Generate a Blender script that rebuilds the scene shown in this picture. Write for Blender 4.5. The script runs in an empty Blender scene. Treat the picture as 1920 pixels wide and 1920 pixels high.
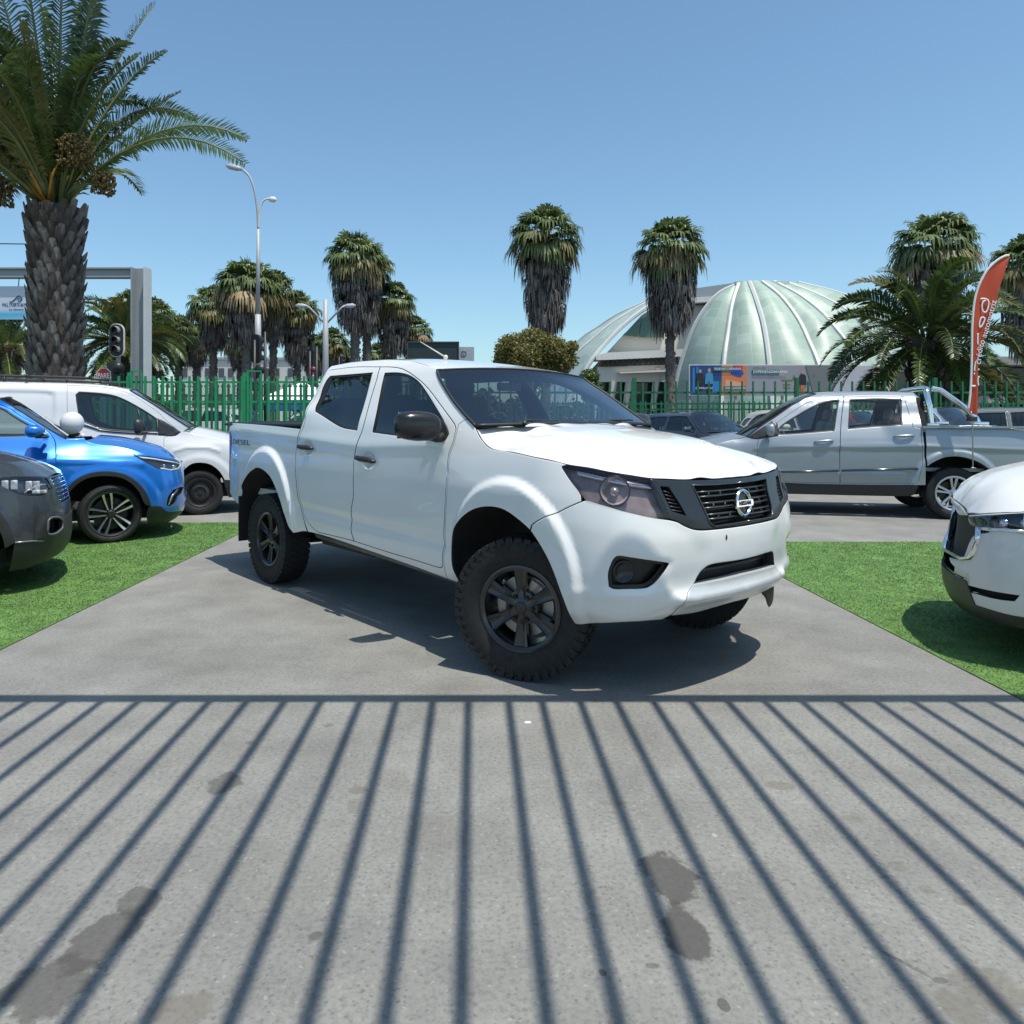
import bpy, bmesh, math, random
import numpy as np
from mathutils import Vector, Matrix
from mathutils.geometry import delaunay_2d_cdt
random.seed(7); RNG=np.random.default_rng(7)
SC=bpy.context.scene; COL=SC.collection
R=math.radians
# ------------------------------------------------------------------ camera, sky, sun, exposure
cam=bpy.data.cameras.new('camera'); camo=bpy.data.objects.new('camera',cam); COL.objects.link(camo); SC.camera=camo
camo.location=(0,0,1.42); camo.rotation_euler=(R(90),0,0)
cam.sensor_width=36; cam.lens=1410/1920*36; cam.shift_x=70/1920; cam.shift_y=-173/1920
cam.clip_start=.05; cam.clip_end=3000
SUN_EL=R(71.5); SUN_AZ=R(136)      # azimuth measured clockwise from +Y: behind the camera on the right
sdir=Vector((math.sin(SUN_AZ)*math.cos(SUN_EL), math.cos(SUN_AZ)*math.cos(SUN_EL), math.sin(SUN_EL)))
W=bpy.data.worlds.new('World'); SC.world=W; W.use_nodes=True
nt=W.node_tree; nt.nodes.clear()
sky=nt.nodes.new('ShaderNodeTexSky'); sky.sky_type='NISHITA'; sky.sun_disc=False
sky.sun_elevation=SUN_EL; sky.sun_rotation=SUN_AZ; sky.altitude=0; sky.air_density=1.0; sky.dust_density=1.15; sky.ozone_density=4.5
bg=nt.nodes.new('ShaderNodeBackground'); bg.inputs['Strength'].default_value=.148
wo=nt.nodes.new('ShaderNodeOutputWorld'); tint=nt.nodes.new('ShaderNodeMix'); tint.data_type='RGBA'; tint.blend_type='MULTIPLY'; tint.inputs[0].default_value=1; tint.inputs[7].default_value=(.95,1.07,1.0,1); nt.links.new(sky.outputs[0],tint.inputs[6]); nt.links.new(tint.outputs[2],bg.inputs[0]); nt.links.new(bg.outputs[0],wo.inputs[0])
sl=bpy.data.lights.new('sun','SUN'); sl.energy=4.4; sl.angle=R(.53); sl.color=(1,.94,.84)
so=bpy.data.objects.new('sun',sl); COL.objects.link(so); so.rotation_euler=sdir.to_track_quat('Z','Y').to_euler(); so.location=(0,0,40)
SC.view_settings.view_transform='Standard'; SC.view_settings.look='None'; SC.view_settings.gamma=1; SC.view_settings.exposure=0.20
try: SC.view_settings.use_curve_mapping=False
except Exception: pass
SC.cycles.max_bounces=8; SC.cycles.transparent_max_bounces=24; SC.cycles.sample_clamp_indirect=6
SC.cycles.caustics_reflective=False; SC.cycles.caustics_refractive=False

# ------------------------------------------------------------------ materials
MATS={}
def _nodes(name):
    m=bpy.data.materials.new(name); m.use_nodes=True; t=m.node_tree; p=t.nodes['Principled BSDF']; MATS[name]=m
    return m,t,p
def noise(t,scale,detail=4,rough=.55,coord='Object',vec=None):
    tc=t.nodes.new('ShaderNodeTexCoord'); n=t.nodes.new('ShaderNodeTexNoise')
    n.inputs['Scale'].default_value=scale; n.inputs['Detail'].default_value=detail; n.inputs['Roughness'].default_value=rough
    if vec:
        mp=t.nodes.new('ShaderNodeMapping'); mp.inputs['Scale'].default_value=vec; t.links.new(tc.outputs[coord],mp.inputs[0]); t.links.new(mp.outputs[0],n.inputs['Vector'])
    else: t.links.new(tc.outputs[coord],n.inputs['Vector'])
    return n
def ramp(t,src,stops):
    r=t.nodes.new('ShaderNodeValToRGB'); e=r.color_ramp.elements
    while len(e)<len(stops): e.new(.5)
    for k,(p,c) in enumerate(stops):
        e[k].position=p; e[k].color=(c if len(c)==4 else (*c,1)) if hasattr(c,'__len__') else (c,c,c,1)
    t.links.new(src,r.inputs[0]); return r
def mixc(t,fac,a,b):
    m=t.nodes.new('ShaderNodeMix'); m.data_type='RGBA'
    for sock,v in ((m.inputs[0],fac),(m.inputs[6],a),(m.inputs[7],b)):
        if hasattr(v,'is_linked') or hasattr(v,'links'): t.links.new(v,sock)
        elif hasattr(v,'__len__'): sock.default_value=(*v,1) if len(v)==3 else v
        else: sock.default_value=v
    return m.outputs[2]
def mat(name,col,rough=.5,metal=0,coat=0,coat_rough=.04,var=.06,scale=8,bump=0,bscale=60,spec=None,rvar=.0,vec=None):
    if name in MATS: return MATS[name]
    m,t,p=_nodes(name)
    n=noise(t,scale,5,vec=vec)
    lo=tuple(max(0,c*(1-var)) for c in col); hi=tuple(min(1,c*(1+var)) for c in col)
    r=ramp(t,n.outputs[0],[(.3,lo),(.7,hi)]); t.links.new(r.outputs[0],p.inputs['Base Color'])
    p.inputs['Roughness'].default_value=rough; p.inputs['Metallic'].default_value=metal
    p.inputs['Coat Weight'].default_value=coat; p.inputs['Coat Roughness'].default_value=coat_rough
    if spec is not None: p.inputs['Specular IOR Level'].default_value=spec
    if rvar:
        n2=noise(t,scale*2.3,6); mr=t.nodes.new('ShaderNodeMapRange'); mr.inputs[1].default_value=.3; mr.inputs[2].default_value=.7
        mr.inputs[3].default_value=max(0,rough-rvar); mr.inputs[4].default_value=min(1,rough+rvar)
        t.links.new(n2.outputs[0],mr.inputs[0]); t.links.new(mr.outputs[0],p.inputs['Roughness'])
    if bump:
        n3=noise(t,bscale,6,.65); b=t.nodes.new('ShaderNodeBump'); b.inputs['Strength'].default_value=bump; b.inputs['Distance'].default_value=.01
        t.links.new(n3.outputs[0],b.inputs['Height']); t.links.new(b.outputs[0],p.inputs['Normal'])
    return m
def glass(name,tint,refl=1.0,rough=.0):
    # thin window glass: tinted see-through with a fresnel reflection on top
    if name in MATS: return MATS[name]
    m=bpy.data.materials.new(name); m.use_nodes=True; t=m.node_tree; t.nodes.clear(); MATS[name]=m
    tr=t.nodes.new('ShaderNodeBsdfTransparent'); tr.inputs[0].default_value=(*tint,1)
    gl=t.nodes.new('ShaderNodeBsdfGlossy'); gl.inputs['Roughness'].default_value=rough+.01; gl.inputs[0].default_value=(.95,.97,1,1)
    n=noise(t,1.3,2); b=t.nodes.new('ShaderNodeBump'); b.inputs['Strength'].default_value=.02; b.inputs['Distance'].default_value=.02
    t.links.new(n.outputs[0],b.inputs['Height']); t.links.new(b.outputs[0],gl.inputs['Normal'])
    fr=t.nodes.new('ShaderNodeFresnel'); ge=t.nodes.new('ShaderNodeNewGeometry'); io=t.nodes.new('ShaderNodeMapRange'); io.inputs[3].default_value=1.45; io.inputs[4].default_value=1/1.45; t.links.new(ge.outputs['Backfacing'],io.inputs[0]); t.links.new(io.outputs[0],fr.inputs[0])   # a thin sheet reflects alike from both sides
    ml=t.nodes.new('ShaderNodeMath'); ml.operation='MULTIPLY_ADD'; ml.inputs[1].default_value=refl; ml.inputs[2].default_value=.03; ml.use_clamp=True
    t.links.new(fr.outputs[0],ml.inputs[0])
    mx=t.nodes.new('ShaderNodeMixShader'); t.links.new(ml.outputs[0],mx.inputs[0]); t.links.new(tr.outputs[0],mx.inputs[1]); t.links.new(gl.outputs[0],mx.inputs[2])
    o=t.nodes.new('ShaderNodeOutputMaterial'); t.links.new(mx.outputs[0],o.inputs[0])
    return m
def emit(name,col,strength):
    if name in MATS: return MATS[name]
    m,t,p=_nodes(name); p.inputs['Base Color'].default_value=(*col,1); p.inputs['Emission Color'].default_value=(*col,1); p.inputs['Emission Strength'].default_value=strength
    return m

# ------------------------------------------------------------------ objects
def link(name,me,m=None,parent=None):
    o=bpy.data.objects.new(name,me); COL.objects.link(o)
    if m is not None:
        for k in (m if isinstance(m,(list,tuple)) else [m]): me.materials.append(k)
    if parent is not None: o.parent=parent
    return o
def mesh(name,V,Fs,m=None,parent=None,smooth=False,normals=None,mi=None):
    me=bpy.data.meshes.new(name); me.from_pydata([tuple(map(float,v)) for v in V],[],[tuple(map(int,f)) for f in Fs]); 
    if smooth: me.polygons.foreach_set('use_smooth',[True]*len(me.polygons))
    o=link(name,me,m,parent)
    if mi is not None: me.polygons.foreach_set('material_index',list(map(int,mi)))
    me.update()
    if normals is not None:
        me.polygons.foreach_set('use_smooth',[True]*len(me.polygons))
        me.normals_split_custom_set_from_vertices([tuple(map(float,n)) for n in normals])
    return o
def thing(name,label,cat,loc=(0,0,0),rz=0,group=None):
    o=bpy.data.objects.new(name,None); COL.objects.link(o); o.location=loc; o.rotation_euler=(0,0,rz); o.empty_display_size=.2
    o['label']=label; o['category']=cat
    if group: o['group']=group
    return o
def tag(o,label,cat,group=None):
    o['label']=label; o['category']=cat
    if group: o['group']=group
    return o
def struct(o): o['kind']='structure'; return o
class MB:
    # collects simple shapes into one mesh
    def __init__(s): s.V=[]; s.F=[]; s.S=[]; s.M=[]
    def add(s,V,F,smooth=False,mi=0):
        b=len(s.V); s.V+= [tuple(v) for v in V]; s.F+=[tuple(i+b for i in f) for f in F]; s.S+=[smooth]*len(F); s.M+=[mi]*len(F); return s
    def box(s,c,d,rz=0,mi=0,bev=0,rot=None):
        x,y,z=[k/2 for k in d]
        if bev:
            bm=bmesh.new(); bmesh.ops.create_cube(bm,size=1); bmesh.ops.scale(bm,vec=d,verts=bm.verts)
            bmesh.ops.bevel(bm,geom=bm.edges[:],offset=bev,segments=2,profile=.5,affect='EDGES')
            bm.verts.index_update(); P=[v.co.copy() for v in bm.verts]; F=[[v.index for v in f.verts] for f in bm.faces]; bm.free()
        else:
            P=[Vector((a*x,b*y,e*z)) for a in(-1,1) for b in(-1,1) for e in(-1,1)]
            F=[(0,1,3,2),(4,6,7,5),(0,4,5,1),(2,3,7,6),(0,2,6,4),(1,5,7,3)]
        M=(rot or Matrix.Rotation(rz,3,'Z'))
        return s.add([tuple(M@p+Vector(c)) for p in P],F,bool(bev) and False,mi)
    def tube(s,pts,r,n=10,closed=False,smooth=True,mi=0,cap=True,flat=1.0):
        P=[Vector(p) for p in pts]; k=len(P); rr=r if hasattr(r,'__len__') else [r]*k
        rings=[]; up=None
        for i,p in enumerate(P):
            a=P[(i-1)%k] if (closed or i>0) else p; b=P[(i+1)%k] if (closed or i<k-1) else p
            t=(b-a); t=t.normalized() if t.length>1e-9 else Vector((0,0,1))
            if up is None:
                up=Vector((0,0,1)) if abs(t.z)<.9 else Vector((1,0,0))
            u=(up-t*up.dot(t)); u=u.normalized() if u.length>1e-6 else t.orthogonal().normalized(); up=u; w=t.cross(u)
            rings.append([tuple(p+(u*math.cos(q)+w*math.sin(q)*flat)*rr[i]) for q in [2*math.pi*j/n for j in range(n)]])
        V=[v for q in rings for v in q]; F=[]
        for i in range(k if closed else k-1):
            a,b=i*n,((i+1)%k)*n
            for j in range(n): F.append((a+j,a+(j+1)%n,b+(j+1)%n,b+j))
        if cap and not closed: F.append(tuple(range(n-1,-1,-1))); F.append(tuple((k-1)*n+j for j in range(n)))
        return s.add(V,F,smooth,mi)
    def cyl(s,a,b,r,r2=None,n=16,mi=0,smooth=True): return s.tube([a,b],[r,r if r2 is None else r2],n,mi=mi,smooth=smooth)
    def lathe(s,prof,c=(0,0,0),axis='Y',n=48,mi=0,smooth=True,closed=False):
        # prof: list of (radius, along-axis)
        V=[];F=[];k=len(prof)
        for j in range(n):
            q=2*math.pi*j/n; ca,sa=math.cos(q),math.sin(q)
            for r,a in prof:
                p={'Y':(r*ca,a,r*sa),'Z':(r*ca,r*sa,a),'X':(a,r*ca,r*sa)}[axis]; V.append((p[0]+c[0],p[1]+c[1],p[2]+c[2]))
        for j in range(n):
            a,b=j*k,((j+1)%n)*k
            for i in range(k if closed else k-1): F.append((a+i,a+(i+1)%k,b+(i+1)%k,b+i))
        return s.add(V,F,smooth,mi)
    def sphere(s,c,r,n=16,m=10,sc=(1,1,1),mi=0):
        prof=[(max(1e-4,r*math.sin(math.pi*i/m)),-r*math.cos(math.pi*i/m)) for i in range(m+1)]
        b=len(s.V); s.lathe(prof,(0,0,0),'Z',n,mi)
        s.V[b:]=[(v[0]*sc[0]+c[0],v[1]*sc[1]+c[1],v[2]*sc[2]+c[2]) for v in s.V[b:]]; return s
    def prism(s,poly,fn,d0,d1,mi=0):
        # poly 2-D outline; fn(u,v,d) -> 3-D
        n=len(poly); V=[fn(u,v,d0) for u,v in poly]+[fn(u,v,d1) for u,v in poly]
        F=[tuple(range(n)),tuple(range(2*n-1,n-1,-1))]+[(i,i+n,(i+1)%n+n,(i+1)%n) for i in range(n)]
        return s.add(V,F,False,mi)
    def build(s,name,m=None,parent=None,auto=None):
        me=bpy.data.meshes.new(name); me.from_pydata([tuple(map(float,v)) for v in s.V],[],s.F)
        me.polygons.foreach_set('use_smooth',s.S); me.polygons.foreach_set('material_index',s.M)
        bm=bmesh.new(); bm.from_mesh(me); bmesh.ops.recalc_face_normals(bm,faces=bm.faces[:]); bm.to_mesh(me); bm.free()
        if auto:
            try: me.set_sharp_from_angle(angle=R(auto))
            except Exception: pass
        return link(name,me,m,parent)
def text_mesh(name,body,size,m,parent=None,extrude=.002,align='CENTER',shear=0,spacing=1,bold=0):
    cu=bpy.data.curves.new(name,'FONT'); cu.body=body; cu.size=size; cu.extrude=extrude; cu.align_x=align; cu.align_y='CENTER'; cu.shear=shear; cu.space_character=spacing; cu.offset=bold
    ob=bpy.data.objects.new(name,cu); COL.objects.link(ob); bpy.context.view_layer.update()
    dg=bpy.context.evaluated_depsgraph_get(); me=bpy.data.meshes.new_from_object(ob.evaluated_get(dg)); bpy.data.objects.remove(ob); bpy.data.curves.remove(cu)
    me.materials.clear(); return link(name,me,m,parent)
def map_mesh(o,fn):
    for v in o.data.vertices: v.co=fn(v.co.x,v.co.y,v.co.z)
    o.data.update(); return o

def hermite(xs, ys, x):
    # smooth 1-D interpolation; ys may be (n,) or (n,k) ; x (m,) -> (m,) or (m,k)
    xs=np.asarray(xs,float); ys=np.asarray(ys,float); x=np.clip(np.asarray(x,float),xs[0],xs[-1])
    h=np.diff(xs); d=np.diff(ys,axis=0)/(h[:,None] if ys.ndim==2 else h)
    m=np.zeros_like(ys); m[0]=d[0]; m[-1]=d[-1]
    a,b=d[:-1],d[1:]
    hh=(h[:,None] if ys.ndim==2 else h)
    w=(a*hh[1:]+b*hh[:-1])/(hh[1:]+hh[:-1])
    lim=3*np.minimum(abs(a),abs(b))
    m[1:-1]=np.where(a*b<=0,0.0,np.sign(w)*np.minimum(abs(w),lim))
    i=np.clip(np.searchsorted(xs,x,side='right')-1,0,len(xs)-2)
    t=(x-xs[i])/h[i]
    if ys.ndim==2: t=t[:,None]; H=h[i][:,None]
    else: H=h[i]
    t2=t*t; t3=t2*t
    return (2*t3-3*t2+1)*ys[i]+(t3-2*t2+t)*H*m[i]+(-2*t3+3*t2)*ys[i+1]+(t3-t2)*H*m[i+1]
def catmull(pts, n=14, closed=False):
    P=np.asarray(pts,float)
    if closed: Q=np.vstack([P[-1],P,P[0],P[1]])
    else: Q=np.vstack([2*P[0]-P[1],P,2*P[-1]-P[-2]])
    out=[]
    for i in range(1,len(Q)-2):
        p0,p1,p2,p3=Q[i-1:i+3]
        t=np.linspace(0,1,n,endpoint=False)[:,None]
        out.append(.5*((2*p1)+(-p0+p2)*t+(2*p0-5*p1+4*p2-p3)*t**2+(-p0+3*p1-3*p2+p3)*t**3))
    if not closed: out.append(P[-1:])
    return np.vstack(out)
def sstep(t):
    t=np.clip(t,0,1); return t*t*(3-2*t)
def seg_dist(P, poly, closed=True):
    A=np.asarray(poly,float); B=np.roll(A,-1,0) if closed else A[1:]
    if not closed: A=A[:-1]
    best=np.full(len(P),1e9)
    for a,b in zip(A,B):
        ab=b-a; L=ab@ab
        if L<1e-12: continue
        t=np.clip(((P-a)@ab)/L,0,1)
        best=np.minimum(best,((P-a-t[:,None]*ab)**2).sum(1))
    return np.sqrt(best)
def inside(P, poly):
    A=np.asarray(poly,float); B=np.roll(A,-1,0); r=np.zeros(len(P),bool)
    x,y=P[:,0],P[:,1]
    for a,b in zip(A,B):
        if a[1]==b[1]: continue
        c=((a[1]>y)!=(b[1]>y))&(x<(b[0]-a[0])*(y-a[1])/(b[1]-a[1])+a[0]); r^=c
    return r
class Body:
    # right-hand side skin of a vehicle: s runs along the plan outline from tail centre to nose centre, z is height
    def __init__(self, plan, s0x, srows, zcols, vals):
        q=[(plan[1][0],-plan[1][1])]+list(plan)+[(plan[-2][0],-plan[-2][1])]; c=catmull(q,24)[24:-24]   # mirrored neighbours keep the nose square to the axis
        L=np.r_[0,np.cumsum(np.linalg.norm(np.diff(c,axis=0),axis=1))]
        side=[i for i in range(len(c)) if c[i,0]>s0x][0]   # s equals x where the side is straight
        self.L=L-L[side]+c[side,0]; self.c=c
        t=np.gradient(c,axis=0); t/=np.linalg.norm(t,axis=1)[:,None]
        self.n=np.stack([t[:,1],-t[:,0]],1)  # outward for a right side (y<0) traversed forward
        self.s0,self.s1=self.L[0],self.L[-1]
        self.sr,self.zc,self.v=np.array(srows,float),np.array(zcols,float),np.array(vals,float)
        self.bumps=[]
    def off(self,s,z):
        cols=hermite(self.zc,self.v.T,z)      # (m, nrows)
        xs=self.sr; x=np.clip(s,xs[0],xs[-1])
        i=np.clip(np.searchsorted(xs,x,side='right')-1,0,len(xs)-2)
        t=sstep((x-xs[i])/(xs[i+1]-xs[i])); k=np.arange(len(s))
        d=cols[k,i]*(1-t)+cols[k,i+1]*t
        for f in self.bumps: d=d+f(s,z)
        return d
    def lift(self,s,z,extra=0.0):
        s=np.asarray(s,float); z=np.asarray(z,float)
        d=self.off(s,z)+extra
        px=np.interp(s,self.L,self.c[:,0]); py=np.interp(s,self.L,self.c[:,1])
        nx=np.interp(s,self.L,self.n[:,0]); ny=np.interp(s,self.L,self.n[:,1])
        return np.stack([px+d*nx, np.minimum(py+d*ny,0), z],1)
    def normal(self,s,z,e=.006):
        s=np.asarray(s,float); z=np.asarray(z,float)
        a=self.lift(np.minimum(s+e,self.s1),z)-self.lift(np.maximum(s-e,self.s0),z); b=self.lift(s,z+e)-self.lift(s,z-e)
        n=np.cross(a,b); n/=np.maximum(np.linalg.norm(n,axis=1),1e-12)[:,None]
        return n
def raise_poly(poly,h,w,closed=True):
    poly=np.asarray(poly,float); lo=poly.min(0)-.01; hi=poly.max(0)+.01
    def f(s,z):
        P=np.stack([s,z],1); r=np.zeros(len(s)); m=((P>lo)&(P<hi)).all(1)
        if m.any():
            Q=P[m]; r[m]=np.where(inside(Q,poly),h*sstep(seg_dist(Q,poly)/w),0)
        return r
    return f
def flare(cx,cz,rx,rz,wd,h,ri=0):
    # raised band round a wheel arch, ellipse radius rx,rz outer edge, soft width wd
    def f(s,z):
        q=np.hypot((s-cx)/rx,(z-cz)/rz); return h*sstep((1-q)*min(rx,rz)/wd)
    return f
def ridge(line,h,w):
    line=np.asarray(line,float)
    def f(s,z):
        P=np.stack([s,z],1); d=seg_dist(P,line,False); return h*np.exp(-(d/w)**2)
    return f

# ------------------------------------------------------------------ curved body panels cut from a vehicle skin
def corners(P,ang=38):
    P=np.asarray(P,float); a=P-np.roll(P,1,0); b=np.roll(P,-1,0)-P
    a/=np.maximum(np.linalg.norm(a,axis=1),1e-9)[:,None]; b/=np.maximum(np.linalg.norm(b,axis=1),1e-9)[:,None]
    return [i for i in range(len(P)) if (a[i]*b[i]).sum()<math.cos(R(ang))]
def smooth_poly(P,res,ang=38):
    # catmull between sharp corners, then even spacing
    P=np.asarray(P,float); c=corners(P,ang); out=[]
    if not c: runs=[np.vstack([P,P[:1]])]; dense=[catmull(P,8,True)]; dense[0]=np.vstack([dense[0],dense[0][:1]])
    else:
        dense=[]
        for k,i in enumerate(c):
            j=c[(k+1)%len(c)]; idx=[i]; 
            while True:
                i=(i+1)%len(P); idx.append(i)
                if i==j: break
            q=P[idx]; dense.append(catmull(q,8) if len(q)>2 else q)
    for q in dense:
        L=np.r_[0,np.cumsum(np.linalg.norm(np.diff(q,axis=0),axis=1))]; n=max(1,int(round(L[-1]/res)))
        t=np.linspace(0,L[-1],n+1)[:-1]; out.append(np.stack([np.interp(t,L,q[:,0]),np.interp(t,L,q[:,1])],1))
    return np.vstack(out)
def area2(P): 
    x,y=P[:,0],P[:,1]; return (x*np.roll(y,-1)-np.roll(x,-1)*y).sum()/2
def offset_poly(P,d):
    # positive d shrinks
    P=np.asarray(P,float)
    if area2(P)<0: P=P[::-1]
    a=P-np.roll(P,1,0); b=np.roll(P,-1,0)-P
    a/=np.maximum(np.linalg.norm(a,axis=1),1e-9)[:,None]; b/=np.maximum(np.linalg.norm(b,axis=1),1e-9)[:,None]
    na=np.stack([-a[:,1],a[:,0]],1); nb=np.stack([-b[:,1],b[:,0]],1); n=na+nb; l=np.linalg.norm(n,axis=1)[:,None]; n=n/np.maximum(l,.3)
    k=1/np.maximum((n*na).sum(1),.5)
    return P+n*(d*k)[:,None]
def fill2d(outline,holes,res,edge=0):
    loops=[outline]+list(holes); pts=[];edges=[]
    for L in loops:
        b=len(pts); n=len(L); pts+= [tuple(p) for p in L]; edges+=[(b+i,b+(i+1)%n) for i in range(n)]
    nb=len(pts)
    lo=outline.min(0); hi=outline.max(0)
    xs=np.arange(lo[0]+res*.5,hi[0],res); ys=np.arange(lo[1]+res*.5,hi[1],res*.87)
    G=np.array([(x+(res/2 if j%2 else 0),y) for j,y in enumerate(ys) for x in xs]) if len(xs) and len(ys) else np.zeros((0,2))
    extra=[]
    if edge:
        for k,L in enumerate(loops):
            q=offset_poly(L,edge if k==0 else -edge); extra.append(q)
    if extra: G=np.vstack([G]+extra) if len(G) else np.vstack(extra)
    if len(G):
        ok=inside(G,outline)
        for h in holes: ok&=~inside(G,h)
        dm=np.full(len(G),9.)
        for L in loops: dm=np.minimum(dm,seg_dist(G,L))
        ng=len(G)-sum(len(q) for q in extra); thr=np.r_[np.full(ng,max(res*.4,edge*2)),np.full(len(G)-ng,edge*.6)]
        G=G[ok&(dm>thr)]; pts+= [tuple(p) for p in G]
    r=delaunay_2d_cdt([Vector(p) for p in pts],edges,[],0,1e-7,True)
    V=np.array([(v.x,v.y) for v in r[0]]); F=np.array([f for f in r[2] if len(f)==3])
    C=V[F].mean(1); ok=inside(C,outline)
    for h in holes: ok&=~inside(C,h)
    F=F[ok]
    ar=(V[F[:,1]]-V[F[:,0]]); br=(V[F[:,2]]-V[F[:,0]]); fl=(ar[:,0]*br[:,1]-ar[:,1]*br[:,0])<0
    F[fl]=F[fl][:,::-1]
    used=np.unique(F); rm=-np.ones(len(V),int); rm[used]=np.arange(len(used))
    return V[used],rm[F]
def skin(name,lift,normal,outline,m,parent,holes=(),gap=0.0,res=.04,rim=.018,extra=0.0,mir=1,edge=.005,both=False,ang=38,round_=.55,joinx=None,back=False):
    """panel cut from a surface lift(u,v)->(n,3); right-hand orientation, outward normal(u,v). mir=-1 mirrors in y; both = whole symmetric panel"""
    O=smooth_poly(outline,res*.6,ang)
    if area2(O)<0: O=O[::-1]
    if gap: 
        Q=offset_poly(O,gap)
        if joinx is not None: k=O[:,0]>joinx-1e-3; Q[k,0]=O[k,0]
        O=Q
    Hs=[]
    for h in holes:
        q=smooth_poly(h,res*.6,ang); q=q if area2(q)>0 else q[::-1]; Hs.append(q)
    V,F=fill2d(O,Hs,res,edge)
    P=lift(V[:,0],V[:,1]); N=normal(V[:,0],V[:,1]); P=P+N*extra
    # orientation
    f0=F[len(F)//2]; g=np.cross(P[F[:,1]]-P[F[:,0]],P[F[:,2]]-P[F[:,0]]); 
    if (g*N[F[:,0]]).sum()<0: F=F[:,::-1]
    n0=len(V); E={}
    for f in F:
        for a,b in ((f[0],f[1]),(f[1],f[2]),(f[2],f[0])):
            if (b,a) in E: del E[(b,a)]
            else: E[(a,b)]=1
    VV=[P];NN=[N.copy()];FF=[tuple(f) for f in F]
    if rim and E:
        outw=np.zeros_like(P); 
        for a,b in E:
            if joinx is not None and V[a,0]>joinx-1e-3 and V[b,0]>joinx-1e-3: continue
            t=P[b]-P[a]; o=np.cross(t,N[a]); l=np.linalg.norm(o); 
            if l>1e-9: outw[a]+=o/l; outw[b]+=o/l
        l=np.linalg.norm(outw,axis=1); bd=l>1e-6; outw[bd]/=l[bd][:,None]
        NN[0][bd]=N[bd]+outw[bd]*round_; NN[0][bd]/=np.linalg.norm(NN[0][bd],axis=1)[:,None]
        idx=np.where(bd)[0]; mp=-np.ones(len(P),int); mp[idx]=np.arange(len(idx)); b0=n0; b1=n0+len(idx)
        VV+= [P[idx],P[idx]-N[idx]*rim]; NN+= [outw[idx],outw[idx]]
        for a,b in E:
            if joinx is not None and V[a,0]>joinx-1e-3 and V[b,0]>joinx-1e-3: continue
            FF.append((b0+mp[b],b0+mp[a],b1+mp[a],b1+mp[b]))
    mi=[0]*len(F)+[1]*(len(FF)-len(F)) if rim and getattr(m,'name','').endswith(('_white','_paint')) else None
    if mi: m=[m,mat('gap_shade',(.010,.010,.011),.8)]  # panel edges coloured dark, painting in the shade of the gaps
    VV=np.vstack(VV);NN=np.vstack(NN)
    if both:
        k=len(VV); V2=VV*[1,-1,1]; N2=NN*[1,-1,1]; FF=FF+[tuple(k+i for i in f[::-1]) for f in FF]; mi=mi and mi+mi; VV=np.vstack([VV,V2]); NN=np.vstack([NN,N2])
    elif mir<0:
        VV=VV*[1,-1,1]; NN=NN*[1,-1,1]; FF=[f[::-1] for f in FF]
    return mesh(name,VV,FF,m,parent,True,NN,mi)
def bskin(name,B,outline,m,parent,**k): return skin(name,B.lift,B.normal,outline,m,parent,**k)
class TPS:
    # smooth height field through control points (u,v)->z
    def __init__(s,pts,lam=1e-5):
        P=np.asarray(pts,float); s.P=P[:,:2]; n=len(P); K=s.k(s.P,s.P)+lam*np.eye(n); A=np.zeros((n+3,n+3)); A[:n,:n]=K; Q=np.c_[np.ones(n),s.P]; A[:n,n:]=Q; A[n:,:n]=Q.T
        s.w=np.linalg.solve(A,np.r_[P[:,2],0,0,0]); s.bumps=[]
    def k(s,a,b):
        d=((a[:,None]-b[None])**2).sum(2); return .5*d*np.log(d+1e-12)
    def z(s,u,v):
        X=np.stack([u,v],1); r=s.k(X,s.P)@s.w[:-3]+np.c_[np.ones(len(X)),X]@s.w[-3:]
        for f in s.bumps: r=r+f(u,v)
        return r
    def lift(s,u,v): u=np.asarray(u,float);v=np.asarray(v,float); return np.stack([u,v,s.z(u,v)],1)
    def normal(s,u,v,e=.004):
        u=np.asarray(u,float);v=np.asarray(v,float)
        a=s.lift(u+e,v)-s.lift(u-e,v); b=s.lift(u,v+e)-s.lift(u,v-e); n=np.cross(a,b); return n/np.linalg.norm(n,axis=1)[:,None]
def grid(name,G,m,parent,smooth=True,flip=False):
    G=np.asarray(G,float); a,b=G.shape[:2]; du=np.gradient(G,axis=0); dv=np.gradient(G,axis=1); N=np.cross(du,dv); N/=np.maximum(np.linalg.norm(N,axis=2),1e-9)[...,None]
    F=[(i*b+j,(i+1)*b+j,(i+1)*b+j+1,i*b+j+1) for i in range(a-1) for j in range(b-1)]
    if flip: F=[f[::-1] for f in F]; N=-N
    return mesh(name,G.reshape(-1,3),F,m,parent,True,N.reshape(-1,3))
def sweep_on(B,line,r,extra=0.0,n=8,mir=1,mb=None,flat=1.0):
    # tube lying along a line on the skin
    q=np.asarray(line,float); P=B.lift(q[:,0],q[:,1])+B.normal(q[:,0],q[:,1])*extra; P=P*[1,mir,1]
    mb=mb or MB(); mb.tube(P,r,n,flat=flat); return mb

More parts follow.
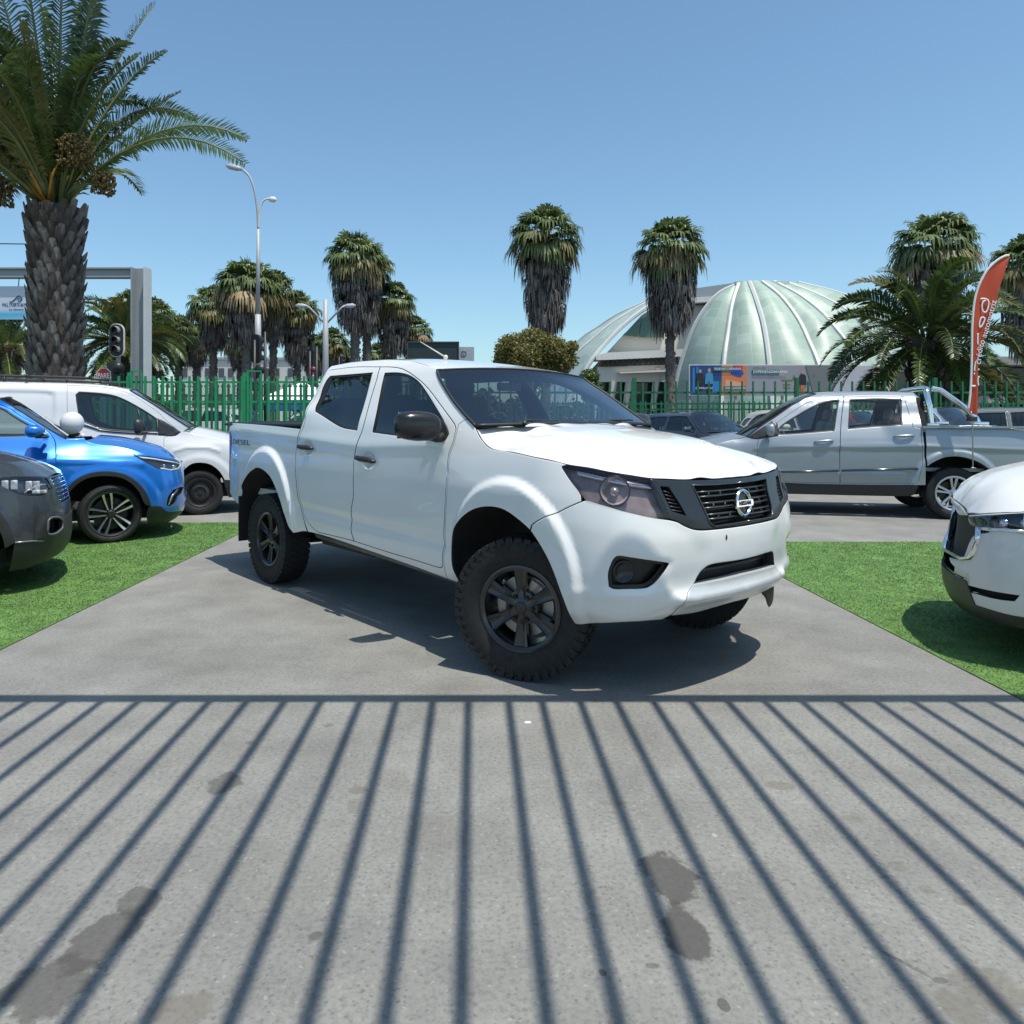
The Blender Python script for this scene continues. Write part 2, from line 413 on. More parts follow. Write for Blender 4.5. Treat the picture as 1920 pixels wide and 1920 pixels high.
# ------------------------------------------------------------------ wheels
def tyre_mesh(r,rr,w,tread='road'):
    h=w/2; b=MB()
    sw=[(rr-.012,-h*.72),(rr+.004,-h*.80),(rr+(r-rr)*.25,-h*.97),(rr+(r-rr)*.55,-h*1.0),(r-.030,-h*.965),(r-.012,-h*.90),(r-.006,-h*.78)]
    if tread=='road':
        mid=[]
        for c in (-.42,0,.42): mid+= [(r,h*(c-.17)),(r,h*(c-.05)),(r-.008,h*(c-.04)),(r-.008,h*(c+.04)),(r,h*(c+.05)),(r,h*(c+.17))]
    else: mid=[(r-.0055,-h*.6),(r-.0055,0),(r-.0055,h*.6)]
    prof=sw+mid+[(a,-c) for a,c in sw[::-1]]
    b.lathe(prof,n=72)
    if tread=='at':
        n=44
        for i in range(n):
            for row,(y,wd,ln,ph,tilt) in enumerate([(-h*.78,.050,.043,0,.0),(-h*.36,.044,.044,.5,.35),(0.02*h,.040,.042,.1,-.35),(h*.40,.044,.044,.6,.35),(h*.78,.050,.043,.3,0)]):
                q=2*math.pi*(i+ph)/n; rad=r-.0125+ (0 if abs(y)>h*.7 else .0015)
                M=Matrix.Rotation(-q,3,'Y')@Matrix.Rotation(tilt,3,'X')
                c=Vector((math.cos(q)*rad,y,math.sin(q)*rad))
                b.box(c,(.024,wd,ln if i%2 else ln*.88),rot=M)
            # side biters
            for sgn in (-1,1):
                q=2*math.pi*(i+.2)/n; M=Matrix.Rotation(-q,3,'Y'); rad=r-.035
                b.box((math.cos(q)*rad,sgn*h*.972,math.sin(q)*rad),(.045 if i%2 else .032,.007,.024),rot=M)
    return b
def spoke(b,q,r0,r1,w0,w1,y0,y1,th,groove=0,mi=0,bend=0,n=5,off=0):
    # tapered radial bar in the wheel plane (x,z), outer face towards -y
    ca,sa=math.cos(q),math.sin(q); V=[];F=[]
    for i in range(n+1):
        t=i/n; rad=r0+(r1-r0)*t; w=(w0+(w1-w0)*t**1.5)/2; y=y0+(y1-y0)*t**1.6; s=bend*math.sin(t*math.pi/2)+off
        sec=[(-w,y+th),(-w,y+.006),(-w*.8,y),(-w*.25,y+groove),(w*.25,y+groove),(w*.8,y),(w,y+.006),(w,y+th)]
        for u,yy in sec:
            u+=s; V.append((rad*ca-u*sa,yy,rad*sa+u*ca))
    k=8
    for i in range(n):
        for j in range(k-1): F.append((i*k+j,i*k+j+1,(i+1)*k+j+1,(i+1)*k+j))
    b.add(V,F,False,mi)
def make_wheel(parent,loc,r,rr,w,style,steer=0,side=-1,tread='road',name='wheel'):
    """axle along y, outer face at side*y"""
    wh=bpy.data.objects.new(name,None); COL.objects.link(wh); wh.parent=parent; wh.location=loc
    wh.rotation_euler=(0,0,steer+(0 if side<0 else math.pi)); h=w/2
    tyre_mesh(r,rr,w,tread).build('tyre',mat('tyre_rubber',(.011,.011,.012),.72,var=.25,scale=14,bump=.25,bscale=90,rvar=.1),wh,auto=35)
    dark=mat('rim_black',(.012,.012,.013),.28,coat=.6,coat_rough=.15,var=.2); silver=mat('rim_silver',(.55,.56,.57),.3,metal=.9,var=.05); cutm=mat('rim_cut',(.75,.76,.77),.22,metal=1,var=.03); steel=mat('rim_steel',(.02,.02,.022),.45,var=.2); disc=mat('brake_steel',(.32,.31,.30),.35,metal=1,var=.15) if style=='six' else mat('brake_dark',(.06,.06,.06),.5,metal=.8,var=.2)
    face={'six':dark,'five_double':dark,'steel':steel,'silver5':silver,'plain':silver}[style]
    b=MB(); b.lathe([(rr+.006,-h*.80),(rr+.006,-h*.86),(rr-.006,-h*.88),(rr-.022,-h*.80),(rr-.030,-h*.5),(rr-.030,h*.7)],n=64)
    c=b
    if style=='six':
        for i in range(6): spoke(b,math.pi/2+i*math.pi/3,.045,rr-.018,.048,.088,-h*.60,-h*.78,.045,.010)
        b.lathe([(.001,-h*.64),(.034,-h*.64),(.042,-h*.60),(.095,-h*.54),(.10,-h*.3)],n=40)
        b.build('rim',face,wh,auto=30)
        nb=MB()
        for i in range(6):
            q=math.pi/2+math.pi/6+i*math.pi/3; nb.cyl((.07*math.cos(q),-h*.52,.07*math.sin(q)),(.07*math.cos(q),-h*.70,.07*math.sin(q)),.0125,.011,6,smooth=False)
        nb.build('wheel_nut',mat('nut_black',(.03,.03,.032),.2,metal=.8),wh)
        cp=MB(); cp.lathe([(.001,-h*.70),(.026,-h*.70),(.034,-h*.67),(.036,-h*.6)],n=32); cp.build('centre_cap',mat('cap_black',(.03,.03,.033),.4),wh)
    elif style=='five_double':
        for i in range(5):
            q=math.pi/2+.2+i*2*math.pi/5
            for sgn in (-1,1): spoke(b,q,.03,rr-.012,.026,.046,-h*.62,-h*.80,.03,.0,mi=0,off=sgn*.020,bend=sgn*.022); spoke(b,q,.05,rr-.014,.017,.034,-h*.62-.0035,-h*.80-.0035,.003,.0,mi=1,off=sgn*.020,bend=sgn*.022)
        b.lathe([(.001,-h*.68),(.03,-h*.68),(.045,-h*.6),(.05,-h*.3)],n=32)
        b.build('rim',[face,cutm],wh,auto=30)
    elif style=='silver5':
        for i in range(5):
            q=math.pi/2+i*2*math.pi/5
            for sgn in (-1,1): spoke(b,q+sgn*.17,.05,rr-.012,.030,.040,-h*.58,-h*.78,.03,.004)
        b.lathe([(.001,-h*.66),(.03,-h*.66),(.06,-h*.56),(.062,-h*.3)],n=32)
        b.build('rim',face,wh,auto=30)
    elif style=='steel':
        b.lathe([(rr-.03,-h*.35),(rr-.055,-h*.30),(rr-.085,-h*.52),(.085,-h*.62),(.075,-h*.45),(.03,-h*.45),(.028,-h*.7),(.001,-h*.7)],n=48)
        for i in range(10):
            q=2*math.pi*i/10; rad=rr-.06; b.cyl((rad*math.cos(q),-h*.34,rad*math.sin(q)),(rad*math.cos(q),-h*.30,rad*math.sin(q)),.014,n=10)
        b.build('rim',face,wh,auto=30)
    else:
        for i in range(7): spoke(b,i*2*math.pi/7,.03,rr-.012,.05,.06,-h*.6,-h*.78,.03,.0)
        b.lathe([(.001,-h*.66),(.03,-h*.66),(.06,-h*.56)],n=24); b.build('rim',face,wh,auto=30)
    d=MB(); d.lathe([(.05,-h*.05),(rr*.72,-h*.05),(rr*.72,h*.08),(.05,h*.08)],n=48); 
    for k in range(3): d.box((rr*.55*math.cos(.5+k*.28),-h*.02,rr*.55*math.sin(.5+k*.28)),(.055,.06,.06),rot=Matrix.Rotation(-(.5+k*.28),3,'Y'))
    d.build('brake_disc',disc,wh,auto=30)
    return wh

def truck_body():
    plan=[(-1.20,0),(-1.19,-.4),(-1.16,-.70),(-1.07,-.84),(-.88,-.895),(-.4,-.905),(.6,-.91),(1.5,-.91),(2.6,-.91),(3.2,-.915),(3.5,-.91),(3.7,-.875),(3.84,-.79),(3.93,-.62),(3.98,-.36),(4.0,-.17),(4.005,0)]
    z=[.36,.44,.52,.60,.70,.80,.90,1.0,1.1,1.2,1.3,1.4,1.5,1.6,1.7,1.78,1.84,1.89]
    side=[-.12,-.06,-.025,-.01,0,.008,.012,.012,.008,0,-.012,-.035,-.075,-.12,-.17,-.22,-.28,-.36]
    fend=[-.12,-.06,-.025,-.01,0,.008,.012,.012,.0,-.02,-.05,-.09,-.13,-.17,-.2,-.22,-.28,-.36]
    bed=[-.12,-.06,-.025,-.01,0,.008,.012,.012,.008,0,-.006,-.015,-.04,-.12,-.17,-.22,-.28,-.36]
    corn=[-.13,-.05,-.02,-.005,0,-.002,-.01,-.03,-.06,-.10,-.14,-.2,-.2,-.2,-.2,-.22,-.28,-.36]
    nose=[-.16,-.07,-.025,-.02,-.005,.0,-.012,-.035,-.065,-.12,-.2,-.2,-.2,-.2,-.2,-.22,-.28,-.36]
    tail=[-.16,-.04,-.01,-.005,-.02,-.025,-.02,-.02,-.02,-.02,-.02,-.02,-.04,-.12,-.17,-.22,-.28,-.36]
    B=Body(plan,0.0,[-1.9,-.9,-.6,.55,1.2,2.3,2.9,3.3,3.75,4.2,4.5],z,[tail,tail,bed,bed,side,side,fend,fend,corn,nose,nose])
    return B

# ------------------------------------------------------------------ the white double-cab pickup in the middle
TK={'rear_glass':[[0.713,1.778],[1.371,1.774],[1.421,1.661],[1.459,1.510],[1.472,1.341],[1.252,1.359],[1.070,1.402],[0.908,1.450],[0.788,1.484],[0.753,1.532],[0.701,1.647],[0.693,1.737]],
'front_glass':[[1.546,1.763],[1.711,1.757],[1.868,1.734],[2.015,1.689],[2.152,1.620],[2.318,1.519],[2.450,1.425],[2.538,1.334],[2.527,1.298],[2.442,1.290],[2.212,1.299],[1.936,1.315],[1.680,1.330],[1.671,1.431],[1.617,1.598]],
'rear_door':[[0.603,1.834],[0.975,1.840],[1.416,1.817],[1.480,1.717],[1.515,1.566],[1.543,1.420],[1.538,1.336],[1.513,1.275],[1.471,1.140],[1.471,0.995],[1.470,0.871],[1.426,0.755],[1.404,0.616],[1.431,0.536],[1.304,0.538],[1.070,0.539],[0.873,0.542],[0.768,0.580],[0.677,0.646],[0.629,0.730],[0.601,0.879],[0.571,1.054],[0.565,1.154],[0.607,1.294],[0.656,1.395],[0.642,1.571],[0.625,1.714],[0.604,1.793]],
'front_door':[[1.416,1.817],[1.592,1.805],[1.764,1.780],[1.950,1.724],[2.131,1.653],[2.311,1.560],[2.467,1.463],[2.563,1.396],[2.589,1.363],[2.588,1.278],[2.566,1.202],[2.569,1.061],[2.561,0.919],[2.533,0.726],[2.485,0.515],[2.434,0.495],[2.187,0.505],[1.823,0.517],[1.431,0.536],[1.404,0.616],[1.426,0.755],[1.470,0.871],[1.471,0.995],[1.471,1.140],[1.513,1.275],[1.538,1.336],[1.543,1.420],[1.515,1.566],[1.480,1.717]],
'sill':[[0.681,0.526],[0.839,0.526],[1.062,0.522],[1.400,0.505],[1.802,0.481],[2.158,0.458],[2.472,0.431],[2.600,0.417]],
'cab_bed_gap':[[0.606,1.357],[0.569,1.268],[0.543,1.153],[0.545,1.052],[0.573,0.877],[0.601,0.727],[0.650,0.643],[0.696,0.528]],
'bed_top':[[-0.846,1.390],[-0.373,1.381],[0.128,1.366],[0.608,1.347]],
'cab_rear':[[0.606,1.357],[0.652,1.445],[0.603,1.598],[0.611,1.727],[0.581,1.815],[0.525,1.873]],
'rear_arch':[[-0.593,0.692],[-0.547,0.754],[-0.448,0.847],[-0.320,0.933],[-0.208,0.977],[-0.115,0.996],[0.015,0.979],[0.142,0.932],[0.232,0.858],[0.310,0.759],[0.354,0.677],[0.397,0.603],[0.431,0.535],[0.485,0.488]],
'flare_rear':[[-0.558,0.799],[-0.493,0.975],[-0.359,1.095],[-0.200,1.170],[-0.039,1.198],[0.156,1.170],[0.321,1.094],[0.417,1.008],[0.474,0.934],[0.407,0.788],[0.416,0.672]],
'bed_low_rear':[[-0.626,0.598],[-0.712,0.631],[-0.862,0.670],[-1.022,0.715],[-1.008,0.767]],
'tail_lamp':[[-1.008,1.233],[-1.008,1.288],[-0.926,1.306],[-0.898,1.224],[-0.945,1.102],[-1.008,0.983],[-1.008,0.798],[-1.008,0.914]],
'front_arch':[[2.597,0.418],[2.626,0.527],[2.616,0.607],[2.625,0.677],[2.671,0.763],[2.759,0.845],[2.875,0.906],[3.009,0.934],[3.137,0.928],[3.257,0.885],[3.349,0.835],[3.419,0.759],[3.479,0.668],[3.521,0.567],[3.546,0.459],[3.540,0.372]],
'flare_front':[[2.595,0.662],[2.609,0.790],[2.652,0.885],[2.734,0.988],[2.849,1.072],[2.976,1.111],[3.138,1.105],[3.309,1.066],[3.443,1.016],[3.539,0.955],[3.611,0.876],[3.647,0.795],[3.651,0.720],[3.620,0.602]],
'fender_gap':[[3.357,0.871],[3.423,0.909],[3.494,0.942],[3.559,0.976],[3.629,1.008]],
'hood_edge':[[2.760,1.363],[2.830,1.306],[2.933,1.257],[3.104,1.242],[3.291,1.222],[3.434,1.205],[3.523,1.188],[3.632,1.177],[3.763,1.159],[3.907,1.144],[4.039,1.126],[4.181,1.117],[4.327,1.110],[4.493,1.106],[4.612,1.105]],
'headlight':[[3.490,1.173],[3.501,1.187],[3.523,1.189],[3.632,1.177],[3.763,1.161],[3.907,1.144],[4.039,1.126],[4.068,1.054],[4.092,0.993],[4.112,0.924],[4.013,0.938],[3.930,0.956],[3.850,0.974],[3.789,0.989],[3.716,1.004],[3.656,1.017],[3.614,1.050],[3.550,1.110]],
'grille_trim':[[4.039,1.126],[4.181,1.117],[4.327,1.110],[4.493,1.106],[4.612,1.105]],
'grille_low':[[4.112,0.924],[4.168,0.906],[4.210,0.885],[4.286,0.861],[4.411,0.855],[4.569,0.853]],
'side_mesh':[[4.090,1.087],[4.151,1.081],[4.179,1.036],[4.202,0.997],[4.226,0.935],[4.135,0.962]],
'grille_open':[[4.319,1.081],[4.478,1.077],[4.649,1.075],[4.573,0.872],[4.414,0.870],[4.381,0.887],[4.364,0.941],[4.344,1.018]],
'fog':[[3.783,0.600],[3.780,0.667],[3.801,0.728],[3.816,0.748],[3.844,0.755],[3.972,0.735],[4.098,0.711],[4.110,0.703],[4.084,0.669],[4.042,0.625],[4.005,0.601],[3.967,0.591],[3.877,0.591],[3.811,0.589]],
'intake':[[4.287,0.584],[4.310,0.621],[4.341,0.655],[4.401,0.676],[4.575,0.674],[4.683,0.671],[4.689,0.591],[4.478,0.587]],
'skid':[[4.287,0.584],[4.478,0.587],[4.689,0.591],[4.689,0.466],[4.689,0.424],[4.521,0.421],[4.375,0.412],[4.194,0.423],[4.214,0.515]],
'bumper_low':[[3.540,0.372],[3.575,0.367],[3.829,0.409],[4.029,0.407],[4.155,0.397],[4.194,0.423]],
'vridge':[[3.637,1.000],[3.790,0.970],[3.929,0.940],[4.108,0.882],[4.215,0.829],[4.282,0.737],[4.271,0.660],[4.213,0.521],[4.194,0.423]],
'handle_r':[[0.617,1.206],[0.656,1.226],[0.856,1.212],[0.864,1.194],[0.836,1.178],[0.634,1.188]],
'handle_f':[[1.523,1.153],[1.552,1.171],[1.782,1.147],[1.784,1.129],[1.755,1.117],[1.536,1.133]],
'diesel':[[-0.871,1.240],[-0.384,1.235],[-0.382,1.179],[-0.898,1.182]],
'dirtspot':[[4.501,0.805]]}
def lift_pts(B,P,extra=0.0):
    q=np.asarray(P,float); return B.lift(q[:,0],q[:,1])+(B.normal(q[:,0],q[:,1])*extra if extra else 0)
def arch_liner(name,B,arch,parent,depth,mir=1,m=None):
    q=catmull(np.asarray(arch,float),4); P=lift_pts(B,q)-B.normal(q[:,0],q[:,1])*.012
    I=P.copy(); I[:,1]+=depth; n=len(P); c=I.mean(0); V=np.vstack([P,I,[c]])*[1,mir,1]
    F=[(i,i+1,n+i+1,n+i) for i in range(n-1)]+[(n+i,n+i+1,2*n) for i in range(n-1)]+[(2*n-1,n,2*n)]
    return mesh(name,V,F,m or mat('liner_black',(.012,.012,.012),.8,var=.3,bump=.2),parent,True)
def ws_grid(edge,nv=25,bow0=.06,bow1=.11,flat=2.0):
    # edge: (n,3) right-hand glass edge from header down to cowl
    e=np.asarray(edge,float); u=np.linspace(-1,1,nv); G=np.zeros((len(e),nv,3))
    t=np.linspace(0,1,len(e))
    for j,k in enumerate(u):
        s=(1-abs(k)**flat); G[:,j,0]=e[:,0]+(bow0+(bow1-bow0)*t)*s; G[:,j,1]=-e[:,1]*k; G[:,j,2]=e[:,2]+(.030*(1-t)+.012*t)*s
    return G
def seat(parent,x,y,z,m,rear=False,w=.48):
    b=MB(); b.box((x,y,z+.06),(.5,w,.16),bev=.05)
    M=Matrix.Rotation(-.25,3,'Y'); b.box((x-.28,y,z+.42),(.16,w*.95,.66),bev=.06,rot=M)
    b.box((x-.39,y,z+.84),(.10,w*.52,.20),bev=.045,rot=M)
    return b.build('seat',m,parent)
def steering(parent,x,y,z,tilt=.45,m=None):
    b=MB(); M=Matrix.Rotation(tilt,3,'Y'); pts=[M@Vector((0,.18*math.cos(q),.18*math.sin(q)))+Vector((x,y,z)) for q in np.linspace(0,2*math.pi,28,endpoint=False)]
    b.tube(pts,.015,8,closed=True); b.tube([M@Vector((0,-.17,0))+Vector((x,y,z)),M@Vector((0,.17,0))+Vector((x,y,z))],.014,6); b.sphere((x,y,z),.05)
    b.tube([Vector((x,y,z)),M@Vector((.3,0,0))+Vector((x,y,z))],.03,8)
    return b.build('steering_wheel',m or mat('cabin_black',(.02,.02,.022),.6),parent)
def roof_tps(B,rail,crown,x0,x1,n=8):
    r=lift_pts(B,rail); pts=[]
    for p in r: pts+= [tuple(p),(p[0],-p[1],p[2]),(p[0],p[1]*.5,p[2]+crown*.78),(p[0],-p[1]*.5,p[2]+crown*.78),(p[0],0,p[2]+crown)]
    return TPS(pts)
def emblem_ring(parent,name,M,r,m,bar=None,txt=None,size=.03):
    pass
def build_truck():
    t=thing('pickup_truck','white lifted double cab pickup with black wheels, black grille and black mirrors parked mid driveway','pickup truck',(-1.10,7.13,0),-R(50.4))
    B=truck_body()
    B.bumps+= [flare(-.03,.55,.56,.65,.052,.034),flare(3.12,.55,.535,.565,.052,.034)]
    vr=TK['vridge']; B.bumps.append(raise_poly(vr+[[4.95,.40],[4.95,1.04],[3.66,1.04]],.013,.14))
    fg=np.array(TK['fog']); B.bumps.append(raise_poly(offset_poly(fg,-.035),-.008,.05))
    B.bumps.append(ridge([(3.60,.555),(3.8,.548),(4.0,.548),(4.10,.56)],.007,.035))
    B.bumps.append(ridge([(4.17,.512),(4.3,.505),(4.95,.505)],.028,.035))
    B.bumps.append(ridge([(2.5,1.27),(1.6,1.235),(.6,1.275),(-.4,1.31),(-1.,1.32)],.006,.05))
    B.bumps.append(ridge([(2.55,.655),(1.5,.685),(.55,.715)],-.011,.04))
    for k in ('handle_f','handle_r'):
        h=np.array(TK[k]); c=h.mean(0); B.bumps.append(flare(c[0]+.01,c[1]-.004,.088,.062,.035,-.022))
    WH=mat('truck_white',(.76,.77,.77),.5,coat=1,coat_rough=.02,var=.012,scale=3,rvar=.012,spec=.15)
    WH.node_tree.nodes['Principled BSDF'].inputs['Coat IOR'].default_value=1.62
    BLK=mat('plastic_black',(.022,.023,.025),.42,var=.15,scale=20,rvar=.06); SAT=mat('grille_black',(.020,.024,.028),.3,var=.1); GB=mat('gloss_black',(.008,.008,.009),.08); CH=mat('chrome',(.82,.83,.84),.10,metal=1,var=.02); RUB=mat('seal_rubber',(.012,.012,.013),.5)
    TG=glass('tinted_glass',(.10,.105,.11),1.15); WG=glass('windscreen_glass',(.74,.80,.82),1.35); DARK=mat('void_black',(.006,.006,.006),.9)
    rail=[(.525,1.873),(.842,1.889),(1.339,1.876),(1.726,1.844),(2.103,1.776),(2.198,1.75)]
    ws=[(2.198,1.75),(2.248,1.705),(2.368,1.624),(2.503,1.531),(2.633,1.448),(2.744,1.383)]
    for mir in (1,-1):
        K=dict(mir=mir,res=.019)
        door=[]; rd,fd=TK['rear_door'],TK['front_door']
        cab=[(.706,.524)]+[(x+.006,z) for x,z in TK['cab_bed_gap'][::-1][1:]]+TK['cab_rear'][1:]+rail[1:]+ws[1:5]+[(2.70,1.415),(2.645,1.424),(2.598,1.392),(2.598,1.36),(2.597,1.277),(2.575,1.2),(2.578,1.06),(2.570,.919),(2.542,.7256),(2.496,.51),(2.476,.4307)]+TK['sill'][::-1][2:-1]
        bskin('cab_shell',B,cab,WH,t,holes=[rd,fd],**K)
        for nm,o,gl,hd in (('rear_door',rd,TK['rear_glass'],'handle_r'),('front_door',fd,TK['front_glass'],'handle_f')):
            d=bskin(nm,B,o,WH,t,holes=[gl],gap=.0045,**K)
            g=np.array(gl); g=g if area2(g)>0 else g[::-1]; gi=offset_poly(g,.014)
            if nm=='rear_door':
                gi=gi.copy(); gi[:,0]=np.maximum(gi[:,0],.80-(gi[:,1]-1.50)*.18)
            bskin('window_seal',B,offset_poly(g,-.004),RUB,d,holes=[gi],extra=-.005,rim=.01,edge=0,**K)
            bskin('window_glass',B,offset_poly(gi,-.004),TG if mir>0 else (glass('clear_door_glass',(.72,.78,.76),.8) if nm=='front_door' else glass('smoke_glass',(.35,.37,.38),1.0)),d,extra=-.010,rim=0,edge=0,**K)
            c=np.array(TK[hd]); hb=MB(); x0,x1=c[:,0].min(),c[:,0].max(); zc=c[:,1].mean(); zz=np.interp([x0,x1],c[:,0][np.argsort(c[:,0])],c[:,1][np.argsort(c[:,0])])
            L=[(x0+(x1-x0)*k,zz[0]*(1-k)+zz[1]*k) for k in np.linspace(0,1,9)]; ex=[.004,.016,.024,.028,.029,.028,.024,.016,.004]
            P=np.vstack([lift_pts(B,[p],e+.016) for p,e in zip(L,ex)])*[1,mir,1]
            hb.tube(P,[.010,.017,.0195,.0205,.0205,.0205,.0195,.017,.010],10); hb.build('door_handle',BLK,d)
        # bed, fender
        bed=[(.598,1.3466)]+TK['bed_top'][::-1][1:]+[(-.98,1.388),(-1.075,1.33),(-1.09,1.2),(-1.05,1.0),(-1.05,.80)]+[(-1.02,.72),(-.86,.67),(-.7115,.631),(-.62,.60)]+[(-.605,.65)]+TK['rear_arch']+[(.60,.512),(.6895,.522)]+TK['cab_bed_gap'][::-1][1:]
        bskin('bed_side',B,bed,WH,t,gap=.003,**K)
        fen=TK['hood_edge'][:7]+[(3.4897,1.178),(3.4897,1.1726),(3.5501,1.1098),(3.6143,1.0496),(3.6288,1.0083)]+TK['fender_gap'][::-1][1:]+[(3.342,.840)]+TK['front_arch'][::-1][6:]+[(2.5968,.4176),(2.476,.4307),(2.496,.51),(2.542,.7256),(2.570,.919),(2.578,1.06),(2.575,1.2),(2.597,1.277),(2.598,1.36),(2.598,1.392),(2.645,1.424),(2.70,1.413)]
        bskin('front_fender',B,fen,WH,t,gap=.003,**K)
        arch_liner('wheel_arch_liner',B,TK['rear_arch'],t,.38,mir); arch_liner('wheel_arch_liner',B,TK['front_arch'],t,.38,mir)
        # added black sheet that blocks light behind the panel gaps
        inner=[(-.9,1.3),(2.6,1.3),(2.9,1.15),(3.44,1.1),(3.44,.95),(2.9,.96),(2.62,.8),(2.56,.5),(.72,.55),(.45,.6),(.2,1.),(-.5,1.),(-.75,.75),(-.95,.75)]
        bskin('shade_backing',B,inner,DARK,t,extra=-.03,rim=0,edge=0,mir=mir,res=.08,ang=20)
        bskin('shade_backing',B,[(2.45,1.30),(2.72,1.38),(2.58,1.44),(1.75,1.80),(.6,1.84),(.66,1.45),(.62,1.28)],DARK,t,holes=[np.array([(x,z) for x,z in TK['front_glass']]),np.array(TK['rear_glass'])],extra=-.035,rim=0,edge=0,mir=mir,res=.08)
        # headlamp
        hl=np.array(TK['headlight']); lens=glass('smoked_lens',(.86,.80,.81),.55)
        h=bskin('headlight',B,hl,lens,t,gap=.002,extra=.003,rim=.03,**K)
        sil=mat('lamp_smoke',(.40,.35,.34),.28,metal=.35,var=.25,scale=12)
        bskin('lamp_housing',B,offset_poly(hl if area2(hl)>0 else hl[::-1],-.012),sil,h,extra=-.05,rim=0,edge=0,**K)
        bskin('light_strip',B,[(3.56,1.165),(3.75,1.140),(3.95,1.115),(4.05,1.098),(4.058,1.078),(3.95,1.092),(3.75,1.117),(3.575,1.142)],mat('lamp_chrome',(.62,.62,.68),.18,metal=1),h,extra=-.022,rim=.012,edge=0,**K)
        c=lift_pts(B,[(3.80,1.072)],-.040)[0]; n=B.normal(np.array([3.80]),np.array([1.072]))[0]
        ax=Vector(n)*.8+Vector((1,0,0))*.25; ax.normalize()
        rb=MB(); rb.lathe([(.072,.03),(.070,.022),(.055,-.01),(.035,-.035),(.012,-.045),(.001,-.045)],axis='Z',n=40)
        M=ax.to_track_quat('Z','Y').to_matrix()
        rb.V=[tuple(Vector((1,mir,1))*(M@Vector(v)+Vector(c))) for v in rb.V]; rb.build('reflector',mat('lamp_bowl',(.62,.61,.63),.3,metal=.35,var=.3,scale=30),h)
        rb=MB(); rb.lathe([(.001,.03),(.02,.025),(.024,.0),(.024,-.04)],axis='Z',n=24); rb.V=[tuple(Vector((1,mir,1))*(M@Vector(v)+Vector(c))) for v in rb.V]; rb.build('bulb',mat('bulb_grey',(.5,.5,.48),.15,metal=.6),h)
        rb=MB(); rb.lathe([(.078,.026),(.075,.033),(.070,.028),(.072,.02)],axis='Z',n=40); rb.V=[tuple(Vector((1,mir,1))*(M@Vector(v)+Vector(c))) for v in rb.V]; rb.build('lamp_bezel',mat('lamp_dark',(.03,.03,.035),.25),h)
        # tail lamp
        tl=bskin('tail_light',B,[(-.93,1.31),(-.905,1.22),(-.945,1.10),(-.985,.98),(-.985,.84),(-1.25,.84),(-1.30,1.0),(-1.30,1.31)],mat('tail_red',(.22,.012,.012),.12,coat=1),t,extra=.005,**K)
        # front bits per side
        fgl=np.array(TK['fog']); fgl=fgl if area2(fgl)>0 else fgl[::-1]
        f=bskin('fog_bezel',B,offset_poly(fgl,-.006),BLK,t,extra=-.022,rim=.0,edge=0,holes=[offset_poly(fgl,.016)],**K)
        bskin('fog_panel',B,offset_poly(fgl,.012),mat('fog_dark',(.012,.012,.013),.35),f,extra=-.050,rim=0,edge=0,**K)
        c=lift_pts(B,[(3.862,.668)],-.04)[0]; fb=MB(); fb.lathe([(.058,0),(.058,.008),(.050,.012),(.046,.004),(.001,.002)],axis='X',n=32)
        M=Matrix.Rotation(-.45,3,'Z'); fb.V=[tuple(Vector((1,mir,1))*(M@Vector(v)+Vector(c))) for v in fb.V]; fb.build('fog_cover',mat('fog_ring',(.02,.02,.021),.25),f)
        # mud flap
        mf=MB(); mf.box((-.60,-.80*mir,.50),(.014,.26,.42),bev=.004); mf.build('mud_flap',mat('flap_black',(.012,.012,.012),.6),t)
        # side mirror: arm and shell
        mb=MB(); prof=[]
        cx,cy,cz=2.455,-1.06,1.382
        for i in range(17):
            th=math.pi*i/16
            for j in range(28):
                ph=2*math.pi*j/28
                ey=math.copysign(abs(math.cos(th))**.62,math.cos(th)); rr=max(0,math.sin(th))**.55
                ux=math.copysign(abs(math.cos(ph))**.75,math.cos(ph))*rr; uz=math.copysign(abs(math.sin(ph))**.75,math.sin(ph))*rr
                k=1.0-.16*(ey<0)*abs(ey)
                prof.append((cx+(.085 if ux>0 else .045)*ux+ey*.03,(cy+.135*ey),cz+.092*uz*k+ (.012 if uz>0 else 0)*(-ey)))
        F=[(i*28+j,i*28+(j+1)%28,(i+1)*28+(j+1)%28,(i+1)*28+j) for i in range(16) for j in range(28)]
        mb.add([(x,y*mir,z) for x,y,z in prof],F,True); mm=mb.build('side_mirror',mat('mirror_black',(.016,.016,.018),.22,var=.1),t)
        ar=MB(); ar.tube([(2.49,-.865*mir,1.315),(2.48,-.93*mir,1.31),(2.46,-.985*mir,1.325)],[.035,.03,.028],10); ar.build('mirror_arm',BLK,mm)
        bskin('mirror_base',B,[(2.535,1.345),(2.50,1.385),(2.44,1.425),(2.37,1.36),(2.35,1.296),(2.525,1.296)],BLK,mm,extra=.012,rim=.014,mir=mir,res=.03)
        gp=MB(); gp.prism([(cy-.115,cz-.075),(cy+.10,cz-.075),(cy+.115,cz+.075),(cy-.10,cz+.085)],lambda u,v,d:(cx-.047+d,u*mir,v),0,.004); gp.build('mirror_glass',mat('mirror_silver',(.7,.72,.74),.04,metal=1),mm)
    # whole-front pieces
    s1=B.s1
    bum=[(3.346,.836)]+TK['fender_gap']+TK['headlight'][15:17][::-1][1:]+TK['headlight'][10:16][::-1]+[(4.1124,.921)]+TK['grille_low'][1:-1]+[(s1,.853),(s1,.672),(4.5754,.6741),(4.4008,.6764),(4.3407,.6548),(4.3098,.6213),(4.2867,.5837),(4.2138,.5155),(4.1945,.4234)]+TK['bumper_low'][::-1][1:]+TK['front_arch'][::-1][1:6]
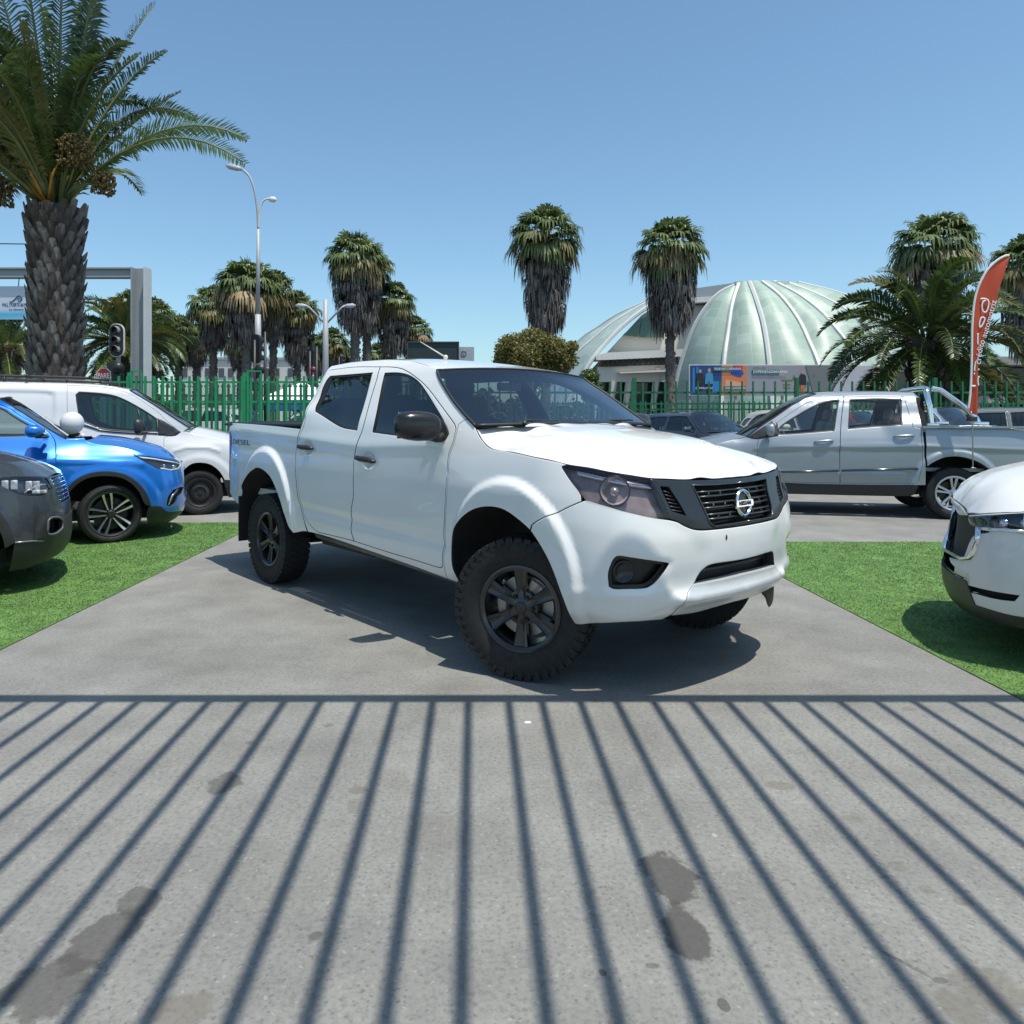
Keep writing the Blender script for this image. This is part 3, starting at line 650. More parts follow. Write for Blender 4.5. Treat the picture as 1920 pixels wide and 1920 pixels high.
    bo=bskin('front_bumper',B,bum,WH,t,holes=[TK['fog']],both=True,joinx=s1,gap=.002,res=.018)
    bskin('skid_plate',B,[(4.2867,.5837),(4.4783,.587),(s1,.5906),(s1,.428),(4.5212,.4211),(4.3753,.4119),(4.1965,.4234),(4.2158,.5155)],mat('skid_silver',(.62,.64,.65),.34,metal=.25,coat=.4,var=.05),bo,both=True,joinx=s1,extra=.004,res=.025,rim=.05)
    bskin('air_intake',B,[(4.25,.55),(s1,.55),(s1,.72),(4.28,.72)],mat('intake_black',(.012,.012,.013),.5),bo,both=True,joinx=s1,extra=-.075,rim=0,edge=0)
    ib=sweep_on(B,[(4.31,.632),(4.5,.634),(s1,.635)],.011,-.05); sweep_on(B,[(4.31,.632),(4.5,.634),(s1,.635)],.011,-.05,mir=-1,mb=ib); ib.build('intake_bar',SAT,bo)
    dm=MB(); P=lift_pts(B,[(4.5,.808)],.003)[0]; dm.sphere(P,.011,8,6,(.3,.5,1.3)); dm.build('paint_chip',mat('chip_dark',(.03,.025,.02),.7),bo)
    op=[(s1,1.0749),(4.4778,1.0765),(4.3191,1.0808),(4.3439,1.0177),(4.3645,.9406),(4.381,.8872),(4.4141,.8704),(4.5735,.8723),(s1,.874)]
    gr=bskin('grille',B,[(4.041,1.122)]+[(x,z-.004) for x,z in TK['grille_trim'][1:]]+[(s1,1.101)]+op+[(s1,.857)]+[(x,z+.004) for x,z in TK['grille_low'][::-1][1:]]+[(4.095,.9934),(4.071,1.0541)],SAT,t,holes=[TK['side_mesh']],both=True,joinx=s1,res=.025,rim=.035)
    bskin('grille_backing',B,[(4.06,1.10),(s1,1.10),(s1,.86),(4.12,.90)],DARK,gr,both=True,joinx=s1,extra=-.055,rim=0,edge=0)
    bars=MB()
    for z in (1.035,.979,.921):
        for mir in (1,-1):
            a={1.035:4.342,.979:4.357,.921:4.372}[z]
            for dz in (-.012,.012): sweep_on(B,[(a,z+dz),(4.5,z+dz),(s1,z+dz)],.0062,-.016,mir=mir,mb=bars,flat=1.6)
            for s in (a+.10,a+.20): 
                P=lift_pts(B,[(s,z-.012),(s+.008,z+.012)],-.016)*[1,mir,1]; bars.tube(P,.007,6)
    bars.build('grille_bar',mat('bar_black',(.035,.04,.045),.25),gr)
    tr=MB()
    for mir in (1,-1): sweep_on(B,op,.0045,.002,mir=mir,mb=tr)
    tr.build('grille_trim',mat('trim_dark',(.10,.11,.12),.2,metal=.8),gr)
    sm=MB()
    for mir in (1,-1):
        for k in np.linspace(.1,.9,6):
            z=.96+.115*k; sweep_on(B,[(4.115+.03*(1-k),z),(4.16+.055*(1-k),z-.012)],.004,-.012,mir=mir,mb=sm)
    sm.build('side_mesh',BLK,gr)
    # badge
    c=B.lift(np.array([s1]),np.array([.972]))[0]; bx=c[0]+.012; tl=.30
    def bad(u,v,d): return (bx+d-(v)*tl*.35,-u,.972+v)
    b=MB(); b.tube([bad(.066*math.cos(q),.066*math.sin(q),0) for q in np.linspace(0,2*math.pi,48,endpoint=False)],.0105,10,closed=True); 
    b.prism([(-.078,-.017),(.078,-.017),(.084,0),(.078,.017),(-.078,.017),(-.084,0)],bad,-.004,.012); bd=b.build('badge',CH,gr,auto=30)
    tx=text_mesh('badge_lettering','NISSAN',.033,mat('badge_ink',(.03,.03,.032),.4),bd,.0012,spacing=1.05,bold=.0006); map_mesh(tx,lambda x,y,z:bad(-x,y,.0132+z))
    for v in tx.data.vertices: v.co.y*=1
    dk=MB(); dk.lathe([(.001,0),(.060,0)],axis='X',n=40); dk.V=[bad(v[1],v[2],-.006) for v in dk.V]; dk.build('badge_backing',SAT,bd)
    # bonnet
    he=lift_pts(B,TK['hood_edge']); he=he[he[:,1]<-.02]
    pts=[tuple(p) for p in he]+[(p[0],-p[1],p[2]) for p in he]
    fx=B.lift(np.array([s1]),np.array([1.104]))[0,0]
    sp=[(2.86,1.378),(3.05,1.362),(3.25,1.338),(3.45,1.306),(3.62,1.27),(3.77,1.222),(3.87,1.172),(fx,1.104)]
    for x,z in sp:
        pts.append((x,0,z))
        if x<fx-.01:
            for y in (.3,.55):
                ye=np.interp(x,he[:,0],-he[:,1]); zed=np.interp(x,he[:,0],he[:,2]); k=(y/ye)**2.3
                if y<ye-.08: pts+= [(x,y,z*(1-k)+zed*k),(x,-y,z*(1-k)+zed*k)]
    gb=ws_grid(lift_pts(B,ws),15)[-1]
    for q in gb[1:-1]: pts.append((q[0]+.02,q[1],q[2]-.014))
    T=TPS(pts); cre=[(2.7,-.54),(3.2,-.48),(3.55,-.40),(3.70,-.28),(3.70,.28),(3.55,.40),(3.2,.48),(2.7,.54)]; T.bumps.append(raise_poly(cre,.014,.045))
    o=[tuple(p[:2]) for p in he]+[(fx,0)]; cowl=[(2.79,-.70),(2.828,-.45),(2.862,0)]
    half=[cowl[1],cowl[0]]+o; outl=half[::1]+[(x,-y) for x,y in o[:-1][::-1]]+[(cowl[0][0],-cowl[0][1]),(cowl[1][0],-cowl[1][1]),cowl[2]]
    skin('hood',T.lift,T.normal,outl,WH,t,gap=.004,res=.028,rim=.03,ang=50)
    # roof and windscreen
    Rf=roof_tps(B,rail,.030,.5,2.2); rl=lift_pts(B,rail)
    e=lift_pts(B,[tuple(p) for p in catmull(np.array(ws),6)]); G=ws_grid(e,27)
    ro=[tuple(p[:2]) for p in rl]; hdr=[(p[0],p[1]) for p in G[0]][1:-1]
    outl=ro+hdr+[(x,-y) for x,y in ro[::-1]]
    hz=[tuple(p) for p in G[0]]; Rf=TPS([tuple(p) for p in rl]+[(p[0],-p[1],p[2]) for p in rl]+hz+[(x,y,z) for x in (.55,.95,1.4,1.8) for y in (-.32,0,.32) for z in [np.interp(x,rl[:,0],rl[:,2])+(.030 if y==0 else .024)]])
    rf=skin('roof',Rf.lift,Rf.normal,outl,WH,t,res=.05,rim=.02,ang=50)
    grid('windshield',G,WG,t,flip=True)
    gi=ws_grid(e,27); fr=MB()
    fr.tube([tuple(p) for p in G[:,0]],.010,8); fr.tube([tuple(p) for p in G[:,-1]],.010,8); fr.tube([tuple(p) for p in G[-1]],.014,8); fr.tube([tuple(p) for p in G[0]],.007,8); fr.build('windshield_seal',RUB,t)
    # cowl strip under the glass, wipers
    cg=np.stack([G[-1]+[-.01,0,-.012],G[-1]*[1,1.0,1]+[.07,0,-.012]],0); grid('cowl',cg,BLK,t)
    wp=MB()
    for y in (-.52,.05):
        a=Vector((2.83,y,1.395)); wp.tube([a,a+Vector((-.045,.06,.02)),a+Vector((-.035,.52,.022))],[.012,.009,.006],6)
    wp.build('wiper',BLK,t)
    # rear of cab, bed and tail
    q=np.array(TK['cab_rear']+[(.5252,1.8732)][:0]); q=catmull(q,4); P=lift_pts(B,q); ny=13; u=np.linspace(-1,1,ny); G2=np.zeros((len(P),ny,3))
    for j,k in enumerate(u): G2[:,j]=np.stack([P[:,0],-P[:,1]*k,P[:,2]+.03*(1-k*k)*np.linspace(0,1,len(P))],1)
    kz=int(np.argmax(P[:,2]>1.46)); kt=int(np.argmax(P[:,2]>1.79)); grid('cab_rear_wall',G2[:kz+1],WH,t); grid('rear_header',G2[kt:],WH,t); grid('rear_window',G2[kz:kt+1],glass('rear_glass_clear',(.72,.76,.76),.6),t)
    b=MB(); b.box((-.23,0,1.385),(1.70,1.66,.03),bev=.012); b.box((-.23,-.848,1.376),(1.70,.06,.028),bev=.008); b.box((-.23,.848,1.376),(1.70,.06,.028),bev=.008)
    for x in (-.62,-.2,.2): b.box((x,0,1.403),(.03,1.6,.01),bev=.004)
    b.build('bed_cover',mat('cover_vinyl',(.022,.025,.028),.45,var=.2,bump=.15,bscale=40),t)
    b=MB(); b.box((-.26,0,.75),(1.5,1.5,.06)); b.box((-1.12,0,1.03),(.06,1.55,.68),bev=.02); b.build('tailgate',WH,t)
    b=MB(); b.box((-1.15,0,.66),(.14,1.36,.15),bev=.03); b.box((-1.17,0,.745),(.16,.8,.02)); b.build('rear_bumper',mat('bumper_grey',(.30,.31,.32),.4,metal=.4),t)
    # chassis
    ch=MB(); ch.box((1.3,-.48,.50),(4.4,.08,.14)); ch.box((1.3,.48,.50),(4.4,.08,.14)); ch.box((1.6,0,.52),(2.0,1.3,.10)); ch.box((3.2,0,.55),(.9,.9,.22))
    for s in (-1,1):
        ch.tube([(-.72,s*.56,.50),(-.3,s*.56,.40),(0,s*.56,.345),(.35,s*.56,.40),(.66,s*.56,.50)],.034,6); ch.box((.67,s*.56,.50),(.10,.07,.13)); ch.tube([(.05,s*.5,.40),(.25,s*.42,.80)],.03,8)
        ch.tube([(3.15,s*.3,.42),(3.15,s*.72,.39)],.045,8); ch.tube([(2.5,s*.45,.47),(3.1,s*.7,.36)],.03,8)
    ch.tube([(0,-.75,.40),(0,.75,.40)],.045,10); ch.sphere((0,.05,.40),.15); ch.tube([(.1,0,.43),(2.0,0,.5)],.04,8)
    ch.tube([(1.9,-.35,.43),(.4,-.40,.45),(-.5,-.6,.5),(-1.1,-.62,.5)],.03,8); ch.box((1.05,-.60,.47),(.8,.3,.14),bev=.03)
    ch.build('chassis',mat('chassis_black',(.02,.019,.018),.7,var=.4),t)
    sp_=MB(); sp_.box((3.55,0,.43),(.55,1.3,.03)); sp_.box((3.45,0,.60),(.1,1.45,.5)); sp_.build('splash_guard',mat('guard_dark',(.02,.019,.018),.65,var=.3),t)
    br=MB(); br.tube([(3.80,.55,.44),(3.78,.66,.37),(3.73,.76,.285),(3.70,.80,.235)],[.07,.07,.05,.012],10,flat=.35); br.build('torn_guard',mat('guard_torn',(.05,.042,.036),.6,var=.3),t)
    sl_=MB(); sl_.tube([(.72,-.80,.50),(1.5,-.80,.475),(2.56,-.80,.435)],.035,8); sl_.tube([(.72,.80,.50),(1.5,.80,.475),(2.56,.80,.435)],.035,8); sl_.build('sill_flange',mat('sill_dark',(.12,.115,.10),.6,var=.4),t)
    # cabin
    cb=mat('cabin_grey',(.06,.06,.064),.75,bump=.1); d=MB(); d.box((2.35,0,1.16),(.55,1.5,.24),bev=.06); d.box((2.15,.37,1.29),(.25,.36,.10),bev=.04); d.box((1.2,0,.70),(2.6,1.5,.06)); d.build('dashboard',cb,t)
    for y in (-.38,.38): seat(t,1.45,y,.88,mat('seat_cloth',(.05,.05,.055),.85,bump=.2),w=.52)
    b=MB(); b.box((.86,0,.95),(.5,1.35,.2),bev=.05); b.box((.70,0,1.30),(.16,1.35,.6),bev=.05,rot=Matrix.Rotation(-.15,3,'Y')); b.build('rear_seat',mat('seat_cloth',(.03,.03,.034),.85),t)
    steering(t,2.0,.37,1.24)
    b=MB(); b.box((2.12,0,1.66),(.03,.22,.06),bev=.01); b.tube([(2.13,0,1.68),(2.20,0,1.72)],.008,6); b.build('rear_view_mirror',cb,t)
    # lettering on the bed side
    for mir in (1,-1):
        tx=text_mesh('bed_lettering','DIESEL',.075,mat('decal_grey',(.13,.14,.16),.4),t,.0005,spacing=1.0)
        w=max(v.co.x for v in tx.data.vertices)
        def f(x,y,z,mir=mir,w=w):
            s=-.625+(x*mir)/w*.235; p=B.lift(np.array([s]),np.array([1.208+y*.9]))[0]+B.normal(np.array([s]),np.array([1.208+y*.9]))[0]*.003; return (p[0],p[1]*mir,p[2])
        map_mesh(tx,f)
    # antenna on the roof
    an=MB(); p=Vector((1.75,-.30,1.885)); an.tube([p,p+Vector((-.24,-.06,.13))],[.006,.003],6); an.sphere(p,.018,8,6); an.build('antenna',mat('antenna_pale',(.55,.53,.45),.4),t)
    # wheels
    for x,y,st in ((3.15,-.81,R(25)),(3.15,.81,R(25)),(0,-.815,0),(0,.815,0)):
        make_wheel(t,(x,y,.388),.388,.232,.226,'six',st,-1 if y<0 else 1,'at')
    return t
build_truck()

def plan_car(w,xr,xf,nose=.0,square=.5):
    # half outline from tail centre to nose centre (right side, y<0)
    return [(xr,0),(xr+.01,-.45*w),(xr+.06,-.78*w),(xr+.18,-.93*w),(xr+.40,-.985*w),(xr+.9,-w),((xr+xf)/2,-w),(xf-1.15,-w),(xf-.75,-w*.992),(xf-.45,-w*(.94+.03*square)),(xf-.26,-w*(.84+.06*square)),(xf-.13,-w*(.66+.08*square)),(xf-.05,-w*(.42+.06*square)),(xf-.012,-w*.2),(xf,0)]
def table(w,zs,side,nose,tail,corn,xr,xf,fend=None,B=None):
    pass
def make_body(w,xr,xf,z,side,fend,corn,nose,tail,square=.5,fx=-.45):
    return Body(plan_car(w,xr,xf,0,square),(xr+xf)/2,[xr-1.2,xr+.35,xr+1.0,fx-.25,fx+.25,xf-.62,xf-.15,xf+.35,xf+.9],z,[tail,tail,side,side,fend,fend,corn,nose,nose])
def blue_body():
    z   =[.16,.24,.34,.45,.60,.75,.88,.96,1.02,1.08,1.2,1.35,1.5,1.6,1.66]
    side=[-.16,-.10,-.04,-.01,.0,.012,.010,.004,-.015,-.05,-.115,-.20,-.29,-.37,-.50]
    fend=[-.16,-.10,-.04,-.01,.0,.006,.0,-.018,-.05,-.10,-.17,-.2,-.29,-.37,-.50]
    corn=[-.13,-.05,-.01,.01,.015,.0,-.03,-.07,-.12,-.18,-.2,-.2,-.29,-.37,-.50]
    nose=[-.14,-.05,-.0,.01,.01,-.01,-.045,-.09,-.15,-.2,-.2,-.2,-.29,-.37,-.5]
    tail=[-.14,-.05,-.0,.0,.0,-.02,-.03,-.04,-.05,-.07,-.13,-.22,-.32,-.42,-.55]
    b=make_body(.895,-3.40,.87,z,side,fend,corn,nose,tail,.55); b.bumps.append(ridge([(-3,.985),(-1.2,.985),(-.4,.955),(.35,.90)],.012,.035)); return b
def grey_body():
    b=blue_body(); b=Body(plan_car(.88,-3.30,.86,0,.9),-1.2,b.sr,b.zc,b.v); return b
def van_body():
    z   =[.2,.3,.42,.55,.75,.95,1.05,1.12,1.2,1.35,1.5,1.65,1.76,1.86,1.93,1.98]
    side=[-.10,-.05,-.01,.0,.008,.008,.002,-.01,-.03,-.065,-.10,-.13,-.16,-.20,-.27,-.42]
    fend=[-.10,-.05,-.01,.0,.008,.0,-.02,-.05,-.08,-.1,-.12,-.14,-.16,-.20,-.27,-.42]
    corn=[-.12,-.04,-.0,.0,.0,-.02,-.06,-.1,-.15,-.2,-.2,-.2,-.2,-.2,-.27,-.42]
    nose=[-.12,-.03,-.0,.0,-.01,-.04,-.09,-.13,-.18,-.2,-.2,-.2,-.2,-.2,-.27,-.42]
    tail=[-.1,-.02,0,0,0,0,-.01,-.02,-.03,-.05,-.07,-.09,-.12,-.16,-.25,-.4]
    return make_body(.92,-3.50,.92,z,side,fend,corn,nose,tail,.7,fx=-.5)
def silver_body():
    z   =[.25,.33,.45,.55,.70,.85,.98,1.05,1.12,1.2,1.35,1.5,1.65,1.76,1.84]
    side=[-.10,-.05,-.015,.0,.010,.010,.008,.012,-.005,-.035,-.10,-.165,-.235,-.31,-.45]
    fend=[-.10,-.05,-.015,.0,.010,.005,-.01,-.03,-.07,-.11,-.15,-.18,-.235,-.31,-.45]
    corn=[-.12,-.05,-.01,.0,.0,-.01,-.05,-.1,-.15,-.2,-.2,-.2,-.235,-.31,-.45]
    nose=[-.12,-.05,-.01,.0,-.0,-.02,-.06,-.11,-.17,-.2,-.2,-.2,-.235,-.31,-.45]
    tail=[-.1,-.04,0,0,.005,.005,.004,.006,-.005,-.02,-.06,-.165,-.235,-.31,-.45]
    b=make_body(.93,-4.28,.90,z,side,fend,corn,nose,tail,.6,fx=-.5)
    b.sr=np.array([-5.4,-4.0,-2.35,-2.1,-.6,-.1,.35,.75,1.25,1.8]); b.v=np.array([tail,tail,tail,side,side,fend,fend,corn,nose,nose])
    b.bumps.append(ridge([(-4.0,1.00),(-2.65,1.04),(-1.15,1.02),(-.3,.985)],.014,.03)); b.bumps.append(flare(-3.06,.44,.60,.58,.06,.032)); b.bumps.append(ridge([(-2.4,.62),(-.3,.62)],.010,.03)); return b
def mazda_body():
    z   =[.14,.22,.32,.45,.60,.75,.86,.94,1.0,1.06,1.2,1.35,1.5,1.6,1.66]
    side=[-.16,-.10,-.04,-.01,.0,.012,.010,.002,-.02,-.06,-.12,-.20,-.29,-.37,-.50]
    fend=[-.16,-.10,-.04,-.01,.0,.006,.0,-.018,-.05,-.10,-.17,-.2,-.29,-.37,-.50]
    corn=[-.14,-.06,-.02,.0,.01,.0,-.02,-.07,-.12,-.18,-.2,-.2,-.29,-.37,-.50]
    nose=[-.12,-.05,-.01,.0,-.02,-.035,-.04,-.07,-.15,-.2,-.2,-.2,-.29,-.37,-.5]
    tail=[-.14,-.05,-.0,.0,.0,-.02,-.03,-.04,-.05,-.07,-.13,-.22,-.32,-.42,-.55]
    return make_body(.92,-3.6,.92,z,side,fend,corn,nose,tail,.45)
CARS={'blue':(blue_body,(-4.19-.89*math.sin(math.radians(24)),8.63+.89*math.cos(math.radians(24)),-24),1),
 'van':(van_body,(-4.09-.91*math.sin(math.radians(20)),11.19+.91*math.cos(math.radians(20)),-20),1),
 'silver':(silver_body,(4.06,12.29,194),-1),
 'grey':(grey_body,(-4.50,6.55,-25),1),
 'mazda':(mazda_body,(3.98,4.66,180+27),-1)}

# ------------------------------------------------------------------ the other vehicles
def paint(name,col,metal=0,rough=.35,coat=1,cr=.03):
    return mat(name,col,rough,metal=metal,coat=coat,coat_rough=cr,var=.02,scale=3,rvar=.01)
def rubber(): return mat('seal_rubber',(.012,.012,.013),.5)
def black(): return mat('plastic_black',(.022,.023,.025),.42,var=.15,scale=20,rvar=.06)
def void(): return mat('void_black',(.006,.006,.006),.9)
def clearglass(): return glass('car_glass',(.50,.58,.56),1.3)
def chrome(): return mat('chrome',(.82,.83,.84),.10,metal=1,var=.02)
def ellipse_arch(cx,cz,r,a0,a1,n=14,rz=None):
    return [(cx+r*math.cos(R(a)),cz+(rz or r)*math.sin(R(a))) for a in np.linspace(a0,a1,n)]
def side_window(B,parent,outl,mir,gm,seal=.014,res=.06):
    g=np.array(outl,float); g=g if area2(g)>0 else g[::-1]; gi=offset_poly(g,seal)
    bskin('window_seal',B,offset_poly(g,-.003),rubber(),parent,holes=[gi],extra=-.004,rim=.012,edge=0,mir=mir,res=res)
    bskin('window_glass',B,offset_poly(gi,-.003),gm,parent,extra=-.010,rim=0,edge=0,mir=mir,res=res)
def bonnet(B,t,edge,spine,m,cowl,crease=None,gap=.004):
    he=lift_pts(B,edge); he=he[he[:,1]<-.015]; fx,fz=spine[-1]
    pts=[tuple(p) for p in he]+[(p[0],-p[1],p[2]) for p in he]
    for x,z in spine:
        pts.append((x,0,z))
        if x<fx-.04:
            for y in (.28,.52):
                ye=np.interp(x,he[:,0],-he[:,1]); zed=np.interp(x,he[:,0],he[:,2]); k=(y/ye)**2.4
                if y<ye-.08: pts+= [(x,y,z*(1-k)+zed*k),(x,-y,z*(1-k)+zed*k)]
    T=TPS(pts)
    if crease is not None: T.bumps.append(raise_poly(crease,.012,.07))
    o=[tuple(p[:2]) for p in he]+[(fx,0)]
    outl=[cowl[1],cowl[0]]+o+[(x,-y) for x,y in o[:-1][::-1]]+[(cowl[0][0],-cowl[0][1]),(cowl[1][0],-cowl[1][1]),cowl[2]]
    return skin('hood',T.lift,T.normal,outl,m,t,gap=gap,res=.06,rim=.03,ang=50)
def top_roof(B,t,rail,hdr,rear,m,crown=.03):
    rl=lift_pts(B,rail); x0,x1=rl[:,0].min(),rl[:,0].max(); pts=[tuple(p) for p in rl]+[(p[0],-p[1],p[2]) for p in rl]+[tuple(p) for p in hdr]+[tuple(p) for p in rear]
    for x in np.linspace(x0+.25,x1-.25,6):
        z=np.interp(x,rl[:,0],rl[:,2]); y=np.interp(x,rl[:,0],-rl[:,1])
        for k in (-.5,0,.5): pts.append((x,k*y,z+crown*(1-k*k)))
    T=TPS(pts); ro=[tuple(p[:2]) for p in rl]
    outl=ro+[(p[0],p[1]) for p in hdr][1:-1]+[(x,-y) for x,y in ro[::-1]]+[(p[0],p[1]) for p in rear][::-1][1:-1]
    return skin('roof',T.lift,T.normal,outl,m,t,res=.09,rim=.02,ang=50)
def screens(B,t,front_edge,rear_edge,gm,f=(.05,.10),r=(.05,.08)):
    e=lift_pts(B,catmull(np.array(front_edge,float),5)); G=ws_grid(e,21,*f); grid('windshield',G,gm,t,flip=True)
    b=MB(); 
    for q in (G[:,0],G[:,-1],G[-1],G[0]): b.tube([tuple(p) for p in q],.010,6)
    b.build('windshield_seal',rubber(),t)
    out=[G[0]]
    if rear_edge is not None:
        e2=lift_pts(B,catmull(np.array(rear_edge,float),5)); G2=ws_grid(e2,17,-r[0],-r[1]); grid('rear_window',G2,gm,t); out.append(G2[0])
    return out
def door_handle(B,parent,p0,p1,mir,m,r=.017):
    P=np.vstack([lift_pts(B,[(p0[0]*(1-k)+p1[0]*k,p0[1]*(1-k)+p1[1]*k)],e+.012) for k,e in zip(np.linspace(0,1,7),[.0,.016,.022,.024,.022,.016,.0])])*[1,mir,1]
    b=MB(); b.tube(P,[r*.6,r,r,r,r,r,r*.6],8); return b.build('door_handle',m,parent)
def mirror_shell(t,c,size,mir,m,arm=None,glassm=True):
    V=[];F=[]
    for i in range(13):
        th=math.pi*i/12; ey=math.copysign(abs(math.cos(th))**.65,math.cos(th)); rr=max(0,math.sin(th))**.55
        for j in range(20):
            ph=2*math.pi*j/20; ux=math.copysign(abs(math.cos(ph))**.8,math.cos(ph))*rr; uz=math.copysign(abs(math.sin(ph))**.8,math.sin(ph))*rr
            V.append((c[0]+size[0]*ux*(1.2 if ux>0 else .6),(c[1]+size[1]*ey)*mir,c[2]+size[2]*uz))
    F=[(i*20+j,i*20+(j+1)%20,(i+1)*20+(j+1)%20,(i+1)*20+j) for i in range(12) for j in range(20)]
    b=MB(); b.add(V,F,True); o=b.build('side_mirror',m,t)
    if arm:
        a=MB(); a.tube([(p[0],p[1]*mir,p[2]) for p in arm],.022,8); a.build('mirror_arm',black(),o)
    return o
def cabin(t,xs,w,z,wheel_y=.37,dash_x=None,rows=2,sc=None):
    cb=mat('cabin_grey',(.06,.06,.064),.75,bump=.1); sc=sc or mat('seat_cloth',(.05,.05,.055),.85,bump=.2)
    b=MB(); b.box((dash_x,0,z+.36),(.5,w*1.75,.2),bev=.06); b.box(((xs[0]+xs[-1])/2,0,z-.1),(abs(xs[0]-xs[-1])+1.3,w*1.7,.05)); b.build('dashboard',cb,t)
    for x in xs:
        for y in (-.37,.37): seat(t,x,y,z,sc)
    steering(t,dash_x-.32,wheel_y,z+.42)
def under(t,x0,x1,w,z0=.24,z1=.36):
    b=MB(); b.box(((x0+x1)/2,0,(z0+z1)/2),(x1-x0,w*1.5,z1-z0)); b.build('underbody',mat('chassis_black',(.02,.019,.018),.7,var=.4),t)
def backing(B,t,outl,holes,mir,extra=-.03):
    bskin('shade_backing',B,outl,void(),t,holes=holes,extra=extra,rim=0,edge=0,mir=mir,res=.1,ang=20)  # added black sheet behind the skin, stops light and darkens the gaps
def place(name,label,cat,pose,group=None):
    return thing(name,label,cat,(pose[0],pose[1],0),-R(pose[2]),group)
# ---- template for a five door hatch, in the blue car's own measures
SUV_DOOR=[(-.555,1.168),(-.545,1.09),(-.538,.97),(-.543,.80),(-.56,.60),(-.62,.42),(-1.60,.40),(-1.655,.55),(-1.69,.85),(-1.71,1.10),(-1.715,1.225),(-1.78,1.585),(-1.5,1.615),(-1.30,1.625),(-1.134,1.60),(-1.03,1.545),(-.945,1.485),(-.86,1.425),(-.78,1.38),(-.66,1.305),(-.592,1.24)]
SUV_RDOOR=[(-1.72,1.225),(-1.715,1.10),(-1.695,.85),(-1.66,.55),(-1.605,.40),(-2.05,.395),(-2.14,.50),(-2.25,.68),(-2.42,.80),(-2.60,.90),(-2.72,1.05),(-2.78,1.22),(-2.70,1.40),(-2.55,1.53),(-2.2,1.585),(-1.785,1.588)]
SUV_W1=[(-.64,1.24),(-.70,1.285),(-.80,1.352),(-.90,1.415),(-1.0,1.485),(-1.12,1.562),(-1.30,1.588),(-1.72,1.575),(-1.665,1.235),(-1.1,1.228)]
SUV_W2=[(-1.745,1.24),(-1.80,1.572),(-2.18,1.562),(-2.5,1.51),(-2.64,1.38),(-2.70,1.26),(-2.3,1.245)]
SUV_W3=[(-2.83,1.26),(-2.77,1.37),(-2.70,1.45),(-2.86,1.46),(-3.02,1.42),(-3.06,1.30)]
def suv_half_outline(B,front,arch,low,rear_r=.42,wb=2.585):
    """front: from fender top forward to nose centre then down to the lower front; arch: front arch front->rear; low: clearance line"""
    s0=B.s0
    rear=ellipse_arch(-wb,.38,rear_r,0,180,12)
    return front+arch+[(-.50,.36),(-2.08,.35)]+rear+[(-3.05,.33),(-3.35,.33),(s0,.33),(s0,1.04),(-3.62,1.06),(-3.38,1.10),(-3.30,1.30),(-3.14,1.50),(-2.95,1.60),(-2.5,1.645),(-1.9,1.657),(-1.30,1.659),(-1.146,1.657)]
def suv_common(t,B,gm,pm,rim,steer,tyre_r=.337,rim_r=.232,tread='road',rail_black=True,pillar=None,wb=2.585,ty=.80):
    pil=pillar or TB['pillar_top']
    for mir in (1,-1):
        for nm,o,w in (('front_door',SUV_DOOR,SUV_W1),('rear_door',SUV_RDOOR,SUV_W2)):
            d=bskin(nm,B,o,pm,t,holes=[w],gap=.004,mir=mir,res=.07)
            side_window(B,d,w,mir,gm)
            x=-1.50 if nm=='front_door' else -2.45
            door_handle(B,d,(x,1.03),(x+.2,1.025),mir,pm)
        side_window(B,t,SUV_W3,mir,gm)
        backing(B,t,[(-.2,.95),(-.48,.88),(-.52,.45),(-2.0,.42),(-2.2,.75),(-2.6,.9),(-2.8,1.1),(-2.8,1.2),(-.3,1.18)],[],mir)
        bskin('sill_cladding',B,[(-.46,.40),(-.46,.25),(-.6,.22),(-2.0,.22),(-2.12,.36),(-2.10,.42),(-1.9,.37),(-.6,.37)],black(),t,extra=.008,mir=mir,res=.08)
        arch_liner('wheel_arch_liner',B,ellipse_arch(-wb,.38,.42,180,0,14)[::-1],t,.35,mir)
        bskin('arch_cladding',B,ellipse_arch(-wb,.36,.46,178,2,16)+ellipse_arch(-wb,.36,.395,2,178,16),black(),t,extra=.012,mir=mir,res=.06)
        bskin('tail_light',B,[(-3.36,1.04),(-3.36,.86),(-3.62,.86),(-3.75,.98),(-3.70,1.04)],mat('tail_red',(.22,.012,.012),.12,coat=1),t,extra=.008,mir=mir)
    red=[(-2.95,1.60),(-3.14,1.50),(-3.30,1.30),(-3.38,1.10)]
    G=screens(B,t,pil,red,gm)
    rail=[(-2.95,1.60),(-2.5,1.645),(-1.9,1.657),(-1.30,1.659),(-1.146,1.657)]
    top_roof(B,t,rail,G[0],G[1],pm)
    under(t,-3.2,.7,.8); cabin(t,(-1.35,-2.25),.78,.62,dash_x=-.62)
    for x,y,st in ((0,-ty,steer),(0,ty,steer),(-wb,-ty,0),(-wb,ty,0)):
        make_wheel(t,(x,y,tyre_r),tyre_r,rim_r,.22,rim,st,-1 if y<0 else 1,tread)
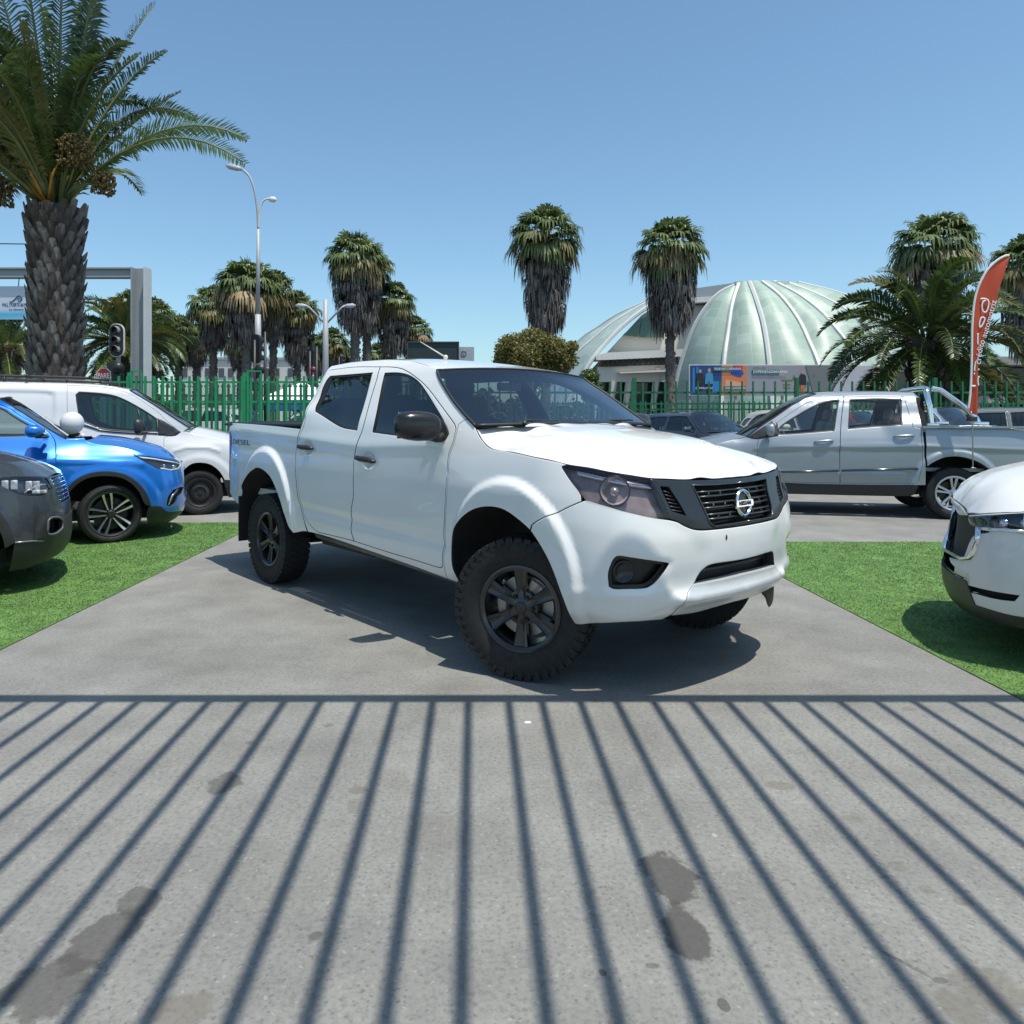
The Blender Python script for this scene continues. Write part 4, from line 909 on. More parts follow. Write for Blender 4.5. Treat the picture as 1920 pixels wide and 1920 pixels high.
TB={'pillar_top':[[-1.146,1.657],[-1.029,1.593],[-0.904,1.508],[-0.779,1.423],[-0.666,1.343],[-0.553,1.269],[-0.451,1.206]],
'win_low':[[-1.124,1.581],[-1.022,1.524],[-0.939,1.462],[-0.866,1.403],[-0.786,1.372],[-0.663,1.293],[-0.590,1.225]],
'belt':[[-1.093,1.229],[-0.921,1.222],[-0.756,1.206],[-0.590,1.208]],
'door_front':[[-0.590,1.225],[-0.558,1.168],[-0.545,1.091],[-0.538,0.970],[-0.543,0.848],[-0.543,0.781]],
'hood_edge':[[-0.265,1.204],[-0.228,1.163],[-0.103,1.133],[0.058,1.114],[0.220,1.077],[0.351,1.034],[0.432,1.001],[0.584,0.981],[0.760,0.950],[1.020,0.909]],
'headlight':[[0.264,0.999],[0.325,1.000],[0.430,0.989],[0.656,0.951],[0.981,0.906],[1.233,0.877],[1.071,0.854],[0.879,0.806],[0.760,0.806],[0.547,0.830],[0.454,0.875],[0.365,0.931]],
'arch_out':[[-0.495,0.543],[-0.440,0.631],[-0.360,0.730],[-0.260,0.794],[-0.149,0.825],[-0.026,0.831],[0.087,0.812],[0.192,0.768],[0.298,0.683],[0.363,0.598],[0.406,0.514],[0.437,0.399]],
'arch_in':[[-0.460,0.497],[-0.410,0.596],[-0.330,0.689],[-0.240,0.748],[-0.139,0.774],[-0.016,0.775],[0.087,0.760],[0.171,0.723],[0.256,0.650],[0.320,0.553],[0.364,0.445],[0.388,0.310],[0.408,0.208]],
'clad_top':[[0.437,0.399],[0.545,0.391],[0.631,0.329],[0.733,0.308],[1.276,0.264]],
'bumper_gap':[[0.192,0.792],[0.266,0.841],[0.351,0.897]],
'fog':[[0.625,0.396],[0.637,0.497],[0.709,0.575],[0.858,0.597],[0.997,0.585],[0.910,0.519],[0.810,0.492],[0.757,0.413],[0.678,0.379]],
'mirror':[[-0.916,1.283],[-0.896,1.344],[-0.815,1.372],[-0.665,1.338],[-0.641,1.259],[-0.746,1.210],[-0.902,1.228]],
'bottom':[[0.408,0.208],[0.575,0.242],[0.860,0.242],[1.175,0.255]]}
TG_={'hood_edge':[[0.423,0.968],[0.516,0.964],[0.648,0.954],[0.828,0.941],[0.996,0.933]],
'headlight':[[0.423,0.955],[0.447,0.965],[0.551,0.960],[0.646,0.952],[0.824,0.938],[0.967,0.929],[0.983,0.898],[0.945,0.844],[0.873,0.815],[0.791,0.795],[0.708,0.796],[0.567,0.815],[0.496,0.853],[0.422,0.903]],
'arch_out':[[0.421,0.687],[0.454,0.632],[0.482,0.563],[0.505,0.494],[0.517,0.440]],
'clad_line':[[0.517,0.440],[0.582,0.438],[0.658,0.435],[0.735,0.426]],
'fog_outer':[[0.658,0.435],[0.664,0.516],[0.681,0.588],[0.720,0.645],[0.826,0.659],[1.009,0.623],[1.136,0.571],[1.071,0.369],[0.848,0.370],[0.719,0.418]],
'fog_in':[[0.760,0.481],[0.766,0.584],[0.811,0.605],[0.933,0.586],[0.997,0.552],[0.990,0.489],[0.878,0.463],[0.795,0.465]],
'fog_lamp':[[0.764,0.487],[0.771,0.583],[0.795,0.601],[0.822,0.593],[0.828,0.533],[0.826,0.478],[0.794,0.472]],
'grille_low':[[0.724,0.795],[0.852,0.758],[1.078,0.694]],
'bottom':[[0.493,0.199],[0.648,0.204],[0.797,0.231],[0.962,0.238],[1.186,0.257]]}
TV={'window':[[-1.672,1.803],[-1.628,1.825],[-1.356,1.807],[-1.159,1.772],[-1.012,1.708],[-0.850,1.614],[-0.714,1.526],[-0.592,1.438],[-0.576,1.240],[-0.817,1.234],[-1.147,1.258],[-1.342,1.287],[-1.473,1.345],[-1.563,1.388],[-1.616,1.459],[-1.653,1.645]],
'black_tri':[[-0.585,1.446],[-0.483,1.394],[-0.262,1.238],[-0.358,1.179],[-0.576,1.189]],
'door_rear':[[-1.799,1.935],[-1.782,1.787],[-1.767,1.501],[-1.757,1.219]],
'door_front':[[-0.492,0.918],[-0.493,1.064],[-0.494,1.152],[-0.262,1.238],[-0.497,1.446],[-0.552,1.519],[-0.689,1.637],[-0.893,1.783],[-1.029,1.855],[-1.232,1.905],[-1.498,1.932],[-1.802,1.943]],
'ws_edge':[[-0.963,1.853],[-0.826,1.769],[-0.621,1.637],[-0.415,1.490],[-0.235,1.364],[-0.151,1.312]],
'hood_edge':[[-0.248,1.238],[-0.158,1.297]],
'hood2':[[-0.232,1.245],[-0.102,1.210],[0.147,1.164],[0.348,1.119]],
'panel':[[-2.615,1.862],[-2.248,1.860],[-2.023,1.849],[-1.933,1.821],[-1.905,1.757],[-1.895,1.572],[-1.899,1.430],[-1.926,1.332],[-2.098,1.290],[-2.582,1.293]],
'arch':[[-0.313,0.149],[-0.284,0.453],[-0.219,0.688],[-0.109,0.768],[0.021,0.782],[0.152,0.749],[0.266,0.656],[0.342,0.533]],
'crease':[[-0.366,0.955],[-0.183,1.012],[0.115,1.008],[0.266,0.956]]}
TS={'rear_glass':[[-1.749,1.728],[-2.121,1.741],[-2.450,1.728],[-2.404,1.342],[-2.050,1.310],[-1.680,1.277]],
'front_glass':[[-1.605,1.718],[-1.526,1.719],[-1.320,1.665],[-1.109,1.556],[-0.898,1.426],[-0.749,1.328],[-0.643,1.253],[-0.609,1.177],[-0.943,1.200],[-1.498,1.251],[-1.554,1.512]],
'door_gap':[[-1.681,1.773],[-1.623,1.512],[-1.580,1.256],[-1.556,0.982],[-1.556,0.665],[-1.566,0.473]],
'rdoor_rear':[[-2.487,1.767],[-2.506,1.616],[-2.532,1.426],[-2.533,1.322],[-2.652,1.301],[-2.639,1.095],[-2.643,0.848],[-2.610,0.664],[-2.584,0.488]],
'cab_rear':[[-2.640,1.822],[-2.629,1.679],[-2.644,1.510],[-2.641,1.363],[-2.647,1.301]],
'roof_line':[[-1.308,1.811],[-1.559,1.832],[-1.963,1.840],[-2.356,1.836],[-2.644,1.829]],
'pillar_top':[[-1.308,1.811],[-1.126,1.744],[-0.911,1.623],[-0.697,1.470],[-0.485,1.328],[-0.276,1.164]],
'door_top':[[-0.669,1.339],[-0.904,1.513],[-1.117,1.655],[-1.285,1.720],[-1.473,1.757],[-1.680,1.769],[-1.936,1.776],[-2.325,1.773],[-2.487,1.767]],
'bed_top':[[-2.652,1.301],[-2.996,1.323],[-3.290,1.344],[-3.541,1.334],[-3.719,1.314],[-3.934,1.264]],
'sill':[[-0.778,0.468],[-1.178,0.472],[-1.560,0.473],[-2.051,0.475],[-2.584,0.488]],
'mold':[[-0.755,0.641],[-1.556,0.676],[-2.584,0.721]],
'arch':[[-2.589,0.416],[-2.602,0.560],[-2.656,0.706],[-2.767,0.810],[-2.913,0.884],[-3.076,0.900],[-3.239,0.867],[-3.382,0.798],[-3.507,0.689],[-3.580,0.579]],
'fdoor_front':[[-0.425,1.122],[-0.410,0.993],[-0.431,0.755]],
'sail':[[-0.275,1.153],[-0.653,1.415],[-0.712,1.383],[-0.667,1.317],[-0.609,1.177],[-0.272,1.099]],
'handle_f':[[-1.205,1.106],[-1.472,1.125],[-1.469,1.091],[-1.203,1.068]],
'handle_r':[[-2.272,1.192],[-2.544,1.208],[-2.542,1.173],[-2.270,1.159]],
'mirror':[[-0.521,1.252],[-0.588,1.356],[-0.659,1.350],[-0.651,1.210],[-0.578,1.166]]}
TM={'hood_front':[[1.544,0.899],[1.544,0.890],[1.443,0.863],[1.319,0.837],[1.222,0.818],[0.958,0.850],[0.819,0.873],[0.710,0.890],[0.628,0.902]],
'hood_sil':[[1.544,0.899],[1.544,0.948],[1.530,1.006],[1.176,1.070],[0.754,1.124]],
'hood_gap':[[1.544,0.948],[1.218,0.934],[1.062,0.920],[0.931,0.893],[0.811,0.875]],
'lamp':[[1.065,0.824],[0.833,0.861],[0.707,0.883],[0.626,0.895],[0.616,0.786],[0.655,0.785],[0.728,0.798],[0.880,0.780],[1.011,0.782]],
'chrome':[[1.172,0.774],[1.052,0.760],[0.879,0.777],[0.728,0.794],[0.662,0.792],[0.669,0.780],[0.793,0.771],[0.915,0.750],[0.966,0.720],[1.074,0.581],[1.111,0.553],[1.163,0.561],[1.180,0.663]],
'slot':[[1.155,0.403],[0.920,0.421],[0.758,0.430],[0.636,0.436],[0.664,0.396],[0.763,0.386],[0.927,0.380],[1.084,0.369]],
'low_panel':[[1.057,0.371],[0.927,0.378],[0.763,0.385],[0.664,0.395],[0.633,0.433],[0.617,0.421],[0.626,0.304],[0.746,0.293],[0.965,0.283],[1.092,0.273],[1.090,0.314]],
'bottom':[[1.544,0.120],[1.001,0.239],[0.753,0.268],[0.629,0.280]],
'white_front':[[0.915,0.748],[0.965,0.716],[1.072,0.577],[1.109,0.549],[1.352,0.524],[1.300,0.498],[1.206,0.489],[1.212,0.446],[1.141,0.435],[1.133,0.412]]}
def build_blue():
    bf,ps,_=CARS['blue']; B=bf(); s1=B.s1
    t=place('suv','bright blue compact SUV with black wheel arches and two tone spoked wheels on artificial grass','car',ps)
    P=paint('blue_paint',(.008,.17,.62),metal=.35,rough=.28); gm=clearglass()
    he=TB['hood_edge']
    arch=TB['arch_out'][::-1]
    cl=[(s1,.262),(1.275,.264),(.733,.308),(.631,.329),(.545,.391)]
    front=[(-.451,1.206)]+he+[(1.233,.885),(s1,.882)]+cl
    out=suv_half_outline(B,front,arch,None)+TB['pillar_top'][1:-1]
    B.bumps.append(flare(0,.36,.60,.58,.10,.022))
    g_open=[(s1,.80),(1.15,.80),(1.02,.62),(1.10,.48),(s1,.48)]
    out2=[]
    for p in out:
        out2.append(p)
        if p==(s1,.882): out2+=g_open
    body=bskin('body_shell',B,out2,P,t,holes=[SUV_DOOR,SUV_RDOOR,SUV_W3,TB['headlight'],TB['fog']],both=True,joinx=s1,res=.035)
    bskin('grille',B,[(s1,.82),(1.13,.82),(1.0,.62),(1.08,.46),(s1,.46)],mat('grille_black',(.020,.024,.028),.3),t,both=True,joinx=s1,extra=-.03,rim=0,edge=0)
    for mir in (1,-1):
        bskin('arch_cladding',B,TB['arch_out'][::-1]+TB['arch_in'][:-2],black(),t,extra=.010,mir=mir,res=.04)
        arch_liner('wheel_arch_liner',B,TB['arch_in'],t,.38,mir)
        h=bskin('headlight',B,TB['headlight'],glass('lamp_lens',(.82,.85,.88),1.1),t,gap=.002,extra=.002,mir=mir,res=.03)
        q=np.array(TB['headlight']); q=q if area2(q)>0 else q[::-1]
        bskin('lamp_housing',B,offset_poly(q,-.008),mat('lamp_dark',(.03,.03,.035),.25),h,extra=-.035,rim=0,edge=0,mir=mir,res=.04)
        L=TB['headlight'][:6]; bskin('light_strip',B,[(.30,.995),(.43,.980),(.656,.942),(.95,.902),(1.10,.888),(1.03,.872),(.93,.885),(.656,.925),(.46,.960),(.36,.972)],mat('lamp_white',(.75,.77,.8),.25),h,extra=-.010,rim=.012,edge=0,mir=mir)
        b=MB()
        for s,z in ((.62,.875),(.80,.855)):
            c=lift_pts(B,[(s,z)],-.022)[0]*[1,mir,1]; b.sphere(c,.032,12,8,(.7,.7,.8))
        b.build('lamp_projector',mat('lamp_reflector',(.75,.75,.80),.12,metal=1,var=.25,scale=40),h)
        b=sweep_on(B,[(.56,.842),(.70,.815),(.88,.818),(1.02,.848),(1.12,.868)],.011,-.008,mir=mir); b.build('light_strip',mat('lamp_white',(.75,.77,.8),.25),h)
        f=bskin('fog_vent',B,offset_poly(np.array(TB['fog'])[::-1] if area2(np.array(TB['fog']))<0 else np.array(TB['fog']),-.004),black(),t,extra=-.03,rim=0,edge=0,mir=mir,res=.03)
        sm=sweep_on(B,[(.66,.40),(.70,.50),(.80,.57)],.012,-.012,mir=mir); sm.build('fog_blade',mat('lamp_reflector',(.75,.75,.80),.12,metal=1),f)
        o=mirror_shell(t,(-.755,-1.03,1.295),(.105,.14,.070),mir,P,[(-.64,-.84,1.235),(-.69,-.93,1.24)])
        b=MB(); b.box((-.66,-1.02*mir,1.232),(.12,.20,.03),bev=.012); b.build('mirror_base',black(),o); b=MB(); b.box((-.625,-1.05*mir,1.268),(.02,.14,.014),bev=.005); b.build('mirror_indicator',mat('lamp_white',(.75,.77,.8),.25),o)
        bskin('lower_bumper',B,[(.41,.395),(.545,.385),(.631,.323),(.733,.302),(1.275,.258),(s1,.256),(s1,.20),(1.1,.19),(.7,.17),(.43,.17),(.395,.30)],black(),t,extra=.002,mir=mir,res=.06)
    spine=[(-.12,1.222),(.05,1.205),(.25,1.165),(.45,1.11),(.62,1.045),(.73,.965),(.80,.892)]
    bonnet(B,t,[(-.30,1.206)]+he[1:]+[(1.2,.888)],spine,P,[(-.26,-.72),(-.17,-.45),(-.13,0)],crease=[(-.2,-.45),(.4,-.40),(.7,-.30),(.7,.30),(.4,.40),(-.2,.45)])
    suv_common(t,B,gm,P,'five_double',R(13),rim_r=.258)
    return t
def build_grey():
    bf,ps,_=CARS['grey']; B=bf(); s1=B.s1
    t=place('suv','dark grey SUV nose with round fog lamp bezel, cut off by left edge of photo','car',ps)
    P=paint('grey_paint',(.060,.070,.082),metal=.5,rough=.38,coat=.8,cr=.05); gm=clearglass()
    B.bumps.append(flare(0,.36,.60,.60,.10,.02)); fo=TG_['fog_outer']
    B.bumps.append(raise_poly([(.65,.43),(.66,.52),(.68,.59),(.72,.645),(.83,.66),(1.01,.625),(1.14,.57),(1.07,.36),(.85,.36)],.02,.05))
    hl=TG_['headlight']; he=[(-.30,1.19),(-.10,1.13),(.10,1.07),(.28,1.005)]+TG_['hood_edge']+[(s1,.928)]
    arch=[(.517,.44)]+TG_['arch_out'][::-1][1:]+ellipse_arch(0,.36,.53,40,160,8)[0:]+[(-.50,.45)]
    low=TG_['fog_outer'][4:7][::-1]+TG_['fog_outer'][:4][::-1]+TG_['clad_line'][::-1][1:-1]
    front=[(-.451,1.206)]+he+[(s1,.918),(.99,.918),(.988,.85),(1.0,.775),(1.078,.70),(s1,.70),(s1,.585)]+low
    out=suv_half_outline(B,front,arch,None)+TB['pillar_top'][1:-1]
    bskin('body_shell',B,out,P,t,holes=[SUV_DOOR,SUV_RDOOR,SUV_W3,hl],both=True,joinx=s1,res=.035)
    gr=bskin('grille',B,[(.985,.925),(s1,.925),(s1,.695),(1.07,.695),(.99,.77)],mat('grille_black',(.020,.024,.028),.3),t,both=True,joinx=s1,extra=-.025,rim=0,edge=0)
    for k,z in enumerate((.90,.865,.83,.795,.76,.725)):
        b=MB()
        for mir in (1,-1): sweep_on(B,[(.995+.012*k,z),(1.2,z),(s1,z)],.0055,-.004,mir=mir,mb=b)
        b.build('grille_bar',mat('dark_chrome',(.30,.32,.35),.15,metal=1),gr)
    for mir in (1,-1):
        h=bskin('headlight',B,hl,glass('lamp_lens',(.82,.85,.88),1.1),t,gap=.002,extra=.002,mir=mir,res=.03)
        q=np.array(hl); q=q if area2(q)>0 else q[::-1]
        bskin('lamp_housing',B,offset_poly(q,-.008),mat('lamp_dark2',(.10,.11,.12),.2,metal=.7,var=.5,scale=15),h,extra=-.045,rim=0,edge=0,mir=mir,res=.04)
        b=MB()
        for s,z in ((.46,.90),(.53,.90),(.66,.885),(.74,.88)): b.box(lift_pts(B,[(s,z)],-.020)[0]*[1,mir,1],(.05,.03,.08),bev=.008)
        for s,z in ((.72,.83),(.80,.825)): b.box(lift_pts(B,[(s,z)],-.020)[0]*[1,mir,1],(.06,.05,.03),bev=.008)
        sweep_on(B,[(.60,.83),(.68,.865),(.80,.885),(.88,.88)],.006,-.015,mir=mir,mb=b); b.build('lamp_reflector',mat('lamp_bowl',(.62,.61,.63),.3,metal=.35,var=.3,scale=30),h)
        clad=[(.517,.435)]+[(x,z-.004) for x,z in TG_['clad_line'][1:-1]]+TG_['fog_outer'][:7]+[(s1,.58),(s1,.25),(.962,.238),(.797,.231),(.648,.204),(.493,.199)]
        lc=bskin('lower_bumper',B,clad,mat('grey_plastic',(.024,.025,.027),.5,var=.1),t,holes=[TG_['fog_in']],extra=.006,mir=mir,res=.035,rim=.03)
        fb=bskin('fog_recess',B,offset_poly(np.array(TG_['fog_in']) if area2(np.array(TG_['fog_in']))>0 else np.array(TG_['fog_in'])[::-1],-.012),void(),lc,extra=-.06,rim=0,edge=0,mir=mir,res=.03)
        fl=np.array(TG_['fog_lamp']); bskin('fog_lamp',B,fl,mat('fog_glass',(.45,.48,.5),.1,metal=.5),lc,extra=-.035,rim=.02,edge=0,mir=mir,res=.02)
        q=np.array(TG_['fog_in']); b=sweep_on(B,np.vstack([smooth_poly(q,.03),smooth_poly(q,.03)[:1]]),.010,.006,mir=mir); b.build('fog_ring',mat('fog_trim',(.10,.105,.11),.35),lc)
        b=sweep_on(B,TG_['clad_line'],.006,.008,mir=mir); b.build('bumper_trim',mat('trim_satin',(.35,.36,.37),.35,metal=.7),lc)
        bskin('arch_cladding',B,[(.517,.44)]+TG_['arch_out'][::-1][1:]+ellipse_arch(0,.36,.53,42,165,10)+ellipse_arch(0,.36,.455,165,5,14),mat('grey_plastic',(.024,.025,.027),.5),t,extra=.010,mir=mir,res=.05)
        arch_liner('wheel_arch_liner',B,ellipse_arch(0,.36,.455,190,-20,18),t,.38,mir)
        mirror_shell(t,(-.66,-1.02,1.27),(.075,.125,.065),mir,P,[(-.62,-.84,1.22),(-.64,-.93,1.23)])
    spine=[(-.12,1.215),(.05,1.195),(.25,1.155),(.45,1.10),(.60,1.045),(.72,.985),(B.lift(np.array([s1]),np.array([.93]))[0,0],.93)]
    bonnet(B,t,[(-.30,1.195)]+he[1:],spine,P,[(-.26,-.72),(-.17,-.45),(-.13,0)])
    suv_common(t,B,gm,P,'plain',0)
    return t
def build_mazda():
    bf,ps,_=CARS['mazda']; B=bf(); s1=B.s1
    t=place('suv','white SUV nose with chrome grille wing, cut off by right edge of photo','car',ps)
    P=paint('pearl_paint',(.70,.71,.70),metal=.0,rough=.45,coat=.7,cr=.05); gm=clearglass()
    hf=TM['hood_front'][::-1]; lamp=TM['lamp']; slot=TM['slot']
    gap=[(-.30,1.19),(0,1.12),(.25,1.03),(.42,.955)]
    he=gap+hf+[(s1,.914)]
    white=TM['white_front']
    low=[(s1,.44),(1.02,.44)]+[(.985,.39),(.955,.306)]+[(.86,.309),(.682,.308),(.571,.314),(.49,.33)]
    arch=ellipse_arch(0,.36,.50,-3,183,18)
    front=[(-.451,1.206)]+he+[(s1,.902),(1.22,.874),(1.06,.83),(.93,.825),(.925,.79)]+[(.90,.775),(.80,.785),(.824,.761)]+white[1:-1]+[(1.01,.452),(s1,.452)]+low[1:]
    out=suv_half_outline(B,front,arch,None)+TB['pillar_top'][1:-1]
    bskin('body_shell',B,out,P,t,holes=[SUV_DOOR,SUV_RDOOR,SUV_W3,lamp,slot],both=True,joinx=s1,res=.05,gap=.001)
    bskin('grille',B,[(.90,.85),(1.1,.87),(s1,.90),(s1,.44),(1.0,.44),(.90,.58),(.84,.75)],mat('grille_deep',(.008,.008,.009),.6),t,both=True,joinx=s1,extra=-.055,rim=0,edge=0)
    b=MB()
    for mir in (1,-1):
        sweep_on(B,[(.60,.795),(.72,.792),(.82,.782),(.90,.776)],.011,.004,mir=mir,mb=b); sweep_on(B,[(.895,.78),(.90,.70),(.935,.62),(.975,.585),(1.1,.555),(s1,.545)],.026,-.006,mir=mir,mb=b,flat=.5)
    b.build('grille_wing',chrome(),t)
    for mir in (1,-1):
        h=bskin('headlight',B,lamp,glass('lamp_lens',(.82,.85,.88),1.1),t,gap=.002,extra=.001,mir=mir,res=.03)
        q=np.array(lamp); q=q if area2(q)>0 else q[::-1]
        bskin('lamp_housing',B,offset_poly(q,-.008),mat('lamp_dark',(.03,.03,.035),.25),h,extra=-.04,rim=0,edge=0,mir=mir,res=.04)
        b=MB()
        for s,z in ((.62,.845),(.74,.83)): b.sphere(lift_pts(B,[(s,z)],-.028)[0]*[1,mir,1],.03,12,8)
        b.build('lamp_projector',mat('lamp_reflector',(.75,.75,.80),.12,metal=1),h)
        bskin('bumper_slot',B,np.array(slot),void(),t,extra=-.03,rim=0,edge=0,mir=mir,res=.03)
        bskin('lower_bumper',B,[(.49,.33),(.571,.316),(.682,.310),(.86,.311),(.953,.308),(.985,.39),(1.02,.44),(s1,.44),(s1,.24),(1.065,.224),(.875,.235),(.686,.24),(.50,.24),(.46,.26)],black(),t,extra=.004,mir=mir,res=.05)
        bskin('arch_cladding',B,ellipse_arch(0,.36,.50,178,2,16)+ellipse_arch(0,.36,.43,2,178,16),black(),t,extra=.010,mir=mir,res=.05)
        arch_liner('wheel_arch_liner',B,ellipse_arch(0,.36,.43,190,-10,18),t,.38,mir)
        mirror_shell(t,(-.66,-1.03,1.27),(.075,.125,.065),mir,P,[(-.62,-.85,1.22),(-.64,-.94,1.23)])
    fx=B.lift(np.array([s1]),np.array([.914]))[0,0]
    spine=[(-.12,1.222),(.05,1.21),(.25,1.185),(.45,1.145),(.60,1.10),(.72,1.045),(.80,.985),(fx,.916)]
    bonnet(B,t,he,spine,P,[(-.26,-.72),(-.17,-.45),(-.13,0)])
    suv_common(t,B,gm,P,'silver5',0,tyre_r=.36)
    return t
def build_van():
    bf,ps,_=CARS['van']; B=bf(); s1=B.s1
    t=place('panel_van','white panel van with black roof rack and black mirror parked behind blue SUV','van',ps)
    P=paint('van_white',(.62,.63,.64),rough=.38); gm=glass('van_glass',(.42,.55,.50),1.3)
    win=[(-1.672,1.78)]+TV['window'][1:]; B.bumps.append(raise_poly([(-3.2,1.866)]+TV['panel'][1:-1]+[(-3.2,1.29)],-.022,.075))
    cr=TV['crease']; B.bumps.append(ridge(cr,.012,.03)); B.bumps.append(flare(0,.36,.56,.58,.10,.02))
    arch=TV['arch']; ra=ellipse_arch(-2.78,.36,.43,0,180,14)
    rail=[(-3.40,1.945),(-2.6,1.955),(-1.81,1.95),(-1.5,1.938),(-1.24,1.912),(-1.035,1.868),(-.963,1.853)]
    ws=TV['ws_edge']
    he=[(-.235,1.247)]+TV['hood2'][1:]+[(.60,1.07),(.85,1.02),(1.15,.985),(s1,.975)]
    door=[(-.492,.918),(-.493,1.064),(-.494,1.150),(-.275,1.238),(-.497,1.44),(-.556,1.512),(-.70,1.622),(-.90,1.762),(-1.05,1.835),(-1.232,1.882),(-1.498,1.908),(-1.79,1.915),(-1.782,1.787),(-1.767,1.501),(-1.757,1.219),(-1.75,.8),(-1.74,.40),(-.62,.40),(-.52,.62)]
    out=[(-.151,1.312),(-.21,1.26)]+he+[(s1,.33),(.9,.30),(.45,.30)]+arch[::-1]+[(-.42,.30),(-2.3,.30)]+ra+[(-3.25,.32),(B.s0,.32),(B.s0,1.95)]+rail+ws[1:-1]
    bskin('body_shell',B,out,P,t,holes=[door],both=True,joinx=s1,res=.035)
    for mir in (1,-1):
        d=bskin('front_door',B,door,P,t,holes=[win],gap=.004,mir=mir,res=.06)
        side_window(B,d,win,mir,gm,seal=.02)
        bskin('quarter_panel',B,TV['black_tri'],black(),d,extra=.003,rim=.008,edge=0,mir=mir)
        b=sweep_on(B,[(-.80,1.24),(-.82,1.45),(-.86,1.60)],.014,0,mir=mir); b.build('window_bar',black(),d)
        b=sweep_on(B,[(-1.60,1.36),(-1.35,1.272),(-1.15,1.243),(-.82,1.222),(-.58,1.215)],.014,.004,mir=mir); b.build('belt_moulding',mat('trim_dark',(.10,.11,.12),.2,metal=.8),d)
        door_handle(B,d,(-1.62,1.05),(-1.42,1.045),mir,black())
        mirror_shell(t,(-.84,-1.08,1.32),(.075,.12,.115),mir,black(),[(-.74,-.90,1.22),(-.78,-.98,1.22),(-.84,-1.05,1.24)])
        backing(B,t,[(-.3,1.0),(-.45,.85),(-.6,.45),(-1.85,.45),(-1.85,1.2),(-.3,1.18)],[],mir)
        arch_liner('wheel_arch_liner',B,arch,t,.38,mir); arch_liner('wheel_arch_liner',B,ra[::-1],t,.38,mir)
        bskin('lower_bumper',B,[(.33,.52),(.6,.50),(1.0,.48),(s1,.47),(s1,.26),(.9,.25),(.42,.25),(.36,.40)],black(),t,extra=.010,mir=mir,res=.08)
        bskin('headlight',B,[(.62,1.0),(1.0,.95),(1.15,.92),(1.10,.80),(.9,.80),(.70,.86)],mat('fog_glass',(.45,.48,.5),.1,metal=.5),t,extra=.006,mir=mir)
        b=MB(); P3=lift_pts(B,rail[:5]); b.tube([(p[0],p[1]*mir*.94,p[2]+.085) for p in P3],.022,8)
        for p in (P3[0],P3[1],P3[2],P3[4]): b.tube([(p[0],p[1]*mir*.94,p[2]+.085),(p[0],p[1]*mir*.98,p[2]-.005)],.016,6)
        b.build('roof_rail',black(),t)
    b=MB()
    for x in (-3.1,-2.3,-1.5): b.tube([(x,-.66,2.045),(x,.66,2.045)],.02,8)
    b.build('roof_rack',black(),t)
    G=screens(B,t,ws,None,gm,(.05,.12)); rear=[(-3.40,y,1.945+.0) for y in np.linspace(-.62,.62,9)]
    r0=lift_pts(B,[(-3.40,1.945)])[0]; rear=[(r0[0],y,r0[2]+.02*(1-(y/r0[1])**2)) for y in np.linspace(r0[1],-r0[1],9)]
    top_roof(B,t,rail,G[0],rear,P)
    fx=B.lift(np.array([s1]),np.array([.975]))[0,0]
    bonnet(B,t,he,[(.0,1.315),(.2,1.27),(.45,1.20),(.65,1.11),(fx,.975)],P,[(-.2,-.74),(-.06,-.45),(-.01,0)])
    under(t,-3.3,.8,.8); cabin(t,(-1.30,),.78,.72,dash_x=-.55)
    b=MB(); b.box((-1.72,0,1.15),(.04,1.36,1.2)); b.build('bulkhead',mat('cabin_grey',(.035,.035,.038),.75),t)
    for x,y,st in ((0,-.81,R(3)),(0,.81,R(3)),(-2.78,-.81,0),(-2.78,.81,0)): make_wheel(t,(x,y,.335),.335,.215,.205,'steel',st,-1 if y<0 else 1)
    return t
